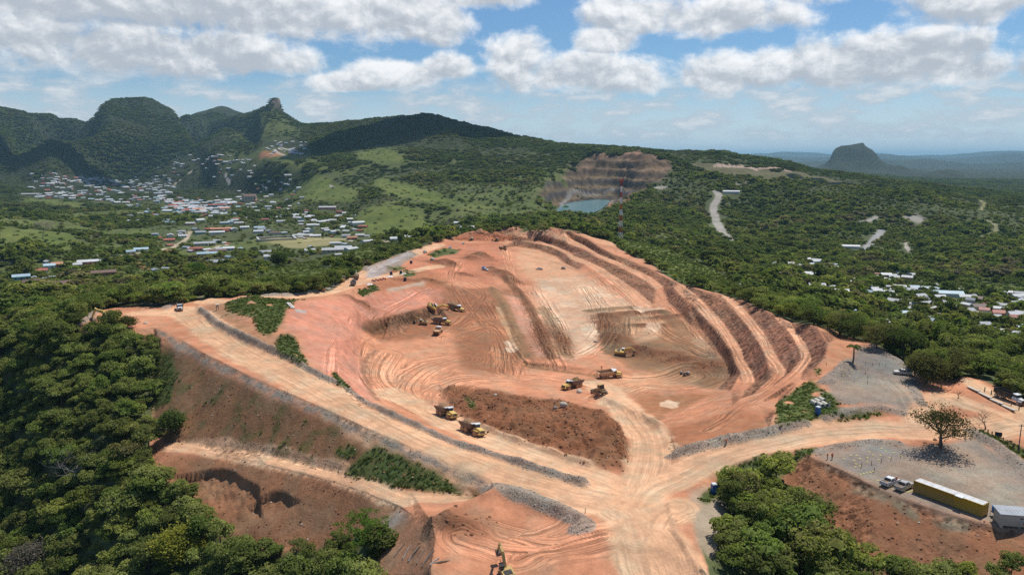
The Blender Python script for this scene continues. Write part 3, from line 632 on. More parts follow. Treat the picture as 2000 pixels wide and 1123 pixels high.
# open grass on the hills
GRASS = [('690,430 705,410 730,402 770,400 812,408 845,430 848,452 800,462 740,462 700,452', .94), ('550,372 590,350 640,346 705,368 700,398 640,396 590,392', .92), ('725,348 770,350 840,373 890,392 985,402 940,408 830,396 760,382 730,370', .92), ('695,298 740,286 780,292 805,316 760,322 700,316', .85),
 ('0,442 60,448 130,455 170,480 120,490 60,478 0,476', .85), ('40,382 100,388 165,402 178,410 100,404 40,396', .8), ('440,262 480,236 520,226 575,240 592,262 540,276 470,276', .5), ('420,306 480,292 560,292 640,305 640,326 560,332 470,326', .65), ('600,330 690,326 700,345 600,350', .6),
 ('560,520 640,500 720,480 780,470 800,476 740,500 690,520 650,548 560,556 480,560 500,540', .7), ('1205,470 1265,474 1340,500 1400,528 1450,560 1470,580 1400,566 1330,548 1260,505 1222,490', .96), ('1900,548 2010,560 2010,580 1930,575', .85), ('1555,480 1620,482 1640,490 1580,494', .5), ('190,520 260,515 330,520 345,545 280,552 200,548', .6), ('250,505 300,498 330,505 320,520 270,520', .5), ('300,300 420,290 420,310 320,318', .3), ('1290,480 1340,490 1400,505 1380,520 1310,500', .3)]
grass = np.zeros((NR, NC))
for txt, k in GRASS:
    grass = np.maximum(grass, zone(txt, 3) * k)
openk = smooth01(fbm(X2 / 170 + 9, Y2 / 170, 4, 81), .12, .4) * smooth01(R2, 500, 900) * (1 - smooth01(R2, 1800, 2600)) * (T2 < .12)
grass = np.maximum(grass, openk * .55)
grass *= (1 - mineS)
gcol = np.stack([.118 + .04 * nA + .03 * nB, .142 + .03 * nA + .03 * nB, .032 + .012 * nA], -1)
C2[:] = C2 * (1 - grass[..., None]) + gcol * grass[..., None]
veg *= 1 - np.clip(grass * 1.05, 0, 1)
# the mine
earth = np.stack([.53 + .06 * nB, .292 + .04 * nB, .178 + .03 * nB], -1)
C2[:] = C2 * (1 - mineS[..., None]) + earth * mineS[..., None]
veg *= 1 - mineS
paint(zone('556,600 600,588 680,580 760,570 860,560 860,590 800,606 720,622 700,650 700,690 712,735 735,780 700,790 640,740 605,700 590,650 560,650', 3), (.56, .262, .172), .95)
paint(zone('700,690 735,682 800,668 880,662 900,700 960,720 1010,735 1000,765 905,750 866,762 850,790 760,770 715,735', 3), (.56, .325, .20), .85)
paint(zone('880,640 960,600 1000,640 1020,705 990,735 900,720', 3), (.31, .165, .09), .85)
paint(zone('840,560 960,560 990,600 960,615 880,640 830,660 745,668 707,645 728,626 830,602', 3), (.25, .128, .07), .85)
paint(zone('740,525 860,520 880,555 850,570 800,560 730,575', 3), (.40, .195, .105), .85)
paint(zone('850,470 975,474 985,505 960,555 880,545 830,530 760,520 830,495', 3), (.48, .225, .135), .85)
paint(zone('1010,480 1060,488 1105,510 1128,532 1190,565 1240,600 1230,620 1170,610 1100,600 1050,560 1010,520', 3), (.57, .385, .245), .85)
paint(zone('1050,600 1160,610 1175,640 1165,680 1110,705 1090,690', 3), (.62, .44, .30), .85)
paint(zone('960,565 1010,560 1075,700 1025,704 1000,640', 3), (.30, .17, .095), .85)
paint(zone('985,575 1015,580 1070,690 1050,700 1018,650', 2), (.55, .33, .235), .9)
paint(zone('1170,610 1240,610 1330,620 1390,685 1425,735 1400,760 1330,745 1200,700 1180,670', 3), (.28, .18, .10), .85)
paint(zone('1215,620 1260,610 1300,625 1290,660 1240,670 1225,650', 2), (.60, .43, .28), .8)
paint(zone('1180,735 1300,725 1390,740 1320,760 1190,770', 3), (.58, .37, .225), .8)
paint(zone('1230,770 1340,770 1400,765 1330,800 1262,808', 3), (.33, .185, .098), .85)
paint(zone('1295,830 1430,800 1500,812 1505,838 1400,858 1318,880', 3), (.36, .18, .098), .85)
paint(zone('1392,684 1380,650 1350,660 1370,700', 2), (.52, .38, .25), .8)
paint(zone('1360,690 1400,680 1425,700 1425,735 1390,730', 3), (.19, .16, .12), .85)
paint(zone('1620,640 1650,660 1660,705 1612,730 1600,720 1618,690 1620,670 1600,645', 2), (.52, .28, .16), .9)
paint(zone('1100,448 1150,460 1198,474 1212,486 1180,480 1140,462', 1), (.62, .40, .25), .8)
paint(zone('925,453 938,445 1000,440 1020,440 1018,452', 2), (.54, .25, .165), .9)
# cut faces: darker soil and rock, with some of their shading in the colour
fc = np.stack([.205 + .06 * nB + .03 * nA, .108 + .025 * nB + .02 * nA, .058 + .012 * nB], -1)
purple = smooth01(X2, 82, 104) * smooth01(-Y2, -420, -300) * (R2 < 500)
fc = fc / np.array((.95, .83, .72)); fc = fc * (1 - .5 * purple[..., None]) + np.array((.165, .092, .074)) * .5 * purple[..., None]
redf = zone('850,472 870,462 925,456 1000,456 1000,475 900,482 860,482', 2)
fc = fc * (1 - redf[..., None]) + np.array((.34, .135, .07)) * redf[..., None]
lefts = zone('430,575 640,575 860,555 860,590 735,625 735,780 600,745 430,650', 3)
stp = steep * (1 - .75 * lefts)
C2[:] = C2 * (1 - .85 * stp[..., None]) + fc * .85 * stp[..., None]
tint = (1 - mineS)[..., None] + mineS[..., None] * np.array((.95, .82, .765)); C2 *= tint
paint(zone('556,600 600,588 680,580 760,570 860,560 860,590 800,606 720,622 700,650 700,690 712,735 735,780 700,790 640,740 605,700 590,650 560,650', 4), (.545, .250, .165), .8)
paint(zone('1050,545 1130,540 1190,570 1240,600 1170,610 1175,640 1165,680 1110,705 1090,690 1060,620 1040,580', 4), (.59, .40, .265), .7)
paint(zone('1230,672 1320,665 1392,690 1425,735 1400,760 1330,748 1230,720', 5), (.20, .125, .07), .7)
paint(zone('1175,605 1250,612 1240,640 1210,700 1180,680', 4), (.20, .13, .072), .6)
for up, lo in ((NL['A_up'], NL['A_lo']), (NL['B_up'], NL['B_lo']), (NL['C_up'], NL['C_lo'][:9]), (NL['D_up'][:8], NL['D_lo'][:7]), (NL['E_up'][:6], NL['E_lo'][:6])):
    paint(band(up, lo), (.56, .31, .185), .85)
for txt, hw, c, k in (('985,540 1005,560 1030,590 1055,640 1078,695', 3.2, (.21, .105, .055), .9), ('962,562 985,595 1003,640 1022,695', 3.6, (.25, .15, .08), .85), ('1060,600 1085,640 1105,690', 4.5, (.27, .17, .095), .85), ('1180,612 1192,650 1198,690', 6, (.17, .115, .065), .9), ('1150,607 1230,600 1300,610', 3.5, (.22, .15, .085), .85), ('972,600 990,640 1008,680', 1.6, (.46, .29, .165), .8),
                      ('398,628 430,652 500,687 600,742 700,797 800,847 900,887 1000,917 1080,936 1135,945', 1.5, (.15, .075, .04), .9), ('935,834 1000,862 1060,881 1150,910', 1.3, (.20, .10, .052), .85), ('1030,716 1100,726 1182,738', 1.6, (.24, .13, .07), .8), ('1290,812 1262,812 1230,800', 2.5, (.24, .125, .065), .6), ('330,858 450,871 560,893 660,918 780,950', 1.2, (.16, .10, .055), .7), ('735,780 715,740 712,705 735,685', 1.6, (.30, .155, .09), .8), ('700,775 740,800 780,815', 2, (.33, .17, .10), .6)):  # first strip: brown cut face of the road berm, its shadow painted in
    D, S, A = line_field(pix(txt), hw * 2.5); nz = D < 1e8
    paint(1 - smooth01(D / hw + .7 * fbm(X2 / 2.5, Y2 / 2.5, 3, 12, where=nz), .6, 1.2), c, k)
paint(mound_m, (.20, .088, .042), .92); paint(np.clip(rough ** .6 * 1.2, 0, 1) * (1 - mound_m), (.175, .08, .042), .88)
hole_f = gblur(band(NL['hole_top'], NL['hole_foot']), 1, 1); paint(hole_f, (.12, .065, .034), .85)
# embankment, brown banks
bank = zone('312,668 360,690 420,725 500,765 580,800 660,835 740,870 820,905 900,935 950,955 940,970 880,966 800,952 700,927 600,902 500,879 400,865 330,860 295,850 300,740', 2)
paint(bank, (.235, .130, .068)); lowb = zone('325,886 420,890 520,910 620,935 720,967 780,990 800,1004 745,1122 738,1045 700,1040 600,1076 520,1082 425,1042 375,965 300,930', 2); paint(lowb, (.285, .145, .078))
rbank = zone('1582,892 1640,917 1700,947 1760,972 1830,997 1900,1017 2010,1041 2010,1200 1950,1125 1740,1132 1655,1090 1585,1025 1540,960 1525,925 1560,905', 2); paint(rbank, (.250, .120, .065))
paint(rbank * smooth01(fbm(X2 / 5, Y2 / 5, 3, 15, where=MN) + .3, .1, .5) * smooth01(zone('1590,890 1640,905 1780,972 1900,1018 1890,1040 1780,1010 1660,960 1600,905', 3), .2, .6), (.23, .175, .115), .9)
paint(zone('740,1030 800,1004 838,1014 848,1060 838,1122 745,1122', 2), (.29, .165, .10), .8)
bare = zone('400,600 440,590 470,625 500,650 545,655 600,712 690,775 740,805 720,800 620,738 540,692 470,660 420,630', 2); paint(bare, (.40, .225, .125), .8)
paint(zone('1345,965 1390,945 1420,960 1420,1040 1390,1090 1360,1060', 2), (.40, .31, .22), .9)
paint(zone('880,1015 870,1040 835,1048 835,1015 880,1005', 1), (.20, .10, .06), .5)
# road surfaces
rc = np.stack([.61 + .04 * nB, .385 + .03 * nB, .232 + .025 * nB], -1)
C2[:] = C2 * (1 - .9 * road_m[..., None]) + rc * .9 * road_m[..., None]
paint(zone('1430,905 1500,880 1600,858 1720,848 1800,845 1800,825 1700,820 1560,838 1400,880 1330,915', 3), (.47, .32, .205), .7)
# gravel lots and shoulders
lot = np.maximum(zone('1585,890 1640,875 1700,868 1760,866 1830,870 1900,850 1960,888 2010,935 2060,990 2060,1050 2000,1037 1900,1014 1830,994 1760,969 1700,944 1640,914', 2), zone('1612,745 1668,700 1672,674 1706,677 1765,712 1790,738 1795,770 1770,805 1735,790 1660,785 1620,768', 2))
paint(lot, (.275, .222, .170)); paint(lot * smooth01(fbm(X2 / 14, Y2 / 14, 3, 19, where=MN), -.25, .25), (.225, .196, .164), .8)
paint(zone('1790,880 1900,880 1970,930 1960,985 1880,940 1800,905', 4) + zone('1740,740 1790,745 1795,790 1750,770', 3), (.35, .265, .19), .7)
paint(zone('1640,895 1700,872 1790,875 1800,890 1720,905 1700,930 1650,915', 2) + zone('1676,680 1706,680 1765,715 1770,735 1700,735 1640,760 1660,720', 2), (.205, .186, .165), .8)
sh = zone('300,643 350,665 400,694 480,734 560,769 640,804 720,841 800,875 880,908 955,943 960,958 900,934 820,900 740,865 660,830 580,795 500,760 420,720 350,685 305,658', 1)
shn = smooth01(fbm(X2 / 3, Y2 / 3, 3, 29, where=MN), -.6, .1)
paint(sh * (.35 + .65 * shn), (.205, .178, .148)); gravel = np.clip(gravel, 0, 1); paint(gravel, (.250, .212, .172), .88)
paint(zone('740,1020 780,995 800,1004 770,1030 745,1045', 2), (.28, .25, .22), .7)
paint(zone('716,528 745,515 800,493 808,497 770,515 740,540 715,545', 1), (.36, .33, .31), .9)
paint(zone('755,565 830,548 830,556 760,572', 1), (.42, .36, .28), .8); paint(zone('575,604 600,606 598,612 578,610', 0), (.38, .40, .38), .8)
# damp and bright spots, pale dried puddles
for p in ('1062,560 1085,560 1088,572 1065,571', '1155,572 1198,572 1202,580 1160,580', '1088,590 1125,592 1135,601 1095,602', '1057,581 1066,581 1066,588 1058,588', '1130,632 1160,628 1168,650 1160,668 1135,655', '1250,640 1280,630 1300,640 1270,648', '1230,598 1300,600 1310,606 1240,606', '1290,780 1330,785 1325,798 1292,795', '985,655 1000,665 1015,690 990,688', '1035,675 1050,682 1055,692 1040,690', '1145,590 1155,590 1160,600 1148,600'):
    zp = zone(p, 4); paint(smooth01(zp + .35 * fbm(X2 / 3, Y2 / 3, 3, 66, where=zp > 0), .38, .58), (.66, .48, .33), .85)
# grass patches inside the mine
gp = np.zeros((NR, NC))
for p in ('442,590 480,579 560,584 600,585 556,604 552,630 530,655 505,650 495,620 450,612 440,600', '540,660 560,650 578,660 592,690 602,706 590,714 560,700 538,680', '648,722 665,735 690,760 680,762 655,748', '676,915 730,870 800,895 870,930 905,965 830,958 760,945 690,930', '835,495 870,484 900,488 890,496 845,504', '758,524 782,518 792,524 775,530', '785,530 808,528 812,538 790,542', '1515,790 1545,765 1580,742 1612,765 1640,785 1640,806 1600,815 1560,822 1520,828', '1480,890 1600,872 1585,886 1540,905 1530,930 1480,930 1430,950 1380,985 1365,975 1400,935 1440,908', '905,776 918,780 930,798 915,796', '1625,812 1690,804 1740,806 1700,814 1640,824', '1905,838 1960,868 2010,900 2010,880 1960,858 1920,838', '300,700 330,690 345,720 330,790 300,800', '650,880 690,865 700,885 660,895', '700,570 730,555 740,565 710,580', '1585,722 1605,720 1600,732 1590,732'):
    gp = np.maximum(gp, zone(p, 1))
gp *= smooth01(fbm(X2 / 4, Y2 / 4, 3, 37, where=MN) + .85, .1, .5)
gpc = np.stack([.085 + .03 * nB, .110 + .03 * nB, .035 + .01 * nB], -1)
C2[:] = C2 * (1 - gp[..., None]) + gpc * gp[..., None]
tuft = smooth01(fbm(X2 / 3.5, Y2 / 3.5, 3, 47, where=MN), .12, .42) * (bank * .8 + rbank * .12 + lowb * .1 + bare * .3)
C2[:] = C2 * (1 - .65 * tuft[..., None]) + gpc * .65 * tuft[..., None]
# old quarry, far earthworks
strat = .5 + .5 * np.sin(Z2 / 22 * 6.283 + 2 * fbm(X2 / 80, Y2 / 80, 2, 3, where=old > 0))
oc = np.array((.050, .046, .048)) * (1 - strat[..., None]) + np.array((.120, .086, .046)) * strat[..., None]
up_ = smooth01(Z2, 5, 55)[..., None]; oc = oc * (1 - up_) + np.array((.125, .082, .050)) * (.65 + .7 * strat[..., None]) * up_
oc = oc * np.clip(1 + .6 * fbm(X2 / 30, Y2 / 30, 3, 8, where=old > 0) + .7 * fbm(X2 / 7, Y2 / 12, 2, 18, where=old > 0), .3, 2)[..., None]
ok = np.clip(old * 1.5, 0, 1) * smooth01(fbm(X2 / 70, Y2 / 70, 3, 4, where=old > 0) + .55 + .9 * gblur(old, 6, 10), .55, .85)
C2[:] = C2 * (1 - ok[..., None]) + oc * ok[..., None]
veg *= 1 - ok
paint(zone('1155,296 1165,288 1185,297 1180,304 1160,302', 1) + zone('1215,300 1228,290 1248,293 1252,303 1225,304', 1) + zone('1180,405 1215,392 1240,380 1262,385 1235,398 1190,408', 1), (.33, .18, .12), .8)
paint(dump, (.135, .118, .06), .8); veg *= 1 - dump * .9
paint(zone('1400,321 1450,323 1545,331 1545,335 1450,328 1390,326', 0), (.42, .30, .24), .9)
paint(zone('505,300 540,298 555,303 530,308 505,306', 1), (.40, .17, .09), .9); veg *= 1 - zone('490,296 545,296 560,306 505,310', 1)
# far roads and yards
FAR_ROADS = [('1398,374 1404,382 1400,392 1394,402 1394,412 1397,425 1402,438 1410,452 1428,470', 8, (.33, .30, .26)), ('1722,450 1712,462 1702,474 1690,486 1680,494', 6, (.30, .29, .28)), ('1675,436 1700,430 1712,424', 5, (.32, .29, .26)), ('1770,475 1772,485 1778,492', 3, (.4, .36, .3)), ('1095,402 1110,385 1130,374 1185,374 1200,372', 4, (.22, .20, .18)), ('1165,412 1190,396 1215,380', 6, (.26, .22, .18)), ('1280,367 1300,364', 4, (.4, .36, .3)),
 ('90,545 140,530 190,514 240,500 290,492 300,490', 3.0, (.46, .36, .23)), ('80,582 110,578 155,572', 2.2, (.40, .33, .22)), ('310,490 340,482 360,470 372,452', 3.2, (.44, .35, .25)), ('405,490 430,480 445,475', 3, (.44, .36, .26)), ('335,366 350,352 375,335', 5, (.40, .33, .24)), ('440,340 445,350 448,360', 5, (.40, .36, .32)), ('545,288 560,292 575,298 595,300', 5, (.42, .36, .30)), ('535,292 545,300 560,306', 5, (.42, .36, .30)), ('600,470 680,468 760,472', 3, (.46, .38, .28)), ('1620,615 1660,640', 2, (.3, .25, .18)), ('1855,582 1900,600 1940,620 2000,632', 3, (.40, .34, .25)), ('1900,385 1916,393 1922,400 1915,410', 4, (.24, .22, .10)), ('1925,430 1945,440 1940,455 1915,462', 4, (.2, .19, .10))]
farroad = np.zeros((NR, NC)); verge = np.zeros((NR, NC))
for txt, hw, c in FAR_ROADS:
    D, S, A = line_field(pix(txt), hw * 2 + 8)
    m = 1 - smooth01(D, hw * .7, hw * 1.2); paint(m, c, .95); farroad = np.maximum(farroad, m); verge = np.maximum(verge, 1 - smooth01(D, hw * 1.0 + 2.0, hw * 1.6 + 5.0))
yards = zone('1742,420 1790,419 1812,430 1800,438 1770,428', 1) + zone('1430,356 1462,357 1485,362 1440,362', 1) + zone('1480,538 1520,536 1590,540 1560,548 1500,545', 1) + zone('1795,432 1810,436 1805,442', 0) + zone('640,360 655,362 655,366 640,366', 0)
paint(yards, (.32, .29, .25), .9); farroad = np.maximum(farroad, yards)
field = zone('500,470 560,462 600,460 680,470 640,480 560,484', 1); paint(field, (.34, .29, .14), .7); paint(zone('265,510 275,513 290,525 280,528', 1), (.42, .19, .09), .9)
town = zone('70,345 190,335 330,330 420,300 500,300 510,340 560,350 540,400 460,420 330,420 200,400 80,390', 6) * .16 + zone('515,272 560,270 605,285 610,308 520,312', 2) * .9 + zone('1690,560 1850,560 2010,580 2010,690 1880,660 1720,650', 5) * .15 + zone('300,440 480,435 720,450 720,505 560,515 380,510 300,490', 5) * .4
veg *= 1 - np.clip(town, 0, .9)
veg *= 1 - np.clip(farroad + verge + field, 0, 1)
veg *= 1 - gp
veg[R2 < 136] = 0
veg *= 1 - zone('1080,404 1196,392 1200,406 1170,420 1085,424', 1)
horn = zone('526,205 530,196 537,193 545,191 548,200 549,212 543,214 535,209', 0); paint(horn, (.16, .125, .10), .95); veg *= 1 - horn
C2 = np.clip(C2, .01, .85)

# ------------------------------------------------------------------ ground mesh, cut into its surfaces
NRM = None
def grid_mat():
    m, nt, out = new_mat('ground')
    geo = nt.new('ShaderNodeNewGeometry'); pos = geo.outputs['Position']
    col = nt.new('ShaderNodeVertexColor', layer_name='Col').outputs[0]
    at = nt.new('ShaderNodeAttribute', attribute_name='trk'); sep = nt.new('ShaderNodeSeparateXYZ'); nt.l.new(at.outputs['Vector'], sep.inputs[0])
    mk = nt.new('ShaderNodeAttribute', attribute_name='msk'); sm = nt.new('ShaderNodeSeparateXYZ'); nt.l.new(mk.outputs['Vector'], sm.inputs[0])
    earth_k, grav_k, face_k = sm.outputs
    # wheel tracks: noise drawn out along the run of the road
    wob_ = nt.rng(nt.noise(pos, .09, 3, .6), .25, .75, -.7, .7, False); wob2 = nt.rng(nt.noise(pos, .045, 2, .5), .3, .7, .82, 1.25)
    acx = nt.math('MULTIPLY', nt.math('ADD', sep.outputs[0], wob_), wob2)
    tv = nt.xyz(nt.math('MULTIPLY', acx, 1.1), nt.math('MULTIPLY', sep.outputs[1], .010), 0.0)
    t1 = nt.noise(tv, 1.0, 4, .6, .15); tv2 = nt.xyz(nt.math('MULTIPLY', nt.math('ADD', sep.outputs[0], nt.math('MULTIPLY', wob_, .5)), 2.7), nt.math('MULTIPLY', sep.outputs[1], .02), 7.0)
    t2 = nt.noise(tv2, 1.0, 3, .6, .1)
    tr = nt.math('ADD', nt.rng(t1, .40, .60, -.5, .5), nt.rng(t2, .38, .62, -.4, .4))
    tr = nt.math('MULTIPLY', tr, sep.outputs[2])
    # soil mottling
    n_big = nt.noise(pos, .035, 5, .6); n_mid = nt.noise(pos, .28, 5, .62); n_fine = nt.noise(pos, 1.7, 4, .65)
    strk = nt.noise(nt.mapping(pos, (.75, .75, .10)), 1.0, 4, .6); lay = nt.noise(nt.mapping(pos, (.03, .03, .9)), 1.0, 3, .6)
    v = nt.math('ADD', nt.rng(n_big, .3, .7, -.14, .14), nt.rng(n_mid, .28, .72, -.12, .12))
    v = nt.math('ADD', v, nt.rng(n_fine, .25, .75, -.09, .09))
    fv = nt.math('MULTIPLY', nt.math('ADD', nt.rng(strk, .36, .64, -.55, .5), nt.rng(lay, .3, .7, -.25, .25)), face_k)
    v = nt.math('ADD', v, fv)
    grn = nt.math('MULTIPLY', nt.rng(nt.noise(pos, 3.2, 3, .8), .3, .7, -.5, .55), grav_k)
    v = nt.math('ADD', v, grn)
    tr = nt.math('MULTIPLY', tr, nt.rng(nt.noise(pos, .07, 3, .6), .35, .62, .25, 1.15))
    v = nt.math('ADD', v, nt.math('MULTIPLY', tr, .74))
    k = nt.math('MAXIMUM', nt.math('ADD', 1.0, v), .25)
    c1 = nt.mix(1.0, col, nt.xyz(k, k, k), 'MULTIPLY')
    # iron-red and ochre drift in the earth
    hue = nt.mix(nt.rng(nt.noise(pos, .11, 4, .6), .42, .68), (1.05, .97, .93, 1), (.93, 1.03, 1.06, 1))
    c2 = nt.mix(earth_k, c1, nt.mix(1.0, c1, hue, 'MULTIPLY'))
    bs = nt.new('ShaderNodeBsdfPrincipled'); bs.inputs['Roughness'].default_value = .95; bs.inputs['Specular IOR Level'].default_value = .12
    nt.l.new(c2, bs.inputs['Base Color'])
    bump = nt.new('ShaderNodeBump'); bump.inputs['Strength'].default_value = .5; bump.inputs['Distance'].default_value = .4
    hgt = nt.math('ADD', nt.math('MULTIPLY', n_fine, .8), nt.math('MULTIPLY', t1, sep.outputs[2]))
    hgt = nt.math('ADD', hgt, nt.math('MULTIPLY', nt.noise(pos, .5, 5, .7), 1.1))
    hgt = nt.math('ADD', hgt, nt.math('MULTIPLY', nt.math('MULTIPLY', strk, face_k), 2.0))
    nt.l.new(hgt, bump.inputs['Height']); nt.l.new(bump.outputs[0], bs.inputs['Normal'])
    nt.l.new(bs.outputs[0], out.inputs[0])
    return m
GROUND = grid_mat()
VX = np.stack([X2, Y2, Z2], -1).reshape(-1, 3)
ATT_TRK = np.stack([acr, alo, np.clip(road_m * .34 + pit_trk * (1 - road_m) * 1.0, 0, 1)], -1).reshape(-1, 3)
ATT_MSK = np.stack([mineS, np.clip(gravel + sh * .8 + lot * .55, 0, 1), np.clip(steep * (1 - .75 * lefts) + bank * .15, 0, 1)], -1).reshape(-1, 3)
CF = C2.reshape(-1, 3)
ii, jj = np.meshgrid(np.arange(NR - 1), np.arange(NC), indexing='ij'); j2 = (jj + 1) % NC
wrap = (jj == NC - 1)
QD = np.stack([ii * NC + jj, ii * NC + j2, (ii + 1) * NC + j2, (ii + 1) * NC + jj], -1)[:, :-1]   # TH runs from -pi to pi: last column closes the ring
QD = QD[..., ::-1]
def ground_piece(name, fm, kind='structure'):
    F = QD[fm]
    used, inv = np.unique(F.ravel(), return_inverse=True)
    me = bpy.data.meshes.new(name); me.vertices.add(len(used)); me.vertices.foreach_set('co', VX[used].ravel())
    nf = len(F); me.loops.add(nf * 4); me.loops.foreach_set('vertex_index', inv.astype(np.int32))
    me.polygons.add(nf); me.polygons.foreach_set('loop_start', np.arange(0, nf * 4, 4, dtype=np.int32))
    me.polygons.foreach_set('use_smooth', np.ones(nf, bool))
    me.update(calc_edges=True)
    ca = me.color_attributes.new('Col', 'FLOAT_COLOR', 'POINT'); ca.data.foreach_set('color', np.concatenate([CF[used], np.ones((len(used), 1))], 1).ravel().astype(np.float32))
    for an, arr in (('trk', ATT_TRK), ('msk', ATT_MSK)):
        a = me.attributes.new(an, 'FLOAT_VECTOR', 'POINT'); a.data.foreach_set('vector', arr[used].ravel().astype(np.float32))
    me.materials.append(GROUND)
    o = bpy.data.objects.new(name, me); COL.objects.link(o); o['kind'] = kind
    return o
def fmask(a):
    return ((a[:-1, :-1] + a[1:, :-1] + a[:-1, 1:] + a[1:, 1:]) / 4 > .5)
left = np.ones((NR - 1, NC - 1), bool)
ground_parts = {}
for nm, arr in (('haul_road', (road_m > .5).astype(float)), ('gravel_lot', lot * (1 - (road_m > .5))), ('mine_ground', mine.astype(float)), ('old_quarry', old), ('country_road', farroad), ('hills', ((R2 > 1500) & (R2 < 9000)).astype(float)), ('far_plain', (R2 >= 9000).astype(float))):
    fm = fmask(arr) & left; left &= ~fm
    ground_parts[nm] = ground_piece(nm, fm)
ground_parts['ground'] = ground_piece('ground', left)
def near_index(x, y):
    th = math.atan2(x, y); w = math.log(max(5.0, math.hypot(x, y)))
    return min(max(int(np.searchsorted(WR, w)), 0), NR - 1), min(max(int(np.searchsorted(TH, th)), 0), NC - 1)

def water_mat():
    m, nt, out = new_mat('quarry_water')
    geo = nt.new('ShaderNodeNewGeometry'); n = nt.noise(geo.outputs['Position'], .12, 4, .6)
    bs = nt.new('ShaderNodeBsdfPrincipled'); bs.inputs['Roughness'].default_value = .12; nt.l.new(nt.mix(nt.rng(n, .4, .65), (.10, .27, .31, 1), (.15, .34, .38, 1)), bs.inputs['Base Color'])
    b = nt.new('ShaderNodeBump'); b.inputs['Strength'].default_value = .15; b.inputs['Distance'].default_value = .3; nt.l.new(nt.noise(geo.outputs['Position'], .5, 3, .6), b.inputs['Height']); nt.l.new(b.outputs[0], bs.inputs['Normal'])
    nt.l.new(bs.outputs[0], out.inputs[0]); return m
def lake_sheet():
    P = [survey(a, b, z=-24.6) for a, b in pix('1078,412 1090,402 1104,396 1125,391 1150,388 1180,386 1200,387 1196,394 1186,400 1172,410 1150,420 1110,422 1085,420')]
    me = bpy.data.meshes.new('lake'); me.from_pydata(P, [], [tuple(range(len(P)))]); me.update(); me.materials.append(water_mat())
    o = bpy.data.objects.new('lake', me); COL.objects.link(o); o['kind'] = 'structure'
lake_sheet()

# ------------------------------------------------------------------ plants
def simple_mat(name, col, rough=.6, metal=0.0, spec=.3, var=.12, scale=3.0, bump=0.0):
    m, nt, out = new_mat(name)
    geo = nt.new('ShaderNodeNewGeometry'); tc = nt.new('ShaderNodeTexCoord')
    n = nt.noise(tc.outputs['Object'], scale, 5, .6)
    k = nt.rng(n, .25, .75, 1 - var, 1 + var)
    c = nt.mix(1.0, (*col, 1), nt.xyz(k, k, k), 'MULTIPLY')
    bs = nt.new('ShaderNodeBsdfPrincipled'); bs.inputs['Roughness'].default_value = rough; bs.inputs['Metallic'].default_value = metal; bs.inputs['Specular IOR Level'].default_value = spec
    nt.l.new(c, bs.inputs['Base Color'])
    if bump:
        b = nt.new('ShaderNodeBump'); b.inputs['Strength'].default_value = bump; b.inputs['Distance'].default_value = .1; nt.l.new(n, b.inputs['Height']); nt.l.new(b.outputs[0], bs.inputs['Normal'])
    nt.l.new(bs.outputs[0], out.inputs[0])
    return m
def leaf_mat(name, stops, sat=1.0):
    """stops: greens a tree of this kind can have, picked by the tree's own random number"""
    m, nt, out = new_mat(name)
    oi = nt.new('ShaderNodeObjectInfo'); tone = nt.new('ShaderNodeAttribute', attribute_name='tone')
    rmp = nt.new('ShaderNodeValToRGB'); cr = rmp.color_ramp; cr.interpolation = 'LINEAR'
    while len(cr.elements) < len(stops): cr.elements.new(.5)
    for i, (p, c) in enumerate(stops):
        cr.elements[i].position = p; cr.elements[i].color = (*c, 1)
    geo = nt.new('ShaderNodeNewGeometry')
    patch = nt.noise(geo.outputs['Position'], .0055, 3, .6)      # stands of one kind of tree
    nt.l.new(nt.math('ADD', nt.math('MULTIPLY', oi.outputs['Random'], .62), nt.rng(patch, .32, .68, -.12, .46)), rmp.inputs[0])
    drift = nt.noise(geo.outputs['Position'], .02, 4, .6)
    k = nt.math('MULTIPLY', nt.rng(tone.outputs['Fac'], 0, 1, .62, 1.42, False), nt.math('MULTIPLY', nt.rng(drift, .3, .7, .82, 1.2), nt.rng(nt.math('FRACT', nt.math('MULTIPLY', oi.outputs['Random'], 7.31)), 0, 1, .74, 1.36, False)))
    c = nt.mix(1.0, rmp.outputs[0], nt.xyz(k, k, nt.math('MULTIPLY', k, .95)), 'MULTIPLY')
    df = nt.new('ShaderNodeBsdfDiffuse'); tr = nt.new('ShaderNodeBsdfTranslucent'); nt.l.new(c, df.inputs[0])
    nt.l.new(nt.mix(1.0, c, (1.15, 1.25, .6, 1), 'MULTIPLY'), tr.inputs[0])
    mx = nt.new('ShaderNodeMixShader'); mx.inputs[0].default_value = .38
    nt.l.new(df.outputs[0], mx.inputs[1]); nt.l.new(tr.outputs[0], mx.inputs[2]); nt.l.new(mx.outputs[0], out.inputs[0])
    return m
LEAF = leaf_mat('foliage', [(0, (.155, .190, .058)), (.25, (.190, .212, .068)), (.45, (.225, .235, .080)), (.6, (.160, .215, .056)), (.74, (.250, .265, .068)), (.88, (.255, .220, .105)), (1, (.250, .215, .140))])
LEAF_FAR = leaf_mat('foliage_far', [(0, (.100, .138, .044)), (.25, (.140, .168, .050)), (.45, (.190, .200, .064)), (.6, (.130, .180, .048)), (.74, (.235, .240, .070)), (.86, (.235, .205, .100)), (1, (.195, .165, .122))])
LEAF_MTN = leaf_mat('foliage_mountain', [(0, (.062, .088, .030)), (.4, (.082, .105, .034)), (.7, (.108, .122, .042)), (1, (.120, .112, .055))])
LEAF_WEED = leaf_mat('weeds', [(0, (.125, .155, .048)), (.5, (.155, .178, .058)), (.8, (.130, .175, .052)), (1, (.200, .180, .090))])
BARK = simple_mat('bark', (.115, .090, .070), .95, var=.3, scale=2.0, bump=.4)
BARK_PALE = simple_mat('bark_pale', (.27, .245, .22), .95, var=.25, scale=2.0)

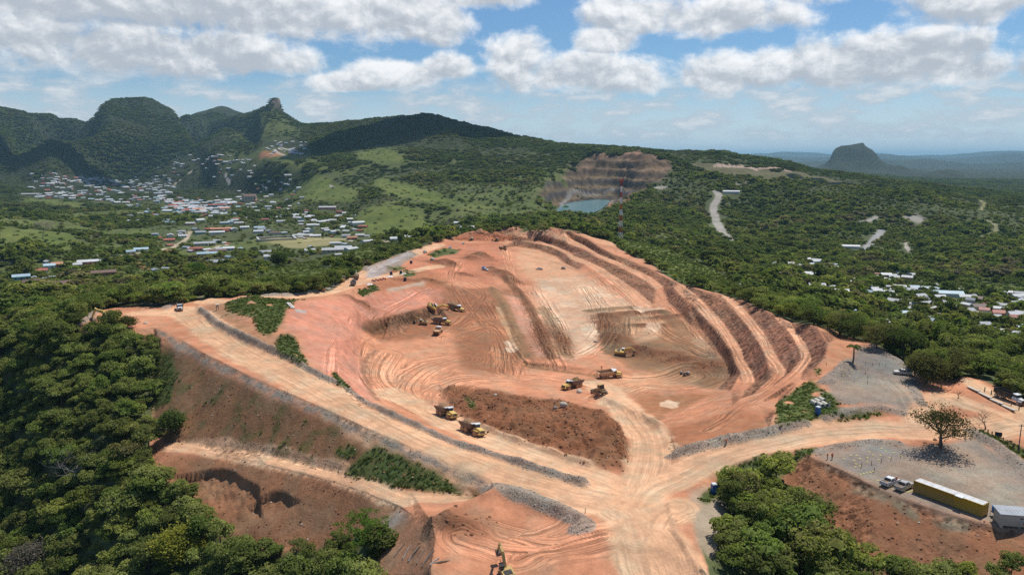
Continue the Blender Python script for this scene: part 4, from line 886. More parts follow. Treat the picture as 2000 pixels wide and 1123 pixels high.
def mesh_from(name, verts, faces, mat, tone=None, smooth=False):
    me = bpy.data.meshes.new(name); me.from_pydata([tuple(v) for v in verts], [], [tuple(f) for f in faces]); me.update()
    if tone is not None:
        a = me.attributes.new('tone', 'FLOAT', 'POINT'); a.data.foreach_set('value', np.asarray(tone, np.float32))
    if smooth: me.polygons.foreach_set('use_smooth', [True] * len(me.polygons))
    for mt in (mat if isinstance(mat, (list, tuple)) else [mat]): me.materials.append(mt)
    return me
def crown_geo(rng, R, H, z0, lobes, leaves, size, flat=.75, droop=0.0, core=True):
    """a crown: leaf tufts spread through uneven lobes"""
    V, F, T = [], [], []
    L_ = []
    for i in range(lobes):
        a = rng.uniform(0, 6.283); rr = R * .72 * math.sqrt(rng.uniform(0, 1)); h = rng.uniform(.25, .82)
        c = np.array([rr * math.cos(a), rr * math.sin(a), z0 + H * h * (1 - .35 * (rr / R) ** 2)])
        L_.append((c, R * rng.uniform(.30, .50), H * rng.uniform(.18, .30), rng.uniform(.25, .75)))
    for i in range(leaves):
        c, rr, rh, tn = L_[rng.integers(len(L_))]
        d = rng.normal(size=3); d[2] = abs(d[2]) * 1.0 - .25; d /= np.linalg.norm(d) + 1e-9
        k = rng.uniform(.72, 1.08) ** .5
        p = c + d * np.array([rr, rr, rh]) * k
        n = d * np.array([1, 1, 1.2]) + rng.normal(size=3) * .55 + np.array([0, 0, flat]); n /= np.linalg.norm(n)
        u = np.cross(n, rng.normal(size=3)); u /= np.linalg.norm(u) + 1e-9; v = np.cross(n, u)
        s = size * rng.uniform(.6, 1.35)
        b = len(V); e = n * s * .22
        q = [p - u * s * .5 - e, p - v * s * .32 * rng.uniform(.7, 1.2), p + u * s * .5 - e, p + v * s * .36 * rng.uniform(.7, 1.2)]
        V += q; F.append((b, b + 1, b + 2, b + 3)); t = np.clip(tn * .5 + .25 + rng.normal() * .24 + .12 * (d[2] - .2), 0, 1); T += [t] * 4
    if core:
        for c, rr, rh, tn in L_:
            b = len(V); ring = 6
            V.append(c + np.array([0, 0, rh * .55])); V.append(c - np.array([0, 0, rh * .6]))
            for q in range(ring):
                a = q / ring * 6.283 + rng.uniform(-.2, .2); V.append(c + np.array([math.cos(a) * rr * .6, math.sin(a) * rr * .6, rng.uniform(-.25, .1) * rh]))
            for q in range(ring):
                x, y = b + 2 + q, b + 2 + (q + 1) % ring; F.append((b, x, y)); F.append((b + 1, y, x))
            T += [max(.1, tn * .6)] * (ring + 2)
    return V, F, T
def tube(V, F, pts, radii, seg=5):
    b = len(V)
    for i, (p, r) in enumerate(zip(pts, radii)):
        p = np.array(p, float); q = np.array(pts[min(i + 1, len(pts) - 1)], float) - np.array(pts[max(i - 1, 0)], float)
        q /= np.linalg.norm(q) + 1e-9
        u = np.cross(q, (0.3, 0.9, 0.1)); u /= np.linalg.norm(u) + 1e-9; v = np.cross(q, u)
        for k in range(seg):
            a = k / seg * 6.283; V.append(p + (u * math.cos(a) + v * math.sin(a)) * r)
    for i in range(len(pts) - 1):
        for k in range(seg):
            x, y = b + i * seg + k, b + i * seg + (k + 1) % seg; F.append((x, y, y + seg, x + seg))
    F.append(tuple(b + k for k in range(seg))[::-1]); F.append(tuple(b + (len(pts) - 1) * seg + k for k in range(seg)))
def trunk_geo(rng, R, H, z0, limbs=5, r0=.22):
    V, F = [], []
    top = np.array([rng.normal() * .2, rng.normal() * .2, z0 + H * .35])
    tube(V, F, [(0, 0, -1.2), (0, 0, 0), top * .5, top], [r0 * 1.25, r0, r0 * .8, r0 * .65])
    for i in range(limbs):
        a = i / limbs * 6.283 + rng.uniform(-.4, .4); rr = R * rng.uniform(.4, .7)
        e = np.array([rr * math.cos(a), rr * math.sin(a), z0 + H * rng.uniform(.45, .8)])
        s = top * rng.uniform(.7, 1); m = (s + e) / 2 + np.array([0, 0, .12 * H])
        tube(V, F, [s, m, e], [r0 * .5, r0 * .33, r0 * .12], 4)
    return V, F
def build_variants():
    out = []
    for k in range(9):
        rng = np.random.default_rng(100 + k)
        R = (4.2, 3.6, 4.8, 3.0, 5.2, 3.4, 4.4, 2.8, 4.0)[k]; H = (4.6, 5.0, 4.4, 4.6, 4.8, 4.0, 5.6, 3.6, 4.2)[k]; z0 = (2.2, 2.6, 2.4, 1.6, 2.6, 1.2, 3.0, .8, 2.0)[k]
        V, F, T = crown_geo(rng, R, H, z0, 13 + k % 4, 1000, .62)
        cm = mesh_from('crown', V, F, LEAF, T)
        V, F = trunk_geo(rng, R, H, z0)
        out.append((cm, mesh_from('trunk', V, F, BARK), R, H + z0))
    return out
TREES = build_variants()
def far_variants():
    out = []
    for k in range(7):
        rng = np.random.default_rng(300 + k)
        V, F, T = crown_geo(rng, 4.3, (4.0, 5.0, 3.6, 5.4, 4.0, 4.4, 3.8)[k], .6, 9, 190, 1.45, flat=1.9)
        out.append(mesh_from('far_crown', V, F, LEAF_FAR, T))
    for k in range(4):
        rng = np.random.default_rng(340 + k)     # a clump of crowns, for the hillsides kilometres off
        V, F, T = crown_geo(rng, 12.0, 7.0, -1.0, 15, 170, 3.4, flat=1.9)
        out.append(mesh_from('far_clump', V, F, LEAF_MTN, T))
    return out
FAR = far_variants()
def weed_variants():
    out = []
    for k in range(4):
        rng = np.random.default_rng(400 + k)
        V, F, T = crown_geo(rng, .9, .7, 0.0, 5, 90, .34, flat=.2, core=(k % 2 == 0))
        out.append(mesh_from('weed', V, F, LEAF_WEED, T))
    return out
WEEDS = weed_variants()

def scatter_object(name, label, pts, meshes, category=None):
    """one mass of plants or stones: points carrying copies (uncountable stuff)"""
    src = bpy.data.collections.new(name + '_source')
    for i, me in enumerate(meshes):
        o = bpy.data.objects.new('%s_source_%02d' % (name, i), me); src.objects.link(o)
    P = np.array([p[:3] for p in pts], np.float32)
    me = bpy.data.meshes.new(name); me.vertices.add(len(P)); me.vertices.foreach_set('co', P.ravel())
    a = me.attributes.new('vscale', 'FLOAT_VECTOR', 'POINT'); a.data.foreach_set('vector', np.array([p[3] for p in pts], np.float32).ravel())
    a = me.attributes.new('vrot', 'FLOAT_VECTOR', 'POINT'); a.data.foreach_set('vector', np.array([p[4] for p in pts], np.float32).ravel())
    a = me.attributes.new('vid', 'INT', 'POINT'); a.data.foreach_set('value', np.array([p[5] for p in pts], np.int32))
    o = bpy.data.objects.new(name, me); COL.objects.link(o)
    ng = bpy.data.node_groups.new(name + '_nodes', 'GeometryNodeTree')
    ng.interface.new_socket('Geometry', in_out='INPUT', socket_type='NodeSocketGeometry'); ng.interface.new_socket('Geometry', in_out='OUTPUT', socket_type='NodeSocketGeometry')
    N = ng.nodes; gi = N.new('NodeGroupInput'); go = N.new('NodeGroupOutput'); ip = N.new('GeometryNodeInstanceOnPoints'); ci = N.new('GeometryNodeCollectionInfo')
    ci.inputs[0].default_value = src; ci.inputs['Separate Children'].default_value = True; ci.inputs['Reset Children'].default_value = True
    def attr(nm, tp):
        n = N.new('GeometryNodeInputNamedAttribute'); n.data_type = tp; n.inputs[0].default_value = nm; return n.outputs[0]
    ip.inputs['Pick Instance'].default_value = True
    l = ng.links
    l.new(gi.outputs[0], ip.inputs['Points']); l.new(ci.outputs[0], ip.inputs['Instance']); l.new(attr('vid', 'INT'), ip.inputs['Instance Index'])
    e2r = N.new('FunctionNodeEulerToRotation'); l.new(attr('vrot', 'FLOAT_VECTOR'), e2r.inputs[0]); l.new(e2r.outputs[0], ip.inputs['Rotation'])
    l.new(attr('vscale', 'FLOAT_VECTOR'), ip.inputs['Scale']); l.new(ip.outputs[0], go.inputs[0])
    md = o.modifiers.new('scatter', 'NODES'); md.node_group = ng
    o['kind'] = 'stuff'; o['label'] = label
    if category: o['category'] = category
    return o
def tag(o, label, cat, group=None):
    o['label'] = label; o['category'] = cat
    if group: o['group'] = group
    return o
def thing(name, label, cat, loc=(0, 0, 0), rz=0.0, group=None, scale=1.0):
    o = bpy.data.objects.new(name, None); COL.objects.link(o)
    o.location = loc; o.rotation_euler = (0, 0, rz); o.scale = (scale,) * 3 if not hasattr(scale, '__len__') else scale
    o.empty_display_size = .2
    return tag(o, label, cat, group)
def part(name, me, parent):
    o = bpy.data.objects.new(name, me); COL.objects.link(o); o.parent = parent
    return o

# --- where the wood stands: candidates over the visible country, culled behind ridges
def sample(Agrid, x, y):
    i = np.clip(np.searchsorted(WR, np.log(np.maximum(5, np.hypot(x, y)))), 0, NR - 1); j = np.clip(np.searchsorted(TH, np.arctan2(x, y)), 0, NC - 1)
    return Agrid[i, j]
elev = (Z2 - CAM_H) / R2
run_max = np.maximum.accumulate(elev, axis=0)
def jitter_field(r0, r1, step, seed, th=.68):
    rng = np.random.default_rng(seed); rows = []
    r = r0
    while r < r1:
        n = max(2, int(2 * th * r / step)); t = (np.arange(n) + rng.uniform(0, 1)) / n * 2 * th - th
        t = t + rng.uniform(-.5, .5, n) * step / r; rr = r + rng.uniform(-.5, .5, n) * step
        rows.append(np.stack([rr * np.sin(t), rr * np.cos(t)], 1)); r += step * .9
    return np.concatenate(rows)
def keep(P, veg_min, rng, h=7.0):
    v = sample(veg, P[:, 0], P[:, 1]); z = sample(Z2, P[:, 0], P[:, 1]); R = np.hypot(P[:, 0], P[:, 1])
    top = (z + h - CAM_H) / R
    vis = top > sample(run_max, P[:, 0], P[:, 1]) - 3.0 / R
    return (rng.uniform(0, 1, len(P)) < np.clip((v - veg_min) / (1 - veg_min), 0, 1)) & vis
#@@TREES@@

# ------------------------------------------------------------------ houses of the town and the villages
def box_geo(V, F, x0, x1, y0, y1, z0, z1):
    b = len(V); V += [(x, y, z) for z in (z0, z1) for x, y in ((x0, y0), (x1, y0), (x1, y1), (x0, y1))]
    F += [(b + 3, b + 2, b + 1, b), (b + 4, b + 5, b + 6, b + 7), (b, b + 1, b + 5, b + 4), (b + 1, b + 2, b + 6, b + 5), (b + 2, b + 3, b + 7, b + 6), (b + 3, b, b + 4, b + 7)]
def gable_geo(V, F, w, d, z, rise, over=.5, th=.12):
    """two-sided sheet roof with thickness; ridge along x"""
    b = len(V); X = w / 2 + over; Y = d / 2 + over; e = rise * over / (d / 2)
    for s in (0, th):
        V += [(-X, -Y, z - e + s), (X, -Y, z - e + s), (X, 0, z + rise + s), (-X, 0, z + rise + s), (X, Y, z - e + s), (-X, Y, z - e + s)]
    F += [(b + 6, b + 7, b + 8, b + 9), (b + 9, b + 8, b + 10, b + 11), (b + 3, b + 2, b + 1, b), (b + 5, b + 4, b + 2, b + 3), (b, b + 1, b + 7, b + 6), (b + 4, b + 5, b + 11, b + 10),
          (b + 1, b + 2, b + 8, b + 7), (b + 2, b + 4, b + 10, b + 8), (b, b + 6, b + 9, b + 3), (b + 3, b + 9, b + 11, b + 5)]
def roof_mat(name, col, rough=.55):
    m, nt, out = new_mat(name)
    tc = nt.new('ShaderNodeTexCoord'); wv = nt.new('ShaderNodeTexWave', wave_type='BANDS', bands_direction='X'); wv.inputs['Scale'].default_value = 4.0; nt.l.new(tc.outputs['Object'], wv.inputs[0])
    oi = nt.new('ShaderNodeObjectInfo'); n = nt.noise(nt.vmath('ADD', tc.outputs['Object'], oi.outputs['Location']), .6, 5, .65)
    k = nt.math('MULTIPLY', nt.rng(n, .3, .7, .78, 1.1), nt.rng(oi.outputs['Random'], 0, 1, .72, 1.12, False))
    c = nt.mix(1.0, (*col, 1), nt.xyz(k, k, k), 'MULTIPLY'); c = nt.mix(nt.rng(n, .58, .75, 0, .45), c, (.22, .11, .06, 1))
    bs = nt.new('ShaderNodeBsdfPrincipled'); bs.inputs['Roughness'].default_value = rough; nt.l.new(c, bs.inputs['Base Color'])
    bp = nt.new('ShaderNodeBump'); bp.inputs['Strength'].default_value = .4; bp.inputs['Distance'].default_value = .05; nt.l.new(wv.outputs[0], bp.inputs['Height']); nt.l.new(bp.outputs[0], bs.inputs['Normal'])
    nt.l.new(bs.outputs[0], out.inputs[0]); return m
ROOFS = {'white': roof_mat('roof_white', (.56, .57, .565)), 'grey': roof_mat('roof_grey', (.40, .42, .44)), 'red': roof_mat('roof_red', (.42, .12, .07)), 'brown': roof_mat('roof_brown', (.16, .085, .06)), 'blue': roof_mat('roof_blue', (.38, .52, .58)), 'orange': roof_mat('roof_orange', (.55, .25, .13))}
WALLS = [simple_mat('wall_cream', (.52, .45, .34), .9), simple_mat('wall_white', (.62, .60, .56), .9), simple_mat('wall_pink', (.50, .24, .20), .9), simple_mat('wall_teal', (.22, .36, .36), .9), simple_mat('wall_brick', (.36, .19, .12), .9)]
DARK = simple_mat('dark_opening', (.03, .03, .035), .4)
HOUSE_ME = {}
def house_parts(w, d, wall_h, rise):
    key = (round(w), round(d), round(wall_h * 2), round(rise * 4))
    if key in HOUSE_ME: return HOUSE_ME[key]
    w, d = key[0], key[1]; wall_h = key[2] / 2; rise = key[3] / 4
    V, F = [], []; box_geo(V, F, -w / 2, w / 2, -d / 2, d / 2, -1.5, wall_h)
    b = len(V); V += [(-w / 2, -d / 2, wall_h), (-w / 2, d / 2, wall_h), (-w / 2, 0, wall_h + rise * .98), (w / 2, -d / 2, wall_h), (w / 2, d / 2, wall_h), (w / 2, 0, wall_h + rise * .98)]; F += [(b, b + 2, b + 1), (b + 3, b + 4, b + 5)]
    wall = (V, F)
    V, F = [], []; gable_geo(V, F, w, d, wall_h + .02, rise); roof = (V, F)
    HOUSE_ME[key] = (wall, roof, {}, key); return HOUSE_ME[key]
def far_house(w, d, h, rise, rc, wi):
    wall, roof, cache, key = house_parts(w, d, h, rise)
    k = ('far', rc, wi)
    if k not in cache:
        V = list(wall[0]) + list(roof[0]); n = len(wall[0]); F = list(wall[1]) + [tuple(i + n for i in f) for f in roof[1]]
        me = mesh_from('house', V, F, [WALLS[wi], ROOFS[rc]]); me.polygons.foreach_set('material_index', [0] * len(wall[1]) + [1] * len(roof[1])); cache[k] = me
    return cache[k]
def clear_veg(x, y, rad, front=1.0):
    global veg
    r = math.hypot(x, y); ux, uy = -x / r, -y / r
    i0, i1 = np.searchsorted(WR, math.log(max(10, r - rad * (3 + 2 * front)))), np.searchsorted(WR, math.log(r + rad * 3))
    t = math.atan2(x, y); c0, c1 = np.searchsorted(TH, t - rad * 3 / r), np.searchsorted(TH, t + rad * 3 / r)
    xx, yy = X2[i0:i1, c0:c1] - x, Y2[i0:i1, c0:c1] - y
    al = xx * ux + yy * uy; ac = xx * uy - yy * ux
    al = np.where(al > 0, np.maximum(al - rad * front, 0), al)
    veg[i0:i1, c0:c1] *= 1 - np.exp(-((al / rad) ** 2 + (ac / rad) ** 2) ** 2)
HRNG = np.random.default_rng(5); PLACED = []
def place_far(px, py, w, d, h, rc, label, group, rz=None, wi=None):
    x, y, z = hit(px, py)
    for (a, b) in PLACED:
        if (a - x) ** 2 + (b - y) ** 2 < 9 ** 2: return None
    PLACED.append((x, y))
    o = bpy.data.objects.new('house', far_house(w, d, h, .9 + .1 * d, rc, int(HRNG.integers(5)) if wi is None else wi)); COL.objects.link(o)
    o.location = (x, y, z - .1); o.rotation_euler = (0, 0, (HRNG.uniform(-.9, .9) if rz is None else rz) - math.atan2(x, y) * .5)
    tag(o, label, 'house', group); clear_veg(x, y, max(w, d) * .55 * max(1, math.hypot(x, y) / 1500), 1.0 if math.hypot(x, y) > 1200 else .9)
    return o
CLUSTERS = [  # outline box in the photo, count, width range, (roof, share)..., where
 ((85, 345, 190, 386), 46, (13, 24), 'the left edge of the far valley town', (('white', .62), ('grey', .14), ('red', .12), ('blue', .12))),
 ((190, 352, 340, 396), 46, (13, 24), 'the wooded middle of the far valley town', (('white', .62), ('grey', .18), ('red', .1), ('blue', .1))),
 ((285, 302, 500, 345), 22, (12, 20), 'the upper slope behind the far valley town', (('white', .7), ('grey', .2), ('orange', .1))),
 ((325, 392, 455, 416), 48, (14, 26), 'the crowded centre of the valley town', (('white', .55), ('grey', .18), ('red', .15), ('orange', .06), ('blue', .06))),
 ((450, 350, 540, 400), 14, (9, 15), 'the trees right of the town church', (('white', .75), ('grey', .25))),
 ((522, 276, 600, 305), 36, (10, 15), 'the estate on the grassy hillside below the rock horn', (('white', .85), ('grey', .15))),
 ((560, 398, 690, 440), 14, (9, 15), 'the trees left of the round green hill', (('white', .75), ('red', .15), ('grey', .1))),
 ((880, 420, 925, 452), 6, (8, 13), 'the trees behind the left rim of the mine', (('white', .85), ('grey', .15))),
 ((1455, 500, 1610, 532), 12, (6, 10), 'the trees behind the right rim of the mine', (('white', .8), ('grey', .2))),
 ((1620, 535, 1780, 600), 18, (6, 10), 'the trees left of the right-hand village', (('white', .8), ('grey', .2))),
 ((1700, 560, 1840, 645), 20, (5, 9), 'the left half of the right-hand village', (('white', .75), ('grey', .15), ('blue', .1))),
 ((1810, 575, 2000, 675), 28, (5, 9), 'the right-hand village below the lot', (('white', .45), ('grey', .3), ('red', .12), ('brown', .13)))]
for (x0, y0, x1, y1), n, (w0, w1), where, cols in CLUSTERS:
    names = [c for c, s in cols]; pr = np.array([s for c, s in cols])
    cen = [(HRNG.uniform(x0, x1), HRNG.uniform(y0, y1)) for _ in range(max(2, n // 6))]
    got = 0
    for k in range(n * 3):
        if got >= n: break
        if HRNG.uniform() < .6:
            c = cen[HRNG.integers(len(cen))]; px = c[0] + HRNG.normal() * (x1 - x0) * .12; py = c[1] + HRNG.normal() * (y1 - y0) * .09
        else: px, py = HRNG.uniform(x0, x1), HRNG.uniform(y0, y1)
        if not (x0 <= px <= x1 and y0 <= py <= y1): continue
        rc = names[HRNG.choice(len(names), p=pr / pr.sum())]; w = HRNG.uniform(w0, w1)
        if place_far(px, py, w, w * HRNG.uniform(.5, .75), 2.8, rc, '%s-roofed house among %s' % (rc, where) if where.startswith('the trees') else ('%s-roofed house on %s' if where.startswith('the upper slope') else '%s-roofed house in %s') % (rc, where), 'houses: ' + where): got += 1
BIG = [(425, 403, 46, 16, 'red', 'long red-roofed hall at the right end of the valley town centre'), (372, 405, 40, 18, 'white', 'broad white-roofed hall in front of the valley town centre'), (408, 411, 34, 16, 'grey', 'broad grey-roofed hall at the front edge of the valley town centre'),
       (60, 381, 50, 12, 'white', 'long white roof alone at the far left of the valley'), (566, 344, 30, 12, 'white', 'white-roofed shed alone above the grass slope right of the town'), (640, 408, 34, 12, 'white', 'long pale roof under the trees left of the round green hill'),
       (1497, 540, 22, 9, 'white', 'white-roofed workshop at the left end of the truck yard behind the rim'), (1565, 541, 26, 10, 'white', 'long white-roofed shed on the truck yard behind the rim'), (1595, 565, 12, 8, 'white', 'white-roofed cabin in front of the truck yard behind the rim'), (1640, 577, 12, 8, 'white', 'white-roofed cabin nearest the rim of the mine benches'), (1849, 579, 24, 8, 'blue', 'long pale blue roof standing above the right-hand village'), (1660, 485, 26, 8, 'white', 'low white shed beside the grey road on the right'), (1428, 377, 34, 8, 'white', 'low white shed beside the far grey road')]
for px, py, w, d, rc, lb in BIG: place_far(px, py, w, d, 3.5, rc, lb, None, 0)

def near_house(px, py, w, d, rc, wi, label, rz=0.0, h=2.8):
    x, y, z = hit(px, py); PLACED.append((x, y))
    t = thing('house', label, 'house', (x, y, z), rz - math.atan2(x, y))
    wall, roof, cache, key = house_parts(w, d, h, .8 + .09 * d)
    w, d = key[0], key[1]; h = key[2] / 2
    part('wall', mesh_from('wall', *wall, WALLS[wi]), t); part('roof', mesh_from('roof', *roof, ROOFS[rc]), t)
    n = max(2, int(w // 4))
    for i in range(n):
        cx = (i + .5) / n * w - w / 2; V, F = [], []
        if i == n // 2: box_geo(V, F, cx - .5, cx + .5, -d / 2 - .05, -d / 2 + .05, 0, 2.1); part('door', mesh_from('door', V, F, DARK), t)
        else: box_geo(V, F, cx - .6, cx + .6, -d / 2 - .05, -d / 2 + .05, 1.0, 2.0); part('window', mesh_from('window', V, F, DARK), t)
    clear_veg(x, y, max(w, d) * .62, 1.0)
NEAR = [(172, 516, 18, 9, 'white', 2, 'long white-roofed house with reddish walls beside the dirt road'), (78, 534, 12, 8, 'red', 1, 'red-roofed house with pale walls above the dirt road at far left'), (42, 546, 12, 8, 'blue', 3, 'grey-blue roofed house at the left edge beside the dirt road'), (112, 521, 9, 7, 'orange', 4, 'rusty-roofed house half hidden behind the trees at left'), (97, 524, 9, 7, 'blue', 1, 'pale blue roofed shed left of the rusty-roofed house'),
        (276, 491, 15, 8, 'blue', 1, 'pale blue roofed house on the bend of the dirt road'), (256, 496, 9, 7, 'blue', 0, 'small pale blue roof left of the road bend'), (203, 538, 18, 8, 'brown', 4, 'long dark brown roof on the green below the dirt road'), (64, 557, 12, 8, 'brown', 4, 'dark brown roofed hut at the left, below the dirt road'), (122, 560, 13, 9, 'brown', 0, 'dark brown roofed hut right of its neighbour below the road'), (152, 522, 7, 6, 'white', 1, 'small white-roofed lean-to in front of the long white roof'),
        (331, 472, 14, 8, 'red', 2, 'crimson-walled house under the trees at the road fork'), (357, 464, 12, 7, 'white', 1, 'white-roofed house right of the crimson house'), (400, 479, 26, 11, 'grey', 0, 'large grey barrel-like roof in the near village'), (432, 450, 34, 10, 'orange', 4, 'long salmon-roofed hall behind the near village'), (424, 457, 22, 8, 'white', 1, 'white-roofed block in front of the salmon-roofed hall'), (478, 447, 14, 8, 'white', 1, 'white house standing alone left of the walled yard'),
        (383, 490, 14, 7, 'red', 4, 'small red roof left in the row below the grey roof'), (405, 500, 20, 8, 'blue', 2, 'pale roof with pink wall at the front of the near village'), (425, 494, 18, 8, 'brown', 4, 'long brown roof in the row below the grey roof'), (447, 489, 12, 7, 'white', 1, 'white roof at the right end of the row below the grey roof'), (425, 517, 18, 8, 'grey', 0, 'grey-roofed shacks alone below the near village'),
        (518, 497, 12, 8, 'grey', 1, 'blue-grey roofed house behind the dark round tree'), (528, 506, 11, 8, 'white', 1, 'white-roofed house beside the dark round tree'), (505, 455, 14, 8, 'white', 1, 'white-walled house behind the walled yard'), (537, 458, 16, 8, 'brown', 1, 'brown-roofed house behind the walled yard'), (591, 463, 28, 9, 'white', 0, 'long white-roofed school right of the walled yard'), (616, 464, 15, 8, 'white', 0, 'white-roofed block right of the long school'), (598, 456, 9, 6, 'white', 1, 'small white roof behind the long school'),
        (650, 493, 20, 9, 'white', 0, 'white-roofed sheds on the slope above the scrub'), (671, 489, 16, 9, 'grey', 0, 'grey-roofed shed at the right end of the sheds on the slope'), (606, 494, 10, 7, 'white', 0, 'small white roof left of the sheds on the slope'), (688, 468, 13, 8, 'orange', 4, 'orange-walled house at the edge of the village near the mine'), (676, 464, 11, 7, 'grey', 1, 'grey roof behind the orange-walled house'), (703, 463, 12, 7, 'white', 0, 'white roof right of the orange-walled house'), (773, 471, 11, 7, 'white', 1, 'small white roof close behind the upper haul road'), (805, 468, 22, 7, 'white', 1, 'long pinkish-white roof close behind the upper haul road')]
for a in NEAR: near_house(*a)
# church-like hall and the walled yard
def church():
    x, y, z = hit(489, 392); t = thing('church', 'tall sandy-walled church above the valley town roofs', 'church', (x, y, z), .25)
    V, F = [], []; box_geo(V, F, -16, 16, -9, 9, -2, 13); part('nave_wall', mesh_from('nave_wall', V, F, WALLS[0]), t)
    V, F = [], []; gable_geo(V, F, 32, 18, 13, 5, .6); part('roof', mesh_from('roof', V, F, ROOFS['brown']), t)
    V, F = [], []; box_geo(V, F, -22, -16.05, -4, 4, -2, 19); part('tower', mesh_from('tower', V, F, WALLS[0]), t)
    for k in range(4):
        V, F = [], []; box_geo(V, F, -11 + k * 7, -9 + k * 7, -9.1, -8.95, 4, 9); part('window', mesh_from('window', V, F, DARK), t)
    clear_veg(x, y, 26, 1.2); PLACED.append((x, y))
church()
def walled_yard():
    x, y, z = hit(540, 467); t = thing('walled_yard', 'rectangular yard ringed by a low white-capped wall in the near village', 'yard', (x, y, z - .5), -math.atan2(x, y) + .1)
    W, D = 48, 36
    for nm, (x0, x1, y0, y1) in (('wall', (-W / 2, W / 2, -D / 2, -D / 2 + 1)), ('wall', (-W / 2, W / 2, D / 2 - 1, D / 2)), ('wall', (-W / 2, -W / 2 + 1, -D / 2 + 1.02, D / 2 - 1.02)), ('wall', (W / 2 - 1, W / 2, -D / 2 + 1.02, D / 2 - 1.02))):
        V, F = [], []; box_geo(V, F, x0, x1, y0, y1, -2, 2.2); p = part(nm, mesh_from(nm, V, F, WALLS[0]), t)
        V, F = [], []; box_geo(V, F, x0 - .6, x1 + .6, y0 - .6, y1 + .6, 2.23, 2.6); part('cap', mesh_from('cap', V, F, ROOFS['white']), p)
    clear_veg(x, y, 28, 1.0); PLACED.append((x, y))
walled_yard()

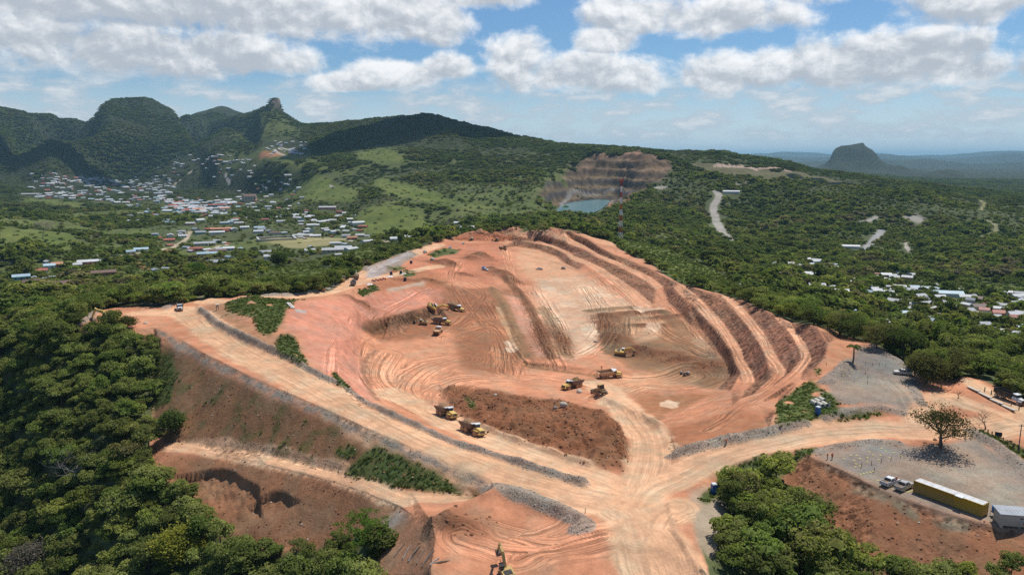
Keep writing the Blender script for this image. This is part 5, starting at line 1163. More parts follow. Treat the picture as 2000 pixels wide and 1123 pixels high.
# ------------------------------------------------------------------ the woods
veg *= 1 - np.clip(zone('1345,965 1392,945 1418,965 1405,1010 1398,1060 1390,1090 1360,1060', 1), 0, 1)
def grow():
    rng = np.random.default_rng(21)
    near = jitter_field(110, 440, 4.1, 1); near = near[keep(near, .35, rng)]
    mid = jitter_field(440, 950, 7.4, 2); mid = mid[keep(mid, .30, rng)]
    far = jitter_field(950, 1900, 10.2, 3); far = far[keep(far, .25, rng, 9)]
    out = jitter_field(1900, 5600, 19.0, 4, .66); out = out[keep(out, .2, rng, 12)]
    items = []
    def patchy(P, L_): return np.clip(1 + .9 * fbm(P[:, 0] / L_, P[:, 1] / L_, 3, 88), .5, 1.6)
    mk, fk, ok_ = patchy(mid, 45), patchy(far, 90), patchy(out, 220)
    for x, y in near:
        z = ground_z(x, y); sc = .45 + .75 * rng.uniform() ** 1.4
        if rng.uniform() < .06: sc *= 1.5
        th = math.atan2(x, y)
        if th > .02 and th < .5 and math.hypot(x, y) > 200: sc *= .8
        items.append((x, y, z - .3, sc, int(rng.integers(len(TREES))), rng.uniform(0, 6.283), rng.uniform(.85, 1.2)))
    def size(it):
        px, py = project(it[0], it[1], it[2] + 5 * it[3]); d = math.hypot(it[0], it[1])
        if not (-40 < px < 2040 and 0 < py < 1190): return 0
        return TREES[it[4]][2] * it[3] / d
    order = sorted(range(len(items)), key=lambda i: -size(items[i]))
    solo = set(order[:300])
    rest = []
    for i, (x, y, z, sc, v, rz, hz) in enumerate(items):
        if i in solo:
            px, py = project(x, y, z)
            sh_ = ' tall-crowned' if hz > 1.09 else (' flat-crowned' if hz < .96 else '')
            sz = 'large' if TREES[v][2] * sc > 4.6 else ('small' if TREES[v][2] * sc < 3.0 else 'medium'); sz += sh_
            if px < 780:
                row = 'below the excavator pad' if py < 740 else 'beside the embankment' if py < 880 else 'beside the slumped bank' if py < 1000 else 'near the bottom edge'
                colm = 'at the left edge' if px < 110 else 'well inside the trees' if px < 240 else 'along its right side' if px < 420 else 'under the red bank'
                lb, gp_ = '%s tree in the left wood, %s, %s' % (sz, row, colm), 'trees of the wood on the left'
            elif py > 880 and px < 1740:
                row = 'upper part' if py < 985 else 'middle' if py < 1060 else 'lower part'
                colm = 'on the road side' if px < 1480 else 'on the brown slope side' if px > 1600 else 'in its heart'
                lb, gp_ = '%s bushy tree in the %s of the thicket, %s' % (sz, row, colm), 'trees of the thicket below the lot'
            elif py > 880: lb, gp_ = '%s bushy tree at the foot of the brown slope under the containers' % sz, 'trees under the container slope'
            elif px < 1700: lb, gp_ = '%s tree in the green wood outside the benches of the right rim' % sz, 'trees outside the right rim'
            else: lb, gp_ = '%s tree in the green wood %s' % (sz, 'behind the upper lot' if px < 1880 else 'behind the black dump truck'), 'trees behind the upper lot'
            t = thing('broadleaf_tree', lb, 'tree', (x, y, z), rz, gp_, (sc, sc, sc * hz))
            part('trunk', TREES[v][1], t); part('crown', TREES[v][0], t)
        else:
            rest.append((x, y, z, (sc, sc, sc * hz), (0, 0, rz), v))
    scatter_object('woodland', 'dense green woodland round the mine', rest, [t[0] for t in TREES])
    pts = []
    for (x, y), pk in zip(mid, mk):
        sc = pk * (.6 + 1.1 * rng.uniform() ** 1.6) * (1 - .35 * min(1, float(sample(town, np.array([x]), np.array([y]))[0]) * 2)); pts.append((x, y, ground_z(x, y) - .8, (sc, sc, sc * rng.uniform(.8, 1.35)), (0, 0, rng.uniform(0, 6.28)), int(rng.integers(7))))
    for (x, y), pk in zip(far, fk):
        sc = pk * (.9 + 1.0 * rng.uniform() ** 1.6) * (1 - .4 * min(1, float(sample(town, np.array([x]), np.array([y]))[0]) * 2)); pts.append((x, y, ground_z(x, y) - 1.5, (sc, sc, sc * rng.uniform(.7, 1.3)), (0, 0, rng.uniform(0, 6.28)), int(rng.integers(7))))
    for (x, y), pk in zip(out, ok_):
        sc = pk * rng.uniform(.8, 1.5) * (1 - .55 * min(1, float(sample(town, np.array([x]), np.array([y]))[0]) * 2)); pts.append((x, y, ground_z(x, y) - 2, (sc, sc, sc * rng.uniform(.8, 1.2)), (0, 0, rng.uniform(0, 6.28)), 7 + int(rng.integers(4))))
    scatter_object('forest', 'forest covering the hills and the valley', pts, FAR)
    # weeds and scrub on open slopes
    W = []
    g = jitter_field(125, 420, .95, 6, .64)
    gv = sample(np.maximum(gp, tuft * .32), g[:, 0], g[:, 1]); kk = rng.uniform(0, 1, len(g)) < np.clip(gv * .9 - .12, 0, 1)
    for x, y in g[kk]: s = rng.uniform(.32, .85); W.append((x, y, ground_z(x, y) - .1, (s, s, s * rng.uniform(.6, 1.4)), (0, 0, rng.uniform(0, 6.28)), int(rng.integers(4))))
    g = jitter_field(330, 900, 3.2, 8, .64); gv = sample(grass + .35 * gp, g[:, 0], g[:, 1]); kk = rng.uniform(0, 1, len(g)) < gv * .62
    for x, y in g[kk]: s = rng.uniform(1.1, 2.6); W.append((x, y, ground_z(x, y) - .2, (s, s, s * rng.uniform(.5, 1.1)), (0, 0, rng.uniform(0, 6.28)), int(rng.integers(4))))
    g = jitter_field(900, 2600, 9, 9, .64); gv = sample(grass, g[:, 0], g[:, 1]); kk = rng.uniform(0, 1, len(g)) < gv * .10
    for x, y in g[kk]: s = rng.uniform(2.4, 5); W.append((x, y, ground_z(x, y) - .4, (s, s, s * rng.uniform(.6, 1.2)), (0, 0, rng.uniform(0, 6.28)), int(rng.integers(4))))
    scatter_object('scrub', 'weeds and low scrub on the open slopes', W, WEEDS)
    return len(near), len(mid), len(far), len(out), len(W)

# more roofs of the far town than can be told apart: one mass
def distant_roofs():
    rng = np.random.default_rng(61); pts = []; names = ['white', 'white', 'white', 'grey', 'red', 'blue']; meshes = [far_house(14, 8, 2.8, 1.6, c, i % 5) for i, c in enumerate(names)] + [far_house(20, 10, 3, 1.8, 'white', 1), far_house(11, 7, 2.8, 1.4, 'grey', 0)]
    boxes = ((60, 340, 200, 392, 70), (190, 345, 345, 400, 90), (280, 305, 500, 348, 34), (320, 385, 500, 420, 60), (500, 350, 600, 420, 24), (250, 400, 480, 440, 40), (480, 415, 720, 460, 34), (300, 435, 480, 505, 34), (560, 430, 720, 500, 18), (0, 500, 330, 560, 14), (1640, 535, 1800, 625, 40), (1780, 565, 2000, 700, 64), (1440, 505, 1640, 580, 30))
    for x0, y0, x1, y1, n in boxes:
        for k in range(n):
            px, py = rng.uniform(x0, x1), rng.uniform(y0, y1); x, y, z = hit(px, py)
            if any((a - x) ** 2 + (b - y) ** 2 < 8 ** 2 for a, b in PLACED): continue
            PLACED.append((x, y)); f = 1.0 if math.hypot(x, y) > 1200 else .62
            pts.append((x, y, z - .1, (f * rng.uniform(.7, 1.2),) * 3, (0, 0, rng.uniform(-1.2, 1.2)), int(rng.integers(len(meshes))))); clear_veg(x, y, 7 * max(1, math.hypot(x, y) / 1500) if f == 1 else 5.0, 1.0 if f == 1 else .9)
    scatter_object('distant_houses', 'small scattered roofs of the far town and villages', pts, meshes)
distant_roofs()
print('plants', grow())

# ------------------------------------------------------------------ machines and site objects
class MB:
    def __init__(s): s.V, s.F = [], []
    def box(s, x0, x1, y0, y1, z0, z1): box_geo(s.V, s.F, x0, x1, y0, y1, z0, z1); return s
    def prism(s, prof, y0, y1, inset=0.0):
        """side profile (x, z) extruded across y; inset narrows the upper points' y"""
        b = len(s.V); n = len(prof)
        s.V += [(x, y0, z) for x, z in prof] + [(x, y1, z) for x, z in prof]
        s.F += [tuple(b + i for i in range(n))[::-1] if False else tuple(b + i for i in range(n)), tuple(b + n + i for i in range(n))[::-1]]
        s.F += [(b + (i + 1) % n, b + i, b + n + i, b + n + (i + 1) % n) for i in range(n)]
        return s
    def taper(s, lo, hi):
        """two quads (lists of 4 corners x,y,z) joined"""
        b = len(s.V); s.V += list(lo) + list(hi)
        s.F += [(b + 3, b + 2, b + 1, b), (b + 4, b + 5, b + 6, b + 7)] + [(b + i, b + (i + 1) % 4, b + 4 + (i + 1) % 4, b + 4 + i) for i in range(4)]
        return s
    def cyl(s, c, axis, r, h, seg=14, r2=None):
        b = len(s.V); r2 = r if r2 is None else r2
        ax = {'x': (1, 0, 0), 'y': (0, 1, 0), 'z': (0, 0, 1)}[axis]; u = {'x': (0, 1, 0), 'y': (0, 0, 1), 'z': (1, 0, 0)}[axis]; v = {'x': (0, 0, 1), 'y': (1, 0, 0), 'z': (0, 1, 0)}[axis]
        for e, rr in ((-.5, r), (.5, r2)):
            for k in range(seg):
                a = 6.28318 * k / seg; s.V.append(tuple(c[i] + ax[i] * e * h + (u[i] * math.cos(a) + v[i] * math.sin(a)) * rr for i in range(3)))
        s.F += [(b + k, b + (k + 1) % seg, b + seg + (k + 1) % seg, b + seg + k) for k in range(seg)] + [tuple(b + k for k in range(seg))[::-1], tuple(b + seg + k for k in range(seg))]
        return s
    def tube(s, pts, radii, seg=6): tube(s.V, s.F, pts, radii, seg); return s
    def heap(s, x0, x1, y0, y1, z, h, seed=0, n=9):
        rng = np.random.default_rng(seed); b = len(s.V)
        for i in range(n):
            for j in range(n):
                u, v = i / (n - 1), j / (n - 1); k = math.sin(math.pi * u) ** .7 * math.sin(math.pi * v) ** .7
                s.V.append((x0 + (x1 - x0) * u, y0 + (y1 - y0) * v, z + h * k * (1 + .25 * rng.normal() * (k > .2))))
        s.F += [(b + i * n + j, b + (i + 1) * n + j, b + (i + 1) * n + j + 1, b + i * n + j + 1) for i in range(n - 1) for j in range(n - 1)]
        return s
    def me(s, name, mat, smooth=False):
        me = mesh_from(name, s.V, s.F, mat, smooth=smooth); bm = bmesh.new(); bm.from_mesh(me); bmesh.ops.recalc_face_normals(bm, faces=bm.faces[:]); bm.to_mesh(me); bm.free(); return me
def dusty(m, k=.5, col=(.42, .26, .15)):
    nt = NT(m.node_tree); bs = [n for n in nt.n if n.type == 'BSDF_PRINCIPLED'][0]; src = bs.inputs['Base Color'].links[0].from_socket
    tc = nt.new('ShaderNodeTexCoord'); n = nt.noise(tc.outputs['Object'], 1.6, 6, .65); sp_ = nt.new('ShaderNodeSeparateXYZ'); nt.l.new(tc.outputs['Object'], sp_.inputs[0])
    f = nt.math('MULTIPLY', nt.rng(nt.math('ADD', n, nt.rng(sp_.outputs[2], .2, 2.6, .22, -.12)), .40, .68), k); nt.l.new(nt.mix(f, src, (*col, 1)), bs.inputs['Base Color']); return m
YEL = simple_mat('machine_yellow', (.68, .46, .12), .5, spec=.4, var=.16); YELD = simple_mat('machine_yellow_dusty', (.50, .34, .13), .8, var=.2)
RUBBER = simple_mat('tyre_rubber', (.075, .055, .045), .95, var=.25); STEEL = simple_mat('worn_steel', (.20, .14, .10), .8, var=.3); BLACK = simple_mat('black_parts', (.030, .028, .028), .6)
GLASS = simple_mat('dark_glass', (.035, .045, .055), .12, spec=.6, var=.05); WHITE = simple_mat('white_paint', (.72, .73, .73), .4, spec=.45, var=.05); SILVER = simple_mat('silver_paint', (.46, .45, .42), .35, metal=.3, var=.06)
DIRT = simple_mat('loaded_earth', (.32, .19, .105), 1, var=.35, scale=1.5, bump=.5); DIRTD = simple_mat('loaded_dark_earth', (.21, .13, .06), 1, var=.35, scale=1.5, bump=.5); TANB = simple_mat('tan_bed', (.52, .33, .19), .85, var=.2); GREYB = simple_mat('grey_bed', (.27, .23, .21), .8, var=.2)
BLUE = simple_mat('blue_plastic', (.02, .10, .30), .4, spec=.5, var=.08); BLUEB = simple_mat('bright_blue_tank', (.02, .20, .55), .3, spec=.5, var=.08); RED = simple_mat('red_paint', (.42, .06, .04), .6); ORANGE = simple_mat('hi_vis_orange', (.80, .20, .06), .8); SKIN = simple_mat('skin', (.28, .16, .10), .7); NAVY = simple_mat('dark_trousers', (.035, .04, .06), .9)
CONC = simple_mat('pale_concrete', (.56, .52, .44), .9, var=.14); WOOD = simple_mat('weathered_wood', (.20, .155, .115), .95, var=.3); OCHRE = simple_mat('ochre_container_paint', (.42, .235, .025), .6, var=.22, scale=1.2); OCHRE2 = simple_mat('yellow_container_paint', (.55, .32, .02), .55, var=.16, scale=1.2); GALV = simple_mat('galvanised_sheet', (.50, .52, .54), .5, metal=.2, var=.1); MARK = simple_mat('marker_stone_yellow', (.66, .56, .22), .9); CREAMW = simple_mat('cabin_cream', (.55, .50, .43), .8, var=.08)

for m_, k_ in ((YEL, .7), (YELD, .8), (WHITE, .35), (BLACK, .5), (RUBBER, .8), (OCHRE, .35), (OCHRE2, .3), (CREAMW, .3), (GLASS, .25)): dusty(m_, k_)
def heading(p, q):
    a, b = hit(*p), hit(*q); return math.atan2(b[1] - a[1], b[0] - a[0])
def seat(o, px, py, rz, tilt=True, lift=0.0, half=2.5):
    x, y, z = hit(px, py); put(o, x, y, rz, tilt, lift, half)
def put(o, x, y, rz, tilt=True, lift=0.0, half=2.5):
    z = ground_z(x, y)
    if tilt:
        c, s_ = math.cos(rz), math.sin(rz)
        f, b, l, r = (ground_z(x + c * half, y + s_ * half), ground_z(x - c * half, y - s_ * half), ground_z(x - s_ * half * .5, y + c * half * .5), ground_z(x + s_ * half * .5, y - c * half * .5))
        z = (f + b + l + r) / 4
        X = Vector((c * 2 * half, s_ * 2 * half, f - b)).normalized(); Yv = Vector((-s_ * half, c * half, l - r)).normalized(); Zv = X.cross(Yv).normalized(); Yv = Zv.cross(X)
        o.rotation_euler = Matrix((X, Yv, Zv)).transposed().to_euler()
    else: o.rotation_euler = (0, 0, rz)
    o.location = (x, y, z + lift)
PROTO = {}
def build(kind, spec, name, label, cat, px, py, rz, group=None, scale=1.0, tilt=True, lift=0.0, half=2.5):
    """spec: list of (part, mesh, offset, [(sub-part, mesh, offset)])"""
    t = thing(name, label, cat, group=group); seat(t, px, py, rz, tilt, lift, half); t.scale = (scale,) * 3
    for nm, me, off, subs in spec:
        p = part(nm, me, t); p.location = off
        for sn, sm, so in subs:
            q = part(sn, sm, p); q.location = so
    return t
def wheel(r, w, name='wheel'):
    k = ('wheel', r, w)
    if k not in PROTO:
        PROTO[k] = (MB().cyl((0, 0, 0), 'y', r, w, 18).me('tyre', RUBBER), MB().cyl((0, 0, 0), 'y', r * .55, w * 1.06, 12).me('rim', YELD), MB().cyl((0, 0, 0), 'y', r * .55, w * 1.06, 12).me('rim', SILVER))
    return PROTO[k]
def wheels(r, w, xs, ys, rim=1):
    ty, r1, r2 = wheel(r, w)
    return [('wheel', ty, (x, s * ys, r), [('rim', r1 if rim == 1 else r2, (0, 0, 0))]) for x in xs for s in (-1, 1)]
def dump_truck(load='dirt', bed=None):
    k = ('dump', load, bed)
    if k in PROTO: return PROTO[k]
    bedm = {'tan': TANB, None: STEEL}[bed]
    hood = MB().taper([(2.9, -1.0, 1.35), (5.1, -1.05, 1.15), (5.1, 1.05, 1.15), (2.9, 1.0, 1.35)], [(2.9, -.85, 2.35), (4.95, -.75, 1.95), (4.95, .75, 1.95), (2.9, .85, 2.35)]).box(2.4, 4.4, -1.5, -1.0, 1.45, 1.72).box(2.4, 4.4, 1.0, 1.5, 1.45, 1.72).me('hood', YEL)
    grille = MB().taper([(5.0, -.8, 1.2), (5.17, -.8, 1.2), (5.17, .8, 1.2), (5.0, .8, 1.2)], [(4.92, -.62, 1.85), (5.02, -.62, 1.85), (5.02, .62, 1.85), (4.92, .62, 1.85)]).me('grille', BLACK)
    bumper = MB().box(4.7, 5.35, -1.4, 1.4, .75, 1.12).me('bumper', YEL)
    cab = MB().taper([(1.5, -.85, 1.3), (2.9, -.85, 1.3), (2.9, .85, 1.3), (1.5, .85, 1.3)], [(1.6, -.75, 2.15), (2.9, -.75, 2.15), (2.9, .75, 2.15), (1.6, .75, 2.15)]).me('cab', YELD)
    glass = MB().taper([(1.62, -.74, 2.16), (2.88, -.74, 2.16), (2.88, .74, 2.16), (1.62, .74, 2.16)], [(1.7, -.68, 3.1), (2.6, -.68, 3.1), (2.6, .68, 3.1), (1.7, .68, 3.1)]).me('cab_window', GLASS)
    roof = MB().box(1.55, 2.75, -.8, .8, 3.12, 3.3).me('cab_roof', WHITE)
    fr = MB().box(1.0, 4.7, -.6, .6, .8, 1.3).box(-4.2, 1.1, -.5, .5, .9, 1.35).me('chassis', STEEL)
    bd = MB().prism([(1.1, 1.75), (1.25, 3.15), (1.05, 3.15), (.75, 1.9), (-3.6, 1.62), (-5.2, 2.45), (-5.25, 2.3), (-3.7, 1.42)], -1.5, 1.5).prism([(1.15, 1.8), (1.25, 3.1), (-.5, 2.95), (-4.9, 2.75), (-5.2, 2.4), (-3.6, 1.5)], -1.62, -1.48).prism([(1.15, 1.8), (1.25, 3.1), (-.5, 2.95), (-4.9, 2.75), (-5.2, 2.4), (-3.6, 1.5)], 1.48, 1.62).me('dump_body', bedm)
    guard = MB().box(1.0, 1.9, -1.5, 1.5, 3.16, 3.26).me('canopy_guard', WHITE)
    subs = [('canopy_guard', guard, (0, 0, 0))]
    if load: subs.append(('load', MB().heap(-4.6, 1.0, -1.46, 1.46, 2.5, 1.25, 3).me('load', DIRT if load == 'dirt' else DIRTD, True), (0, 0, 0)))
    spec = [('hood', hood, (0, 0, 0), [('grille', grille, (0, 0, 0))]), ('bumper', bumper, (0, 0, 0), []), ('cab', cab, (0, 0, 0), [('cab_window', glass, (0, 0, 0)), ('cab_roof', roof, (0, 0, 0))]), ('chassis', fr, (0, 0, 0), []), ('dump_body', bd, (0, 0, 0), subs)] + wheels(.86, .62, (3.3, -1.3, -3.1), 1.28)
    PROTO[k] = spec; return spec
def arm_prism(p, q, w0, w1, yw):
    (x0, z0), (x1, z1) = p, q; d = math.hypot(x1 - x0, z1 - z0); nx, nz = -(z1 - z0) / d, (x1 - x0) / d
    return [(x0 + nx * w0, z0 + nz * w0), (x1 + nx * w1, z1 + nz * w1), (x1 - nx * w1, z1 - nz * w1), (x0 - nx * w0, z0 - nz * w0)], -yw, yw
def excavator(elbow=(5.2, 5.6), wrist=(8.2, 4.2), turn=0.0, mat=None, kind='a', tip=None):
    k = ('exc', elbow, wrist, kind)
    if k in PROTO: return PROTO[k]
    ym = mat or YEL
    spec = []
    for s_ in (-1, 1):
        spec.append(('track', MB().prism([(-2.2, .45), (-2.0, .05), (2.0, .05), (2.25, .5), (2.0, .92), (-2.0, .92)], s_ * 1.3 - .3, s_ * 1.3 + .3).me('track', BLACK), (0, 0, 0), []))
    spec.append(('undercarriage', MB().box(-1.3, 1.3, -1.0, 1.0, .5, 1.0).cyl((0, 0, 1.05), 'z', .8, .2).me('undercarriage', STEEL), (0, 0, 0), []))
    spec.append(('house', MB().taper([(-2.7, -1.45, 1.16), (1.5, -1.45, 1.16), (1.5, 1.45, 1.16), (-2.7, 1.45, 1.16)], [(-2.55, -1.4, 2.35), (1.2, -1.4, 2.15), (1.2, 1.4, 2.15), (-2.55, 1.4, 2.35)]).me('house', ym), (0, 0, 0), [('engine_grille', MB().box(-2.3, -.6, -.9, 1.0, 2.36, 2.43).me('engine_grille', BLACK), (0, 0, 0))]))
    spec.append(('counterweight', MB().taper([(-3.3, -1.4, 1.2), (-2.72, -1.45, 1.2), (-2.72, 1.45, 1.2), (-3.3, 1.4, 1.2)], [(-3.15, -1.3, 2.3), (-2.72, -1.4, 2.35), (-2.72, 1.4, 2.35), (-3.15, 1.3, 2.3)]).me('counterweight', ym), (0, 0, 0), []))
    spec.append(('cab', MB().taper([(.1, .45, 2.16), (1.75, .45, 1.3), (1.75, 1.45, 1.3), (.1, 1.45, 2.16)], [(.15, .5, 3.1), (1.45, .5, 3.1), (1.45, 1.4, 3.1), (.15, 1.4, 3.1)]).me('cab', GLASS), (0, 0, 0), [('cab_roof', MB().box(.05, 1.55, .42, 1.48, 3.12, 3.22).me('cab_roof', BLACK if kind == 'b' else WHITE), (0, 0, 0))]))
    k0 = (.9, 1.9); mid = (k0[0] + (elbow[0] - k0[0]) * .42 - .1, k0[1] + (elbow[1] - k0[1]) * .78)
    bm_ = MB(); bm_.prism(*arm_prism(k0, mid, .32, .46, .28)); bm_.prism(*arm_prism(mid, elbow, .46, .26, .27))
    spec.append(('boom', bm_.me('boom', ym), (0, 0, 0), [('ram', MB().tube([(1.3, 0, 1.6), (mid[0] + .2, 0, mid[1] - .5)], [.12, .09]).me('ram', STEEL), (0, 0, 0))]))
    b = (elbow[0] - (wrist[0] - elbow[0]) * .18, elbow[1] - (wrist[1] - elbow[1]) * .18)
    spec.append(('stick', MB().prism(*arm_prism(b, wrist, .34, .17, .2)).me('stick', ym), (0, 0, 0), []))
    w = wrist; tx = tip or (-.3, -1.3)
    bk = MB().prism([(w[0] + .35, w[1] + .1), (w[0] + .55, w[1] - .7), (w[0] + .1 + tx[0] * .3, w[1] + tx[1]), (w[0] + tx[0] - .6, w[1] + tx[1] + .05), (w[0] + tx[0] - .5, w[1] - .5), (w[0] - .3, w[1] - .1)], -.65, .65)
    spec.append(('bucket', bk.me('bucket', STEEL), (0, 0, 0), []))
    PROTO[k] = spec; return spec
def dozer(kind='d'):
    k = ('dozer', kind)
    if k in PROTO: return PROTO[k]
    spec = [('track', MB().prism([(-1.9, .5), (-1.6, .05), (1.4, .05), (1.7, .45), (-.6, 1.25)], s_ * 1.05 - .28, s_ * 1.05 + .28).me('track', BLACK), (0, 0, 0), []) for s_ in (-1, 1)]
    spec += [('body', MB().taper([(-1.6, -.72, .6), (2.0, -.6, .6), (2.0, .6, .6), (-1.6, .72, .6)], [(-1.5, -.7, 1.7), (1.9, -.5, 1.75), (1.9, .5, 1.75), (-1.5, .7, 1.7)]).me('body', YELD), (0, 0, 0), [('grille', MB().box(2.02, 2.1, -.5, .5, .7, 1.6).me('grille', BLACK), (0, 0, 0)), ('exhaust', MB().cyl((1.1, .2, 2.1), 'z', .08, .7, 8).me('exhaust', BLACK), (0, 0, 0))]),
             ('cab', MB().taper([(-1.2, -.7, 1.72), (.3, -.7, 1.76), (.3, .7, 1.76), (-1.2, .7, 1.72)], [(-1.1, -.65, 2.85), (.15, -.65, 2.85), (.15, .65, 2.85), (-1.1, .65, 2.85)]).me('cab', GLASS), (0, 0, 0), [('cab_roof', MB().box(-1.3, .35, -.8, .8, 2.87, 2.98).me('cab_roof', YELD), (0, 0, 0))]),
             ('blade', MB().prism([(2.6, .05), (2.85, .1), (2.72, .7), (2.95, 1.35), (2.75, 1.4), (2.5, .75)], -1.75, 1.75).me('blade', STEEL), (0, 0, 0), []), ('push_arm', MB().box(.2, 2.55, -1.42, -1.36, .45, .7).box(.2, 2.55, 1.36, 1.42, .45, .7).me('push_arm', YELD), (0, 0, 0), []),
             ('ripper', MB().box(-2.5, -1.62, -.7, .7, .9, 1.15).prism([(-2.3, .9), (-2.1, .9), (-2.35, .1)], -.1, .1).me('ripper', STEEL), (0, 0, 0), [])]
    PROTO[k] = spec; return spec
def pickup(paint=None, cargo=None, key='w'):
    k = ('pickup', key)
    if k in PROTO: return PROTO[k]
    p = paint or WHITE
    body = MB().prism([(-2.6, .55), (-2.6, 1.1), (-2.55, 1.12), (-.9, 1.12), (.95, 1.12), (2.4, .98), (2.62, .75), (2.6, .5), (2.2, .42), (-2.3, .42)], -.9, .9)
    cab = MB().taper([(-.95, -.86, 1.12), (1.15, -.86, 1.12), (1.15, .86, 1.12), (-.95, .86, 1.12)], [(-.8, -.7, 1.74), (.45, -.7, 1.74), (.45, .7, 1.74), (-.8, .7, 1.74)])
    roof = MB().taper([(-.82, -.71, 1.745), (.47, -.71, 1.745), (.47, .71, 1.745), (-.82, .71, 1.745)], [(-.7, -.62, 1.82), (.35, -.62, 1.82), (.35, .62, 1.82), (-.7, .62, 1.82)])
    pil = MB()
    for x in (-.9, .0, .62):
        for s_ in (-1, 1): pil.box(x - .07, x + .07, s_ * .80 - .07, s_ * .80 + .07, 1.1, 1.7 if x < .5 else 1.45)
    bedw = MB().box(-2.58, -.98, -.89, -.80, 1.1, 1.32).box(-2.58, -.98, .80, .89, 1.1, 1.32).box(-2.6, -2.5, -.79, .79, 1.1, 1.3)
    bed = MB().box(-2.49, -.98, -.79, .79, 1.121, 1.15)
    spec = [('body', body.me('body', p), (0, 0, 0), [('bumper', MB().box(2.56, 2.72, -.85, .85, .45, .68).me('bumper', BLACK), (0, 0, 0)), ('headlight', MB().box(2.4, 2.56, -.88, -.6, .8, .95).me('headlight', GLASS), (0, 0, 0)), ('headlight', MB().box(2.4, 2.56, .6, .88, .8, .95).me('headlight', GLASS), (0, 0, 0)), ('tail_light', MB().box(-2.64, -2.59, -.89, -.72, .8, 1.08).me('tail_light', RED), (0, 0, 0)), ('tail_light', MB().box(-2.64, -2.59, .72, .89, .8, 1.08).me('tail_light', RED), (0, 0, 0))]),
            ('cab_window', cab.me('cab_window', GLASS), (0, 0, 0), [('pillar', pil.me('pillar', p), (0, 0, 0))]), ('roof', roof.me('roof', p), (0, 0, 0), []), ('bed', bedw.me('bed', p), (0, 0, 0), [('bed_liner', bed.me('bed_liner', BLACK), (0, 0, 0))])] + wheels(.38, .26, (1.62, -1.55), .80, 2)
    if cargo == 'tanks':
        for i, (x, y) in enumerate(((-1.35, .38), (-1.35, -.38), (-2.1, .38), (-2.1, -.38))): spec.append(('water_tank', MB().cyl((x, y, 1.85), 'z', .37, 1.3, 12).cyl((x, y, 2.56), 'z', .2, .14, 10).me('water_tank', BLUE), (0, 0, 0), []))
    if cargo == 'box': spec.append(('blue_box', MB().box(-2.4, -1.0, -.78, .78, 1.34, 2.5).me('blue_box', BLUEB), (0, 0, 0), []))
    if cargo == 'green': spec.append(('green_crate', MB().box(-2.4, -1.1, -.75, .75, 1.2, 1.8).me('green_crate', simple_mat('green_crate', (.03, .22, .12), .6)), (0, 0, 0), []))
    PROTO[k] = spec; return spec
def tipper(bedm, load=None, key='t', cabm=None):
    k = ('tipper', key)
    if k in PROTO: return PROTO[k]
    c = cabm or WHITE
    hood = MB().taper([(2.6, -.85, 1.0), (4.1, -.85, 1.0), (4.1, .85, 1.0), (2.6, .85, 1.0)], [(2.6, -.8, 1.95), (4.0, -.68, 1.7), (4.0, .68, 1.7), (2.6, .8, 1.95)]).box(2.7, 4.0, -1.2, -.87, 1.05, 1.3).box(2.7, 4.0, .87, 1.2, 1.05, 1.3)
    cab = MB().taper([(1.2, -1.1, 1.0), (2.58, -1.1, 1.0), (2.58, 1.1, 1.0), (1.2, 1.1, 1.0)], [(1.2, -1.05, 1.95), (2.58, -1.05, 1.95), (2.58, 1.05, 1.95), (1.2, 1.05, 1.95)])
    gl = MB().taper([(1.24, -1.03, 1.96), (2.56, -1.03, 1.96), (2.56, 1.03, 1.96), (1.24, 1.03, 1.96)], [(1.28, -.95, 2.62), (2.3, -.95, 2.62), (2.3, .95, 2.62), (1.28, .95, 2.62)])
    rf = MB().box(1.2, 2.5, -1.02, 1.02, 2.64, 2.82)
    bd = MB().box(-4.2, .95, -1.25, 1.25, 1.15, 1.3).box(-4.2, .95, -1.27, -1.15, 1.31, 2.55).box(-4.2, .95, 1.15, 1.27, 1.31, 2.55).box(.82, .95, -1.14, 1.14, 1.31, 2.8).box(-4.22, -4.1, -1.14, 1.14, 1.31, 2.5)
    for i in range(6): bd.box(-4.0 + i * .95, -3.85 + i * .95, -1.34, -1.28, 1.2, 2.5).box(-4.0 + i * .95, -3.85 + i * .95, 1.28, 1.34, 1.2, 2.5)
    subs = [('load', MB().heap(-4.05, .8, -1.14, 1.14, 2.1, .9, 5).me('load', load, True), (0, 0, 0))] if load else []
    spec = [('hood', hood.me('hood', c), (0, 0, 0), [('grille', MB().box(4.02, 4.14, -.5, .5, 1.0, 1.62).me('grille', BLACK), (0, 0, 0))]), ('bumper', MB().box(4.0, 4.35, -1.2, 1.2, .55, .9).me('bumper', BLACK), (0, 0, 0), []), ('cab', cab.me('cab', c), (0, 0, 0), [('cab_window', gl.me('cab_window', GLASS), (0, 0, 0)), ('cab_roof', rf.me('cab_roof', c), (0, 0, 0))]), ('chassis', MB().box(-4.1, 4.0, -.45, .45, .75, 1.1).me('chassis', BLACK), (0, 0, 0), []), ('dump_body', bd.me('dump_body', bedm), (0, 0, 0), subs)] + wheels(.52, .42, (3.2, -1.9, -3.2), 1.0, 2)
    PROTO[k] = spec; return spec

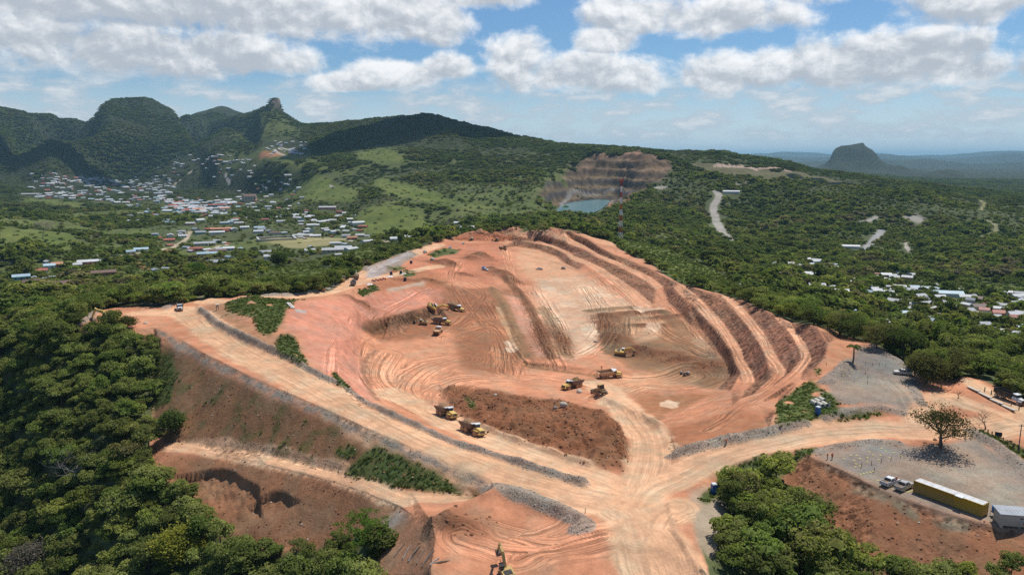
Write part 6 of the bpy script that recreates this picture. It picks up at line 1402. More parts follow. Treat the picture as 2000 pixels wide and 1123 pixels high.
# --- haul trucks
HT = [('dirt', None, 872, 813, (920, 835), 'yellow haul truck loaded with brown earth, second in the queue on the inner haul road'), ('dirt', None, 922, 846, (970, 866), 'yellow haul truck loaded with brown earth, leading the queue on the inner haul road'),
      ('dark', None, 1118, 758, (1090, 764), 'yellow haul truck with a dark green-brown load beside the pale boulder on the pit floor'), (None, 'tan', 1190, 737, (1225, 735), 'empty haul truck with tan dump body driving right past the long cut bank'),
      ('dirt', None, 890, 606, (910, 610), 'yellow haul truck being loaded by the yellow excavator'), (None, None, 862, 633, (890, 636), 'haul truck with dark body standing broadside in the dug hole'), (None, 'tan', 855, 652, (866, 640), 'haul truck with tan body backed up in the front of the dug hole')]
for ld, bd, px, py, q, lb in HT: build('dump', dump_truck(ld, bd), 'haul_truck', lb, 'haul truck', px, py, heading((px, py), q), 'articulated haul trucks', half=3)
build('dump', dump_truck(None, None), 'haul_truck', 'yellow haul truck seen from the front on the left of the upper haul road', 'haul truck', 669, 551, heading((669, 551), (662, 566)), 'articulated haul trucks', half=3)
# --- excavators
build('exc', excavator((5.4, 6.4), (8.6, 4.6)), 'excavator', 'bright yellow excavator with raised boom loading a haul truck', 'excavator', 841, 603, heading((841, 603), (880, 600)), 'excavators', 1.12)
build('exc', excavator((5.2, 4.4), (6.6, 1.9)), 'excavator', 'long-armed excavator resting its bucket on the ground beside the tree at the road bend', 'excavator', 218, 634, heading((218, 634), (175, 632)), 'excavators', 1.35)
build('exc', excavator((4.6, 6.0), (6.2, 3.4), mat=YELD, kind='b'), 'excavator', 'excavator with black cab reaching up at the bottom edge of the pad', 'excavator', 990, 1126, heading((990, 1126), (972, 1092)), 'excavators', .78)
build('exc', excavator((4.6, 4.0), (6.4, 2.6)), 'excavator', 'excavator with white cab roof digging in the dark spoil on the pit floor', 'excavator', 1214, 693, heading((1214, 693), (1245, 690)), 'excavators', .9)
build('exc', excavator((4.4, 3.8), (5.6, 2.0), mat=YELD), 'excavator', 'dusty excavator working in the dug hole left of the haul trucks', 'excavator', 826, 634, heading((826, 634), (805, 622)), 'excavators', .85)
build('exc', excavator((3.6, 5.0), (4.6, 3.2), mat=YELD), 'excavator', 'small excavator trenching along the outer edge of the upper haul road', 'excavator', 628, 568, heading((628, 568), (610, 575)), 'excavators', .7)
build('exc', excavator((5.0, 4.6), (6.4, 2.4), mat=YELD), 'excavator', 'excavator under the red scarp at the back of the mine, nearest the left rim', 'excavator', 921, 470, heading((921, 470), (905, 474)), 'excavators', .95)
build('exc', excavator((5.0, 4.2), (6.6, 2.2), mat=YELD), 'excavator', 'excavator under the red scarp at the back of the mine, farther right', 'excavator', 970, 472, heading((970, 472), (950, 474)), 'excavators', 1.05)
# --- dozers
build('doz', dozer(), 'bulldozer', 'dusty yellow bulldozer behind the windrow near the loaded haul truck', 'bulldozer', 1174, 768, heading((1174, 768), (1140, 764)), 'bulldozers', 1.25)
build('doz', dozer(), 'bulldozer', 'bulldozer on top of the spur at the back of the pit', 'bulldozer', 983, 487, heading((983, 487), (965, 486)), 'bulldozers', 1.3)
# --- road trucks
build('tip', tipper(STEEL, None, 'steel'), 'dump_truck', 'white-cabbed dump truck driving towards the bend of the main haul road', 'dump truck', 352, 605, heading((352, 605), (348, 640)), None, 1.0)
build('tip', tipper(GREYB, None, 'greybox', GREYB), 'dump_truck', 'grey-bodied dump truck on the upper haul road, nearer of the two in line', 'dump truck', 690, 557, heading((690, 557), (697, 547)), 'dump trucks on the upper haul road', 1.0)
build('tip', tipper(STEEL, DIRTD, 'redload', STEEL), 'dump_truck', 'dump truck heaped with dark red earth, farther of two on the upper haul road', 'dump truck', 696, 545, heading((696, 545), (701, 535)), 'dump trucks on the upper haul road', 1.0)
build('tip', tipper(BLACK, None, 'black'), 'dump_truck', 'white-cabbed dump truck with long black body on the road at the right edge', 'dump truck', 1970, 782, heading((1970, 782), (1990, 790)), None, 1.0)
# --- pickups
PK = [('w', WHITE, None, 1738, 946, (1755, 939), 'white pickup with dark bed cover parked nearest the lot corner'), ('s', SILVER, None, 1766, 954, (1783, 947), 'silver pickup parked between the white pickup and the ochre container'), ('wt', WHITE, 'tanks', 1762, 731, (1738, 729), 'white pickup carrying blue water tanks on the upper lot'), ('w', WHITE, None, 695, 536, (692, 545), 'white pickup on the upper haul road behind the dump trucks'), ('wg', WHITE, 'green', 830, 494, (845, 490), 'white pickup with a green crate on the upper haul road'), ('w', WHITE, None, 879, 485, (868, 489), 'white pickup at the left end of the floor under the red scarp'), ('w', WHITE, None, 905, 477, (906, 484), 'white pickup standing under the red scarp by the first excavator'), ('wb', WHITE, 'box', 948, 528, (965, 529), 'white pickup with a bright blue box in the middle of the mine'), ('s', SILVER, None, 1053, 527, (1040, 526), 'silver pickup on the pale floor below the back benches')]
for ky, pm, cg, px, py, q, lb in PK: build('pk', pickup(pm, cg, ky), 'pickup_truck', lb, 'pickup', px, py, heading((px, py), q), None, 1.0, half=1.5)

# --- people in work clothes
def person_mesh():
    if 'person' in PROTO: return PROTO['person']
    me = bpy.data.meshes.new('person_body')
    pts = [(0, 0, .95), (0, 0, 1.18), (0, .01, 1.40), (0, .01, 1.50), (0, .02, 1.64), (0, .02, 1.72), (.18, 0, 1.40), (.25, .02, 1.12), (.24, .12, .90), (-.18, 0, 1.40), (-.25, .02, 1.12), (-.24, .12, .90), (.09, 0, .88), (.11, .03, .48), (.12, -.03, .08), (.12, .09, .04), (-.09, 0, .88), (-.11, .0, .48), (-.12, -.05, .08), (-.12, .08, .04)]
    rad = [.14, .15, .14, .06, .10, .08, .075, .055, .045, .075, .055, .045, .095, .075, .055, .05, .095, .075, .055, .05]
    ed = [(0, 1), (1, 2), (2, 3), (3, 4), (4, 5), (2, 6), (6, 7), (7, 8), (2, 9), (9, 10), (10, 11), (0, 12), (12, 13), (13, 14), (14, 15), (0, 16), (16, 17), (17, 18), (18, 19)]
    me.from_pydata(pts, ed, []); ob = bpy.data.objects.new('person_build', me); COL.objects.link(ob)
    md = ob.modifiers.new('skin', 'SKIN'); sd = ob.modifiers.new('sub', 'SUBSURF'); sd.levels = 1
    for i, v in enumerate(me.skin_vertices[0].data): v.radius = (rad[i], rad[i]); v.use_root = (i == 0)
    dg = bpy.context.evaluated_depsgraph_get(); out = bpy.data.meshes.new_from_object(ob.evaluated_get(dg)); bpy.data.objects.remove(ob)
    out.materials.clear()
    for m_ in (NAVY, ORANGE, SKIN): out.materials.append(m_)
    for p in out.polygons:
        z = p.center.z; p.material_index = 2 if z > 1.47 or (abs(p.center.x) > .2 and z < 1.0) else (1 if z > .97 else 0); p.use_smooth = True
    PROTO['person'] = out; return out
def helmet_mesh():
    if 'helmet' not in PROTO:
        me = MB().cyl((0, .02, 1.70), 'z', .145, .03, 12).cyl((0, .02, 1.76), 'z', .13, .10, 12, .07).me('helmet', WHITE); PROTO['helmet'] = me
        V, F = [], []
        PROTO['vest'] = MB().taper([(-.19, -.125, 1.0), (.19, -.125, 1.0), (.19, .155, 1.0), (-.19, .155, 1.0)], [(-.20, -.125, 1.44), (.20, -.125, 1.44), (.20, .155, 1.44), (-.20, .155, 1.44)]).me('vest', ORANGE)
    return PROTO['helmet'], PROTO['vest']
for px, py, lb, rz in ((1418, 868, 'person in an orange vest walking along the road beside the gravel berm', .4), (1616, 897, 'person in orange workwear at the lot corner, left one of the pair', 1.0), (1625, 897, 'person in orange workwear at the lot corner, right one of the pair', 2.4), (1750, 944, 'person in an orange vest at the open door of the white pickup', -.6), (1175, 722, 'person in dark clothes standing above the tan haul truck', 0)):
    t = thing('person', lb, 'person', group='people on the site'); seat(t, px, py, rz, False)
    hm, vs = helmet_mesh(); part('body', person_mesh(), t); part('helmet', hm, t)
    if 'dark' not in lb: part('vest', vs, t)

# --- containers, cabin, tank on the lower lot
def container(px, py, q, L_, label, m, patch=None):
    t = thing('shipping_container', label, 'container'); rz = heading((px, py), q); seat(t, px, py, rz, False, .12)
    V, F = [], []; box_geo(V, F, -L_ / 2 + .05, L_ / 2 - .05, -1.16, 1.16, .12, 2.5); part('shell', mesh_from('shell', V, F, m), t)
    n = int(L_ / .42); rib = MB().prism([(-.09, .16), (.09, .16), (.09, 2.44), (-.09, 2.44)], -.024, .024).me('rib', m)
    for i in range(n):
        for sd_ in (-1.186, 1.186): p = part('rib', rib, t); p.location = (-L_ / 2 + .35 + i * (L_ - .7) / (n - 1), sd_, 0)
    fr = MB()
    for x in (-L_ / 2, L_ / 2 - .14):
        for y in (-1.22, 1.08): fr.box(x, x + .14, y, y + .14, 0, 2.62)
    for y in (-1.22, 1.08): fr.box(-L_ / 2 + .145, L_ / 2 - .145, y, y + .14, 0, .15).box(-L_ / 2 + .145, L_ / 2 - .145, y, y + .14, 2.47, 2.62)
    part('frame', fr.me('frame', m), t)
    rf = MB().box(-L_ / 2 + .15, L_ / 2 - .15, -1.07, 1.07, 2.52, 2.63); part('roof', rf.me('roof', simple_mat('container_roof_pale', (.55, .55, .54), .7, var=.25, scale=.8)), t)
    if patch: part('roof_patch', MB().box(-L_ / 2 + .2, -L_ / 2 + 1.7, -1.6, -.2, 2.65, 2.72).me('roof_patch', WHITE), t)
    return t
container(1834, 975, (1862, 985.2), 10.0, 'long ochre shipping container with rusty roof, nearer the pickups', OCHRE)
container(1895, 997.5, (1930, 1010.2), 5.6, 'short yellow shipping container joined to the end of the long ochre one', OCHRE2, True)
def cabin():
    t = thing('site_cabin', 'cream prefabricated cabin with grey sheet roof at the right edge of the lot', 'cabin'); seat(t, 1985, 1024, heading((1985, 1024), (2010, 1029)), False, .3)
    part('wall', MB().box(-3.6, 3.6, -1.6, 1.6, 0, 2.35).me('wall', CREAMW), t)
    part('roof', MB().taper([(-3.9, -1.8, 2.37), (3.9, -1.8, 2.37), (3.9, 1.9, 2.62), (-3.9, 1.9, 2.62)], [(-3.9, -1.8, 2.47), (3.9, -1.8, 2.47), (3.9, 1.9, 2.72), (-3.9, 1.9, 2.72)]).me('roof', ROOFS['grey']), t)
    for x in np.arange(-3.7, 3.8, .62): part('roof_seam', MB().taper([(x - .03, -1.8, 2.475), (x + .03, -1.8, 2.475), (x + .03, 1.9, 2.725), (x - .03, 1.9, 2.725)], [(x - .03, -1.8, 2.52), (x + .03, -1.8, 2.52), (x + .03, 1.9, 2.77), (x - .03, 1.9, 2.77)]).me('roof_seam', GALV), t)
    part('window', MB().box(-.2, .4, -1.64, -1.605, 1.6, 1.85).me('window', GLASS), t); ac = part('air_conditioner', MB().box(-.1, .7, -1.9, -1.605, .5, 1.05).me('air_conditioner', WHITE), t); part('fan', MB().cyl((.3, -1.91, .78), 'y', .2, .03, 12).me('fan', BLACK), ac)
    for x in (-3.2, 0, 3.2): part('foot', MB().box(x - .2, x + .2, -1.4, 1.4, -.6, -.01).me('foot', CONC), t)
cabin()
def tank():
    t = thing('water_tank', 'bright blue water tank on a stand beside the cabin', 'water tank'); seat(t, 1943, 1008, 0, False)
    for x in (-.5, .5):
        for y in (-.5, .5): part('stand_leg', MB().tube([(x * 1.3, y * 1.3, -.2), (x, y, .95)], [.05, .05], 4).me('stand_leg', GALV), t)
    part('platform', MB().box(-.75, .75, -.75, .75, .96, 1.05).me('platform', WOOD), t)
    b = part('tank_body', MB().cyl((0, 0, 1.62), 'z', .68, 1.1, 20).cyl((0, 0, 2.28), 'z', .68, .2, 20, .3).me('tank_body', BLUEB), t); part('lid', MB().cyl((0, 0, 2.43), 'z', .24, .08, 14).me('lid', BLACK), b)
tank()
def toilet(px, py, label, rz):
    t = thing('portable_toilet', label, 'portable toilet'); seat(t, px, py, rz, False)
    part('shell', MB().box(-.55, .55, -.55, .55, .05, 2.15).me('shell', BLUE), t); part('door', MB().box(-.4, .4, -.59, -.555, .15, 2.0).me('door', simple_mat('toilet_door', (.03, .14, .38), .4)), t)
    part('roof', MB().taper([(-.58, -.58, 2.16), (.58, -.58, 2.16), (.58, .58, 2.16), (-.58, .58, 2.16)], [(-.45, -.45, 2.35), (.45, -.45, 2.35), (.45, .45, 2.35), (-.45, .45, 2.35)]).me('roof', WHITE), t)
toilet(1597, 809, 'blue portable toilet with white roof below the concrete pipes', .5); toilet(1394, 962, 'blue portable toilet in the shade at the edge of the thicket', .2)
pipe_me = None
def pipes():
    global pipe_me
    b = MB(); n = 18; L_ = 2.4
    for x in (-L_ / 2, L_ / 2):
        for r in (.62, .48):
            for k in range(n): a = 6.2832 * k / n; b.V.append((x, r * math.cos(a), .62 + r * math.sin(a)))
    for k in range(n):
        q = (k + 1) % n; o0, i0, o1, i1 = k, n + k, 2 * n + k, 3 * n + k; O0, I0, O1, I1 = q, n + q, 2 * n + q, 3 * n + q
        b.F += [(o0, O0, O1, o1), (i1, I1, I0, i0), (o0, i0, I0, O0), (o1, O1, I1, i1)]
    pipe_me = b.me('concrete_pipe', CONC)
    for i, (px, py, lb) in enumerate(((1602, 794, 'pale concrete pipe, front left one above the blue toilet'), (1611, 793, 'pale concrete pipe, front right one beside the white marker post'), (1597, 787, 'pale concrete pipe, rear left one in the weeds'), (1605, 784, 'pale concrete pipe, rear right one in the weeds'), (1590, 790, 'pale concrete pipe at the left end of the pile'))):
        o = bpy.data.objects.new('concrete_pipe', pipe_me); COL.objects.link(o); tag(o, lb, 'pipe', 'concrete pipes in the weeds'); seat(o, px, py, heading((1590, 780), (1612, 792)), False)
    p = bpy.data.objects.new('marker_post', MB().box(-.12, .12, -.05, .05, -.2, 1.8).box(-.06, .06, -.04, .04, -.2, .9).me('marker_post', WHITE)); COL.objects.link(p); tag(p, 'white marker post beside the concrete pipes', 'post'); seat(p, 1620, 796, 0, False)
pipes()
# --- sign board lying on the pink slope, with its dark lettering (unreadable at this distance, three small marks)
def slope_sign():
    a, b = hit(563, 593), hit(573, 603); t = thing('sign_board', 'white sign board with dark lettering lying on the pink slope', 'sign')
    c = [(a[i] + b[i]) / 2 for i in range(3)]; put(t, c[0], c[1], math.atan2(b[1] - a[1], b[0] - a[0]), True, .25, 1.5)
    ln = math.dist(a, b); part('board', MB().box(-ln / 2, ln / 2, -.85, .85, 0, .08).me('board', WHITE), t)
    for i, (x, w, m_) in enumerate(((-.18, .26, BLACK), (.14, .16, BLACK), (.33, .10, simple_mat('sign_green', (.25, .45, .35), .7)))):
        part('lettering', MB().box((x - w / 2) * ln, (x + w / 2) * ln, -.28, .28, .085, .10).me('lettering', m_), t)
slope_sign()
# --- lookout box by the bend
def booth():
    t = thing('guard_booth', 'small straw-coloured booth on posts above the bend of the haul road', 'booth'); seat(t, 425, 606, .2, False)
    part('box', MB().box(-.5, .5, -.5, .5, 1.4, 2.5).me('box', TANB), t); part('roof', MB().box(-.8, .8, -.8, .8, 2.52, 2.66).me('roof', CONC), t)
    for x in (-.42, .42):
        for y in (-.42, .42): part('post', MB().box(x - .06, x + .06, y - .06, y + .06, -.2, 1.39).me('post', WOOD), t)
booth()
# --- red and white lattice tower
def tower():
    x, y, z = survey(1211, 478, Y=690); z = ground_z(x, y); H = (CAM_H + ray(1217, 352)[2] / ray(1217, 352)[1] * y) - z
    t = thing('lattice_tower', 'tall red and white lattice tower behind the right rim of the mine', 'tower', (x, y, z - .5), .5)
    n = 11; redm = simple_mat('tower_red', (.42, .055, .04), .6); whm = simple_mat('tower_white', (.75, .74, .72), .6)
    def half(h): return 1.9 * (1 - .62 * min(1, h / (H * .75))) * (1 if h < H * .75 else .8)
    for i in range(n):
        h0, h1 = H * i / n, H * (i + 1) / n; a, b = half(h0), half(h1); s = MB(); r = .13
        cr = [(1, 1), (-1, 1), (-1, -1), (1, -1)]
        for k in range(4):
            p, q = cr[k], cr[(k + 1) % 4]
            s.tube([(p[0] * a, p[1] * a, h0), (p[0] * b, p[1] * b, h1 - .01)], [r, r], 4); s.tube([(p[0] * a, p[1] * a, h0), (q[0] * b, q[1] * b, h1)], [r * .7, r * .7], 4); s.tube([(q[0] * a, q[1] * a, h0), (p[0] * b, p[1] * b, h1)], [r * .7, r * .7], 4); s.tube([(p[0] * b, p[1] * b, h1), (q[0] * b, q[1] * b, h1)], [r * .6, r * .6], 4)
        part('mast_section', s.me('mast_section', redm if i % 2 == 0 else whm), t)
    hd = MB().box(-2.1, 2.1, -2.1, 2.1, H + .02, H + .2)
    hd_o = part('platform', hd.me('platform', redm), t)
    for k in range(3):
        aa = k * 2.094
        for d_ in (-.7, 0, .7): part('antenna', MB().box(-.16, .16, -.08, .08, H - 1.2, H + 1.4).me('antenna', redm), hd_o).location = (2.0 * math.cos(aa) - d_ * math.sin(aa), 2.0 * math.sin(aa) + d_ * math.cos(aa), 0)
    part('lightning_rod', MB().tube([(0, 0, H), (0, 0, H + 3)], [.06, .03], 5).me('lightning_rod', redm), t)
    clear_veg(x, y, 4, 1)
tower()
#@@DETAIL@@

# ------------------------------------------------------------------ single trees that stand out
def branchy(seed, H, spread, levels=3, r0=.35, lean=(0, 0), first=.3, nb=5, droop=.0):
    """a trunk that forks again and again; returns wood geometry and the twig ends"""
    rng = np.random.default_rng(seed); V, F = [], []; tips = []
    def grow_(p, d, ln, r, lv):
        n = 3; pts = [p]; q = p.copy(); dd = d.copy()
        for i in range(n):
            dd = dd + rng.normal(size=3) * .16 + np.array([0, 0, .05 - droop]); dd /= np.linalg.norm(dd); q = q + dd * ln / n; pts.append(q.copy())
        tube(V, F, pts, [r, r * .85, r * .7, r * .55], 6 if lv == levels else 4)
        if lv == 0: tips.append((q, dd)); return
        k = nb if lv == levels else int(rng.integers(2, 4)) + (1 if lv == levels - 1 else 0)
        for i in range(k):
            a = i / k * 6.283 + rng.uniform(-.5, .5); out = np.array([math.cos(a), math.sin(a), 0])
            nd = dd * .55 + out * spread * (1.0 if lv == levels else .8) + np.array([0, 0, .12]); nd /= np.linalg.norm(nd)
            s = pts[-1] if i < k - 1 or lv < levels else pts[-2]
            grow_(s, nd, ln * rng.uniform(.62, .85), r * .52, lv - 1)
            if lv < levels and i == 0: tips.append((s, nd))
    grow_(np.array([0, 0, -.3]), np.array([lean[0], lean[1], 1.0]), H * first, r0, levels)
    return V, F, tips
def leafy(tips, seed, per, rad, size, flat=1.0, squash=.6):
    rng = np.random.default_rng(seed); V, F, T = [], [], []
    for p, d in tips:
        tn = rng.uniform(.25, .75)
        for i in range(per):
            q = p + rng.normal(size=3) * np.array([rad, rad, rad * squash]) * .6
            n = rng.normal(size=3) * .7 + np.array([0, 0, flat]); n /= np.linalg.norm(n); u = np.cross(n, rng.normal(size=3)); u /= np.linalg.norm(u) + 1e-9; v = np.cross(n, u); s = size * rng.uniform(.6, 1.3)
            b = len(V); V += [q - u * s * .5, q - v * s * .3, q + u * s * .5, q + v * s * .35]; F.append((b, b + 1, b + 2, b + 3)); T += [float(np.clip(tn + rng.normal() * .18, 0, 1))] * 4
    return V, F, T
LEAF_OLIVE = leaf_mat('foliage_olive', [(0, (.120, .115, .045)), (1, (.130, .125, .050))]); LEAF_DARK = leaf_mat('foliage_dark', [(0, (.085, .115, .035)), (1, (.100, .130, .040))]); LEAF_YEL = leaf_mat('foliage_yellow_green', [(0, (.165, .165, .030)), (1, (.180, .180, .035))]); LEAF_LIME = leaf_mat('foliage_lime', [(0, (.110, .190, .030)), (1, (.120, .200, .035))]); PINK = leaf_mat('pink_blossom', [(0, (.48, .26, .34)), (1, (.52, .30, .38))]); PALE = leaf_mat('pale_twigs', [(0, (.24, .21, .18)), (1, (.28, .25, .22))])
def special_tree(name, label, px, py, H, spread, seed, leaf=None, per=14, rad=.9, size=.5, levels=3, r0=.3, first=.3, nb=5, bark=None, lean=(0, 0), squash=.6, rz=0.0, droop=0.0, twig=None, scale=1.0):
    V, F, tips = branchy(seed, H, spread, levels, r0, lean, first, nb, droop)
    t = thing(name, label, 'tree'); seat(t, px, py, rz, False, -.1); t.scale = (scale,) * 3
    part('trunk', mesh_from('trunk', V, F, bark or BARK), t)
    if leaf: 
        V, F, T = leafy(tips, seed + 1, per, rad, size, squash=squash); part('crown', mesh_from('crown', V, F, leaf, T), t)
    elif twig:
        V, F, T = leafy(tips, seed + 1, per, rad, size, .2); part('twigs', mesh_from('twigs', V, F, twig, T), t)
    return t
special_tree('spreading_tree', 'lone spreading tree with sparse olive crown on the stone mound of the gravel lot', 1838, 874, 8.6, 1.15, 11, LEAF_OLIVE, 14, 1.1, .36, 4, .36, .34, 6, scale=1.38)
special_tree('bare_tree', 'thin bare tree beside the gravel berm at the right edge', 1925, 838, 7.0, .8, 15, None, levels=4, r0=.2, first=.32, nb=4)
special_tree('bare_tree', 'small bare shrub-like tree above the lone spreading tree, beside the rail', 1872, 778, 4.0, .9, 16, None, levels=3, r0=.13, first=.3, nb=5)
special_tree('broad_tree', 'big round-crowned olive tree beside the pickup with blue tanks', 1808, 748, 12.5, .95, 17, LEAF_OLIVE, 46, 1.9, .62, 4, .5, .26, 6, squash=.85)
special_tree('broad_tree', 'flat-crowned olive tree at the top corner of the upper lot', 1712, 680, 8.0, 1.1, 18, LEAF_OLIVE, 22, 1.2, .55, 3, .3, .4, 6, squash=.5)
special_tree('broad_tree', 'olive tree between the excavator and the road bend', 250, 641, 6.6, 1.0, 19, LEAF_OLIVE, 34, 1.1, .5, 3, .32, .3, 6, squash=.7)
special_tree('tall_tree', 'tall dark tree alone at the left end of the toe track', 340, 846, 11.0, .55, 20, LEAF_DARK, 44, 1.3, .6, 4, .28, .2, 5, squash=1.0)
special_tree('dead_tree', 'pale bare tree sticking out of the wood on the left', 160, 950, 13.0, .9, 22, None, levels=4, r0=.22, first=.4, nb=5, bark=BARK_PALE)
special_tree('feathery_tree', 'bright feathery tree at the edge of the log-strewn slope', 716, 1092, 10.0, .7, 23, LEAF_LIME, 34, .75, .4, 3, .2, .45, 5, squash=.5)
special_tree('yellow_green_tree', 'big yellow-green tree at the bottom of the wood', 355, 1105, 14.0, .75, 24, LEAF_YEL, 60, 2.1, .7, 4, .35, .22, 6, squash=.9)
special_tree('blossom_tree', 'grey-green tree with pink blossom at the bottom left corner', 55, 1130, 14.0, .8, 25, PALE, 34, 2.0, .6, 4, .35, .22, 6, squash=.8)
special_tree('bare_tree', 'pale bare spreading tree among the scrub left of the upper haul road', 640, 535, 9.0, 1.2, 26, None, levels=4, r0=.25, first=.3, nb=6, bark=BARK_PALE, scale=1.5)
special_tree('kapok_tree', 'tall pale spreading tree on the grass slope at far left', 83, 466, 20.0, 1.0, 27, PALE, 20, 1.6, .8, 3, .5, .5, 6, bark=BARK_PALE, squash=.5)
special_tree('blossom_tree', 'pink-blossoming tree among the trees behind the right-hand village', 1760, 532, 9.0, .8, 28, PINK, 60, 1.6, .8, 3, .3, .3, 5, squash=.6)
special_tree('lime_tree', 'bright lime-green round tree below the near village', 385, 542, 10.0, .9, 29, LEAF_LIME, 70, 1.9, .9, 3, .35, .3, 6, squash=.8, scale=1.3)
special_tree('dark_tree', 'dark round tree beside the white-roofed house in the valley', 546, 520, 13.0, .7, 31, LEAF_DARK, 90, 2.0, .9, 3, .4, .25, 6, squash=1.0, scale=1.2)
for i, (px, py, H, lb) in enumerate(((1590, 634, 7.5, 'olive tree leaning over the outer end of the highest bench'), (1640, 655, 9.0, 'spreading olive tree just outside the orange corner of the mine'), (1668, 662, 10.0, 'tall spreading olive tree behind the palm of the upper lot'), (1735, 688, 9.5, 'spreading olive tree along the rear edge of the upper lot, nearer the palm'), (1765, 702, 10.0, 'spreading olive tree along the rear edge of the upper lot, nearer the pickup'), (1850, 738, 9.0, 'olive tree right of the big round-crowned tree by the road'))):
    special_tree('spreading_tree', lb, px, py, H, 1.0, 60 + i, LEAF_OLIVE if i % 2 else LEAF_DARK, 34, 1.3, .5, 3, .3, .36, 6, squash=.6, scale=1.3)
def palm(px, py, label):
    rng = np.random.default_rng(3); t = thing('palm_tree', label, 'tree'); seat(t, px, py, 0, False, -.2); H = 5.6
    part('trunk', MB().tube([(0, 0, 0), (.1, 0, 2), (.05, .1, 4), (0, .1, H)], [.28, .24, .22, .2], 8).me('trunk', BARK), t)
    V, F, T = [], [], []
    for i in range(26):
        a = i * 2.399; up = rng.uniform(.1, 1.0); L_ = rng.uniform(2.2, 3.0); p = np.array([0, .1, H]); d = np.array([math.cos(a), math.sin(a), up]); d /= np.linalg.norm(d); sd = np.array([-math.sin(a), math.cos(a), 0])
        pts = []
        for k in range(6): pts.append(p.copy()); p = p + d * L_ / 5; d = d + np.array([0, 0, -.34]); d /= np.linalg.norm(d)
        for k in range(5):
            for s_ in (-1, 1):
                b = len(V); w = .42 * (1 - .12 * k); V += [pts[k], pts[k + 1], pts[k + 1] + sd * s_ * w * .8 + np.array([0, 0, -.2]), pts[k] + sd * s_ * w + np.array([0, 0, -.2])]; F.append((b, b + 1, b + 2, b + 3)); T += [rng.uniform(.2, .7)] * 4
    part('crown', mesh_from('crown', V, F, LEAF_DARK, T), t)
palm(1666, 708, 'palm tree with drooping fronds at the corner of the upper lot')

# ------------------------------------------------------------------ boulders, posts, stakes, logs
def rock_mesh(seed, sub=2, squash=.75):
    rng = np.random.default_rng(seed); bm = bmesh.new(); bmesh.ops.create_icosphere(bm, subdivisions=sub, radius=1.0)
    off = rng.uniform(0, 50, 3)
    for v in bm.verts:
        n = float(fbm(np.array([v.co.x * 1.1 + off[0] + v.co.z]), np.array([v.co.y * 1.1 + off[1] - v.co.z * .7]), 3, seed)[0]); v.co *= 1 + .45 * n; v.co.z *= squash
    me = bpy.data.meshes.new('rock'); bm.to_mesh(me); bm.free(); return me
ROCK_PALE = simple_mat('rock_pale', (.52, .45, .36), .95, var=.25, scale=2, bump=.5); ROCK_GREY = simple_mat('rock_grey', (.275, .238, .198), .95, var=.4, scale=2, bump=.5); CLOD = simple_mat('earth_clod', (.21, .10, .052), 1, var=.35, scale=2, bump=.4)
def random_tint(m, lo, hi):
    nt = NT(m.node_tree); bs = [n for n in nt.n if n.type == 'BSDF_PRINCIPLED'][0]; src = bs.inputs['Base Color'].links[0].from_socket
    oi = nt.new('ShaderNodeObjectInfo'); k = nt.rng(oi.outputs['Random'], 0, 1, lo, hi, False); nt.l.new(nt.mix(1.0, src, nt.xyz(k, k, k), 'MULTIPLY'), bs.inputs['Base Color'])
random_tint(ROCK_GREY, .6, 1.5); random_tint(CLOD, .6, 1.55)
for i, (px, py, r, lb) in enumerate(((1101, 791, 1.35, 'pale rounded boulder on the brown spoil mound'), (1131, 766, 1.5, 'pale boulder in front of the loaded haul truck'), (1085, 797, .8, 'small grey boulder left of the pale rounded one'), (845, 507, 1.6, 'pale boulder beside the upper haul road'), (968, 772, .7, 'small white stone on the back of the spoil mound'), (683, 760, .5, 'white stone in the small grass patch by the haul road'), (285, 632, .9, 'white-topped rock beside the road edge near the tree'), (1163, 668, .9, 'grey rock on the pit floor above the tan haul truck'))):
    me = rock_mesh(50 + i); me.materials.append(ROCK_PALE if 'grey' not in lb else ROCK_GREY); me.polygons.foreach_set('use_smooth', [True] * len(me.polygons)); o = bpy.data.objects.new('boulder', me); COL.objects.link(o); tag(o, lb, 'boulder'); seat(o, px, py, i * 1.3, False, .1 * r); o.scale = (r, r * .85, r)
stake_me = MB().box(-.05, .05, -.05, .05, -.2, 1.15).me('stake', WOOD); post_me = MB().box(-.09, .09, -.09, .09, -.3, 1.2).me('post', simple_mat('fence_post', (.09, .095, .09), .9)); stone_me = rock_mesh(91, 1, .6); stone_me.materials.append(MARK)
def posts(name, me, pts, label, cat, group, sc=1.0):
    for i, (px, py) in enumerate(pts):
        o = bpy.data.objects.new(name, me); COL.objects.link(o); tag(o, label, cat, group); seat(o, px, py, .3 * i, False, 0); o.scale = (sc,) * 3
posts('wooden_stake', stake_me, pix('1682,913 1702,908 1721,904 1740,899 1759,894 1707,922 1690,731'), 'dark wooden stake between the yellow stones of the lower lot', 'stake', 'stakes in the lower lot')
posts('wooden_stake', stake_me, pix('1690,713 1704,714 1717,715 1730,716 1695,724 1695,740 1694,750'), 'dark wooden stake standing on the gravel of the upper lot', 'stake', 'stakes in the upper lot')
low = []
for r_, (x0, y0, x1, y1, n) in enumerate(((1648, 896, 1722, 876, 4), (1661, 889, 1660, 889, 1), (1668, 899, 1745, 884, 4), (1679, 896, 1730, 881, 3), (1672, 906, 1760, 890, 5), (1681, 926, 1706, 921, 5), (1671, 912, 1680, 910, 2), (1714, 938, 1742, 949, 2), (1772, 961, 1786, 957, 4))):
    low += [(x0 + (x1 - x0) * k / max(1, n - 1), y0 + (y1 - y0) * k / max(1, n - 1)) for k in range(n)]
posts('marker_stone', stone_me, low, 'small yellow-painted stone marking a parking bay on the lower lot', 'stone', 'yellow stones on the lower lot', .32)
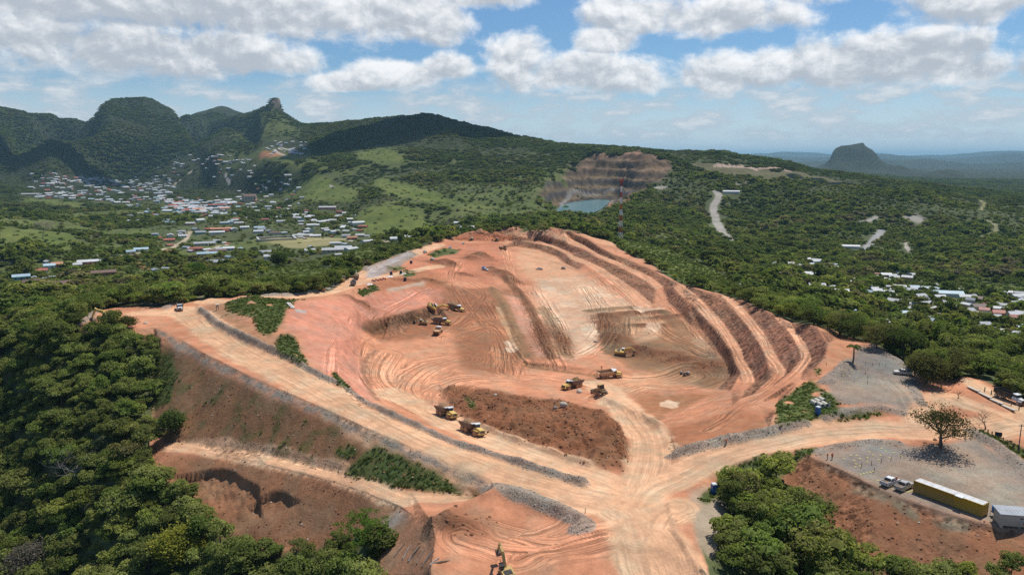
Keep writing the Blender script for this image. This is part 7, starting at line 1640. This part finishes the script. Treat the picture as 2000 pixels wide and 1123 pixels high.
up = [(x0 + k * 13 + r_ * 3, y0 + r_ * 6 + k * 1.5) for r_, (x0, y0) in enumerate(((1652, 722), (1644, 728), (1640, 733), (1634, 737))) for k in range(4)]
posts('marker_stone', stone_me, up, 'small pale stone marking a parking bay on the upper lot', 'stone', 'stones on the upper lot', .28)
posts('fence_post', post_me, pix('1923,764 1936,770 1948,777 1961,783 1975,791 1990,800'), 'dark fence post in the row along the road with the black dump truck', 'post', 'fence posts along the right road', 1.1)
posts('fence_post', post_me, pix('1929,848 1937,852 1950,858 1959,863 1968,871 1978,876 1990,882'), 'dark fence post in the row behind the gravel berm at the right edge', 'post', 'fence posts behind the right berm', 1.1)
posts('wooden_stake', stake_me, pix('802,883 562,770 1143,1002 1614,714'), 'thin survey stake at the roadside edge', 'stake', 'survey stakes along the roads')
def guard_rail():
    P = [hit(a, b) for a, b in pix('1890,757 1912,768 1935,781 1958,793 1983,806')]
    for i in range(len(P) - 1):
        a, b = P[i], P[i + 1]; t = thing('guard_rail', ['pale concrete curb wall piece at the far end of the right road', 'pale concrete curb wall piece, second from the far end of the right road', 'pale concrete curb wall piece, third from the far end of the right road', 'pale concrete curb wall piece nearest the right edge'][i], 'curb wall', ((a[0] + b[0]) / 2, (a[1] + b[1]) / 2, (a[2] + b[2]) / 2), math.atan2(b[1] - a[1], b[0] - a[0]))
        ln = math.dist(a[:2], b[:2]); part('beam', MB().box(-ln / 2 + .02, ln / 2 - .02, -.45, .45, .35, .6).me('beam', CONC), t)
        for x in (-ln * .3, ln * .3): part('footing', MB().box(x - .2, x + .2, -.35, .35, -.8, .34).me('footing', WOOD), t)
guard_rail()
def pole(px, py, H, label):
    t = thing('utility_pole', label, 'utility pole'); seat(t, px, py, 0, False)
    part('mast', MB().tube([(0, 0, -.5), (0, 0, H)], [.14, .1], 8).me('mast', simple_mat('pole_grey', (.20, .19, .18), .9)), t); part('crossarm', MB().box(-.7, .7, -.06, .06, H - .5, H - .38).me('crossarm', WOOD), t)
pole(1990, 872, 6.0, 'grey utility pole on the grass at the right edge')
def notice(px, py):
    t = thing('notice_board', 'dark notice board on a post behind the gravel berm', 'sign'); seat(t, px, py, -.5, False)
    part('post', MB().box(-.07, .07, -.07, .07, -.2, 1.4).me('post', WOOD), t); part('panel', MB().box(-.8, .8, -.05, .05, 1.0, 2.0).me('panel', simple_mat('notice_navy', (.03, .035, .07), .6)), t)
notice(1949, 858)
logs = [(780 + 9 * i + (i % 3) * 6, 1075 + ((i * 37) % 34), ) for i in range(9)]
for i, (px, py) in enumerate(logs):
    o = bpy.data.objects.new('log', MB().tube([(-1.6 - .2 * (i % 3), 0, 0), (0, .12, .04), (1.7, 0, 0)], [.16, .15, .10], 7).me('log', BARK_PALE if i % 2 else WOOD)); COL.objects.link(o); tag(o, 'pale felled log on the slope left of the excavator pad' if i % 2 else 'brown felled log on the slope left of the excavator pad', 'log', 'felled logs on the slope'); x, y, z = hit(px, py); put(o, x, y, .9 + .3 * math.sin(i * 2.1), True, .15, 1.2)
# --- stored material on the terrace by the upper haul road
def stack_item(name, me, px, py, rz, label, cat, group=None, lift=0.0, sc=1.0):
    o = bpy.data.objects.new(name, me); COL.objects.link(o); tag(o, label, cat, group); seat(o, px, py, rz, False, lift); o.scale = (sc,) * 3
barrier = MB().prism([(-.3, 0), (.3, 0), (.12, .45), (.1, 1.0), (-.1, 1.0), (-.12, .45)], -.9, .9)
bo, bw = barrier.me('barrier', ORANGE), barrier.me('barrier', WHITE)
for i in range(12): stack_item('traffic_barrier', bo if i % 2 else bw, 727 + i * 2.3, 549 - i * .45 + (i % 3), .4 + .2 * (i % 3), 'orange traffic barrier in the row on the terrace by the upper haul road' if i % 2 else 'white traffic barrier in the row on the terrace by the upper haul road', 'barrier', 'traffic barriers on the terrace')
tank_me = MB().cyl((0, 0, .8), 'z', .75, 1.6, 14).cyl((0, 0, 1.68), 'z', .3, .16, 10).me('storage_tank', simple_mat('dark_tank', (.03, .035, .07), .5))
for px, py, lb in ((791, 549, 'dark blue-black tank standing in front of the stored material'), (764, 537, 'dark blue-black tank at the left of the stored material'), (783, 535, 'dark tank behind the stored material'), (803, 515, 'dark tank alone beside the upper haul road')): stack_item('storage_tank', tank_me, px, py, 0, lb, 'tank', None, 0, 1.2)
tarp = MB().heap(-2, 2, -1.3, 1.3, 0, .8, 8).me('tarpaulin', WHITE, True)
for px, py, lb in ((761, 541, 'crumpled white tarpaulin left of the stored material'), (721, 556, 'crumpled white tarpaulin at the edge of the terrace'), (789, 536, 'crumpled white tarpaulin right of the stored material')): stack_item('tarpaulin', tarp, px, py, .4, lb, 'tarpaulin')
pump = [('frame', MB().box(-1.2, 1.2, -.5, .5, .25, .4).me('frame', STEEL), (0, 0, 0), []), ('engine', MB().box(-.9, .3, -.4, .4, .42, 1.2).me('engine', GREYB), (0, 0, 0), []), ('casing', MB().cyl((.75, 0, .75), 'x', .38, .6, 12).me('casing', SILVER), (0, 0, 0), [])] + wheels(.3, .2, (-.6, .6), .55, 2)
build('pump', pump, 'water_pump', 'small grey wheeled pump on the pit floor near the benches', 'pump', 1341, 733, .4, None, 1.3); build('pump', pump, 'water_pump', 'small grey wheeled pump left of its neighbour near the benches', 'pump', 1331, 730, 1.2, None, .9)
build('pump', pump, 'water_pump', 'dark machine alone below the back benches', 'pump', 1100, 526, .2, None, 1.5)

# ------------------------------------------------------------------ loose stones and clods
def rubble():
    rng = np.random.default_rng(77); rocks = []
    for k in range(4):
        me = rock_mesh(70 + k, 1, .7); me.materials.append(ROCK_GREY); rocks.append(me)
    clods = []
    for k in range(4):
        me = rock_mesh(80 + k, 1, .65); me.materials.append(CLOD); clods.append(me)
    pale = []
    for k in range(2):
        me = rock_mesh(86 + k, 1, .6); me.materials.append(ROCK_PALE); pale.append(me)
    def scat(field, step, r1, smin, smax, seed, k=1.0):
        g = jitter_field(122, r1, step, seed, .64); f = sample(field, g[:, 0], g[:, 1]); m = rng.uniform(0, 1, len(g)) < f * k; out = []
        for x, y in g[m]:
            s = smin + (smax - smin) * rng.uniform() ** 2.5; out.append((x, y, ground_z(x, y) - .1 * s, (s, s * rng.uniform(.7, 1), s), (rng.uniform(-.4, .4), rng.uniform(-.4, .4), rng.uniform(0, 6.28)), 0))
        return out
    def fin(P, n): return [p[:5] + (int(rng.integers(n)),) for p in P]
    G = scat(np.clip(gravel + sh * shn * .6, 0, 1), .8, 420, .08, .34, 31, .7) + scat(lot, 1.8, 300, .05, .14, 32, .3)
    scatter_object('gravel_stones', 'grey stones of the gravel berms and shoulders', fin(G, 4), rocks)
    C = scat(np.clip(rough * 1.2, 0, 1), 1.0, 330, .10, .55, 33, .6) + scat(np.clip(rough, 0, 1), 2.2, 620, .2, .8, 34, .5) + scat(np.clip(bank * .5 + lowb * .55 + rbank * .8, 0, 1), 1.0, 330, .10, .42, 35, .55) + scat(faces, 2.0, 560, .2, .6, 37, .25)
    scatter_object('earth_clods', 'brown clods strewn over the spoil heaps and banks', fin(C, 4), clods)
    P = scat(np.clip(bank * .35 + lowb * .3 + rbank * .2 + bare * .3 + rough * .1, 0, 1), 2.4, 400, .10, .40, 36, .5)
    scatter_object('pale_stones', 'pale stones strewn over the banks', fin(P, 2), pale)
    print('stones', len(G), len(C), len(P))
rubble()

# ------------------------------------------------------------------ two fair-weather clouds overhead, whose shade lies on the hills
def cloud(name, at, size, seed, label):
    c = Vector(at) + SUN_DIR * ((1250 - at[2]) / SUN_DIR.z); rng = np.random.default_rng(seed); bm = bmesh.new()
    for i in range(26):
        p = Vector((rng.uniform(-.5, .5) * size[0], rng.normal() * size[1] * .28, abs(rng.normal()) * 40)); r = rng.uniform(.35, .55) * min(size)
        bmesh.ops.create_icosphere(bm, subdivisions=3, radius=r, matrix=Matrix.Translation(p) @ Matrix.Diagonal((1.2, 1.0, .55, 1)))
    for v in bm.verts: v.co *= 1 + .10 * float(fbm(np.array([v.co.x / 60 + seed]), np.array([v.co.y / 60 + v.co.z / 40]), 3, 5)[0])
    me = bpy.data.meshes.new(name); bm.to_mesh(me); bm.free(); me.polygons.foreach_set('use_smooth', [True] * len(me.polygons))
    m, nt, out = new_mat('cloud_white'); d = nt.new('ShaderNodeBsdfDiffuse'); d.inputs[0].default_value = (.85, .86, .88, 1); tr = nt.new('ShaderNodeBsdfTransparent'); mx = nt.new('ShaderNodeMixShader'); mx.inputs[0].default_value = .72
    nt.l.new(tr.outputs[0], mx.inputs[1]); nt.l.new(d.outputs[0], mx.inputs[2]); nt.l.new(mx.outputs[0], out.inputs[0]); me.materials.append(m)
    o = bpy.data.objects.new(name, me); COL.objects.link(o); o.location = c; o['kind'] = 'stuff'; o['label'] = label
for at, size, sd, lb in (((-1950, 3150, 10), (620, 200), 1, 'cumulus cloud over the left mountains'), ((-300, 2800, 190), (560, 330), 2, 'cumulus cloud over the long wooded hill'), ((800, 1830, 10), (170, 70), 3, 'small cumulus cloud over the far dump')):
    cloud('cloud', at, size, sd, lb)

# ------------------------------------------------------------------ haze: a closed box of even, thin air round the whole scene
def build_haze():
    bm = bmesh.new(); S = 76000.0
    vs = [bm.verts.new((x, y, z)) for z in (-110.0, 540.0) for x, y in ((-S, -S), (S, -S), (S, S), (-S, S))]
    for f in ((3, 2, 1, 0), (4, 5, 6, 7), (0, 1, 5, 4), (1, 2, 6, 5), (2, 3, 7, 6), (3, 0, 4, 7)): bm.faces.new([vs[i] for i in f])
    me = bpy.data.meshes.new('haze'); bm.to_mesh(me); bm.free()
    m = bpy.data.materials.new('haze_air'); m.use_nodes = True; nt = NT(m.node_tree)
    for nd in list(nt.n): nt.n.remove(nd)
    out = nt.new('ShaderNodeOutputMaterial'); v = nt.new('ShaderNodeVolumePrincipled')
    v.inputs['Color'].default_value = (.46, .78, 1.0, 1); v.inputs['Density'].default_value = 3.6e-5; v.inputs['Anisotropy'].default_value = 0.0
    nt.l.new(v.outputs[0], out.inputs['Volume'])
    me.materials.append(m)
    o = bpy.data.objects.new('haze', me); COL.objects.link(o); o['kind'] = 'stuff'; o['label'] = 'thin bluish haze lying over the far hills and plain'; o['category'] = 'haze'
build_haze()
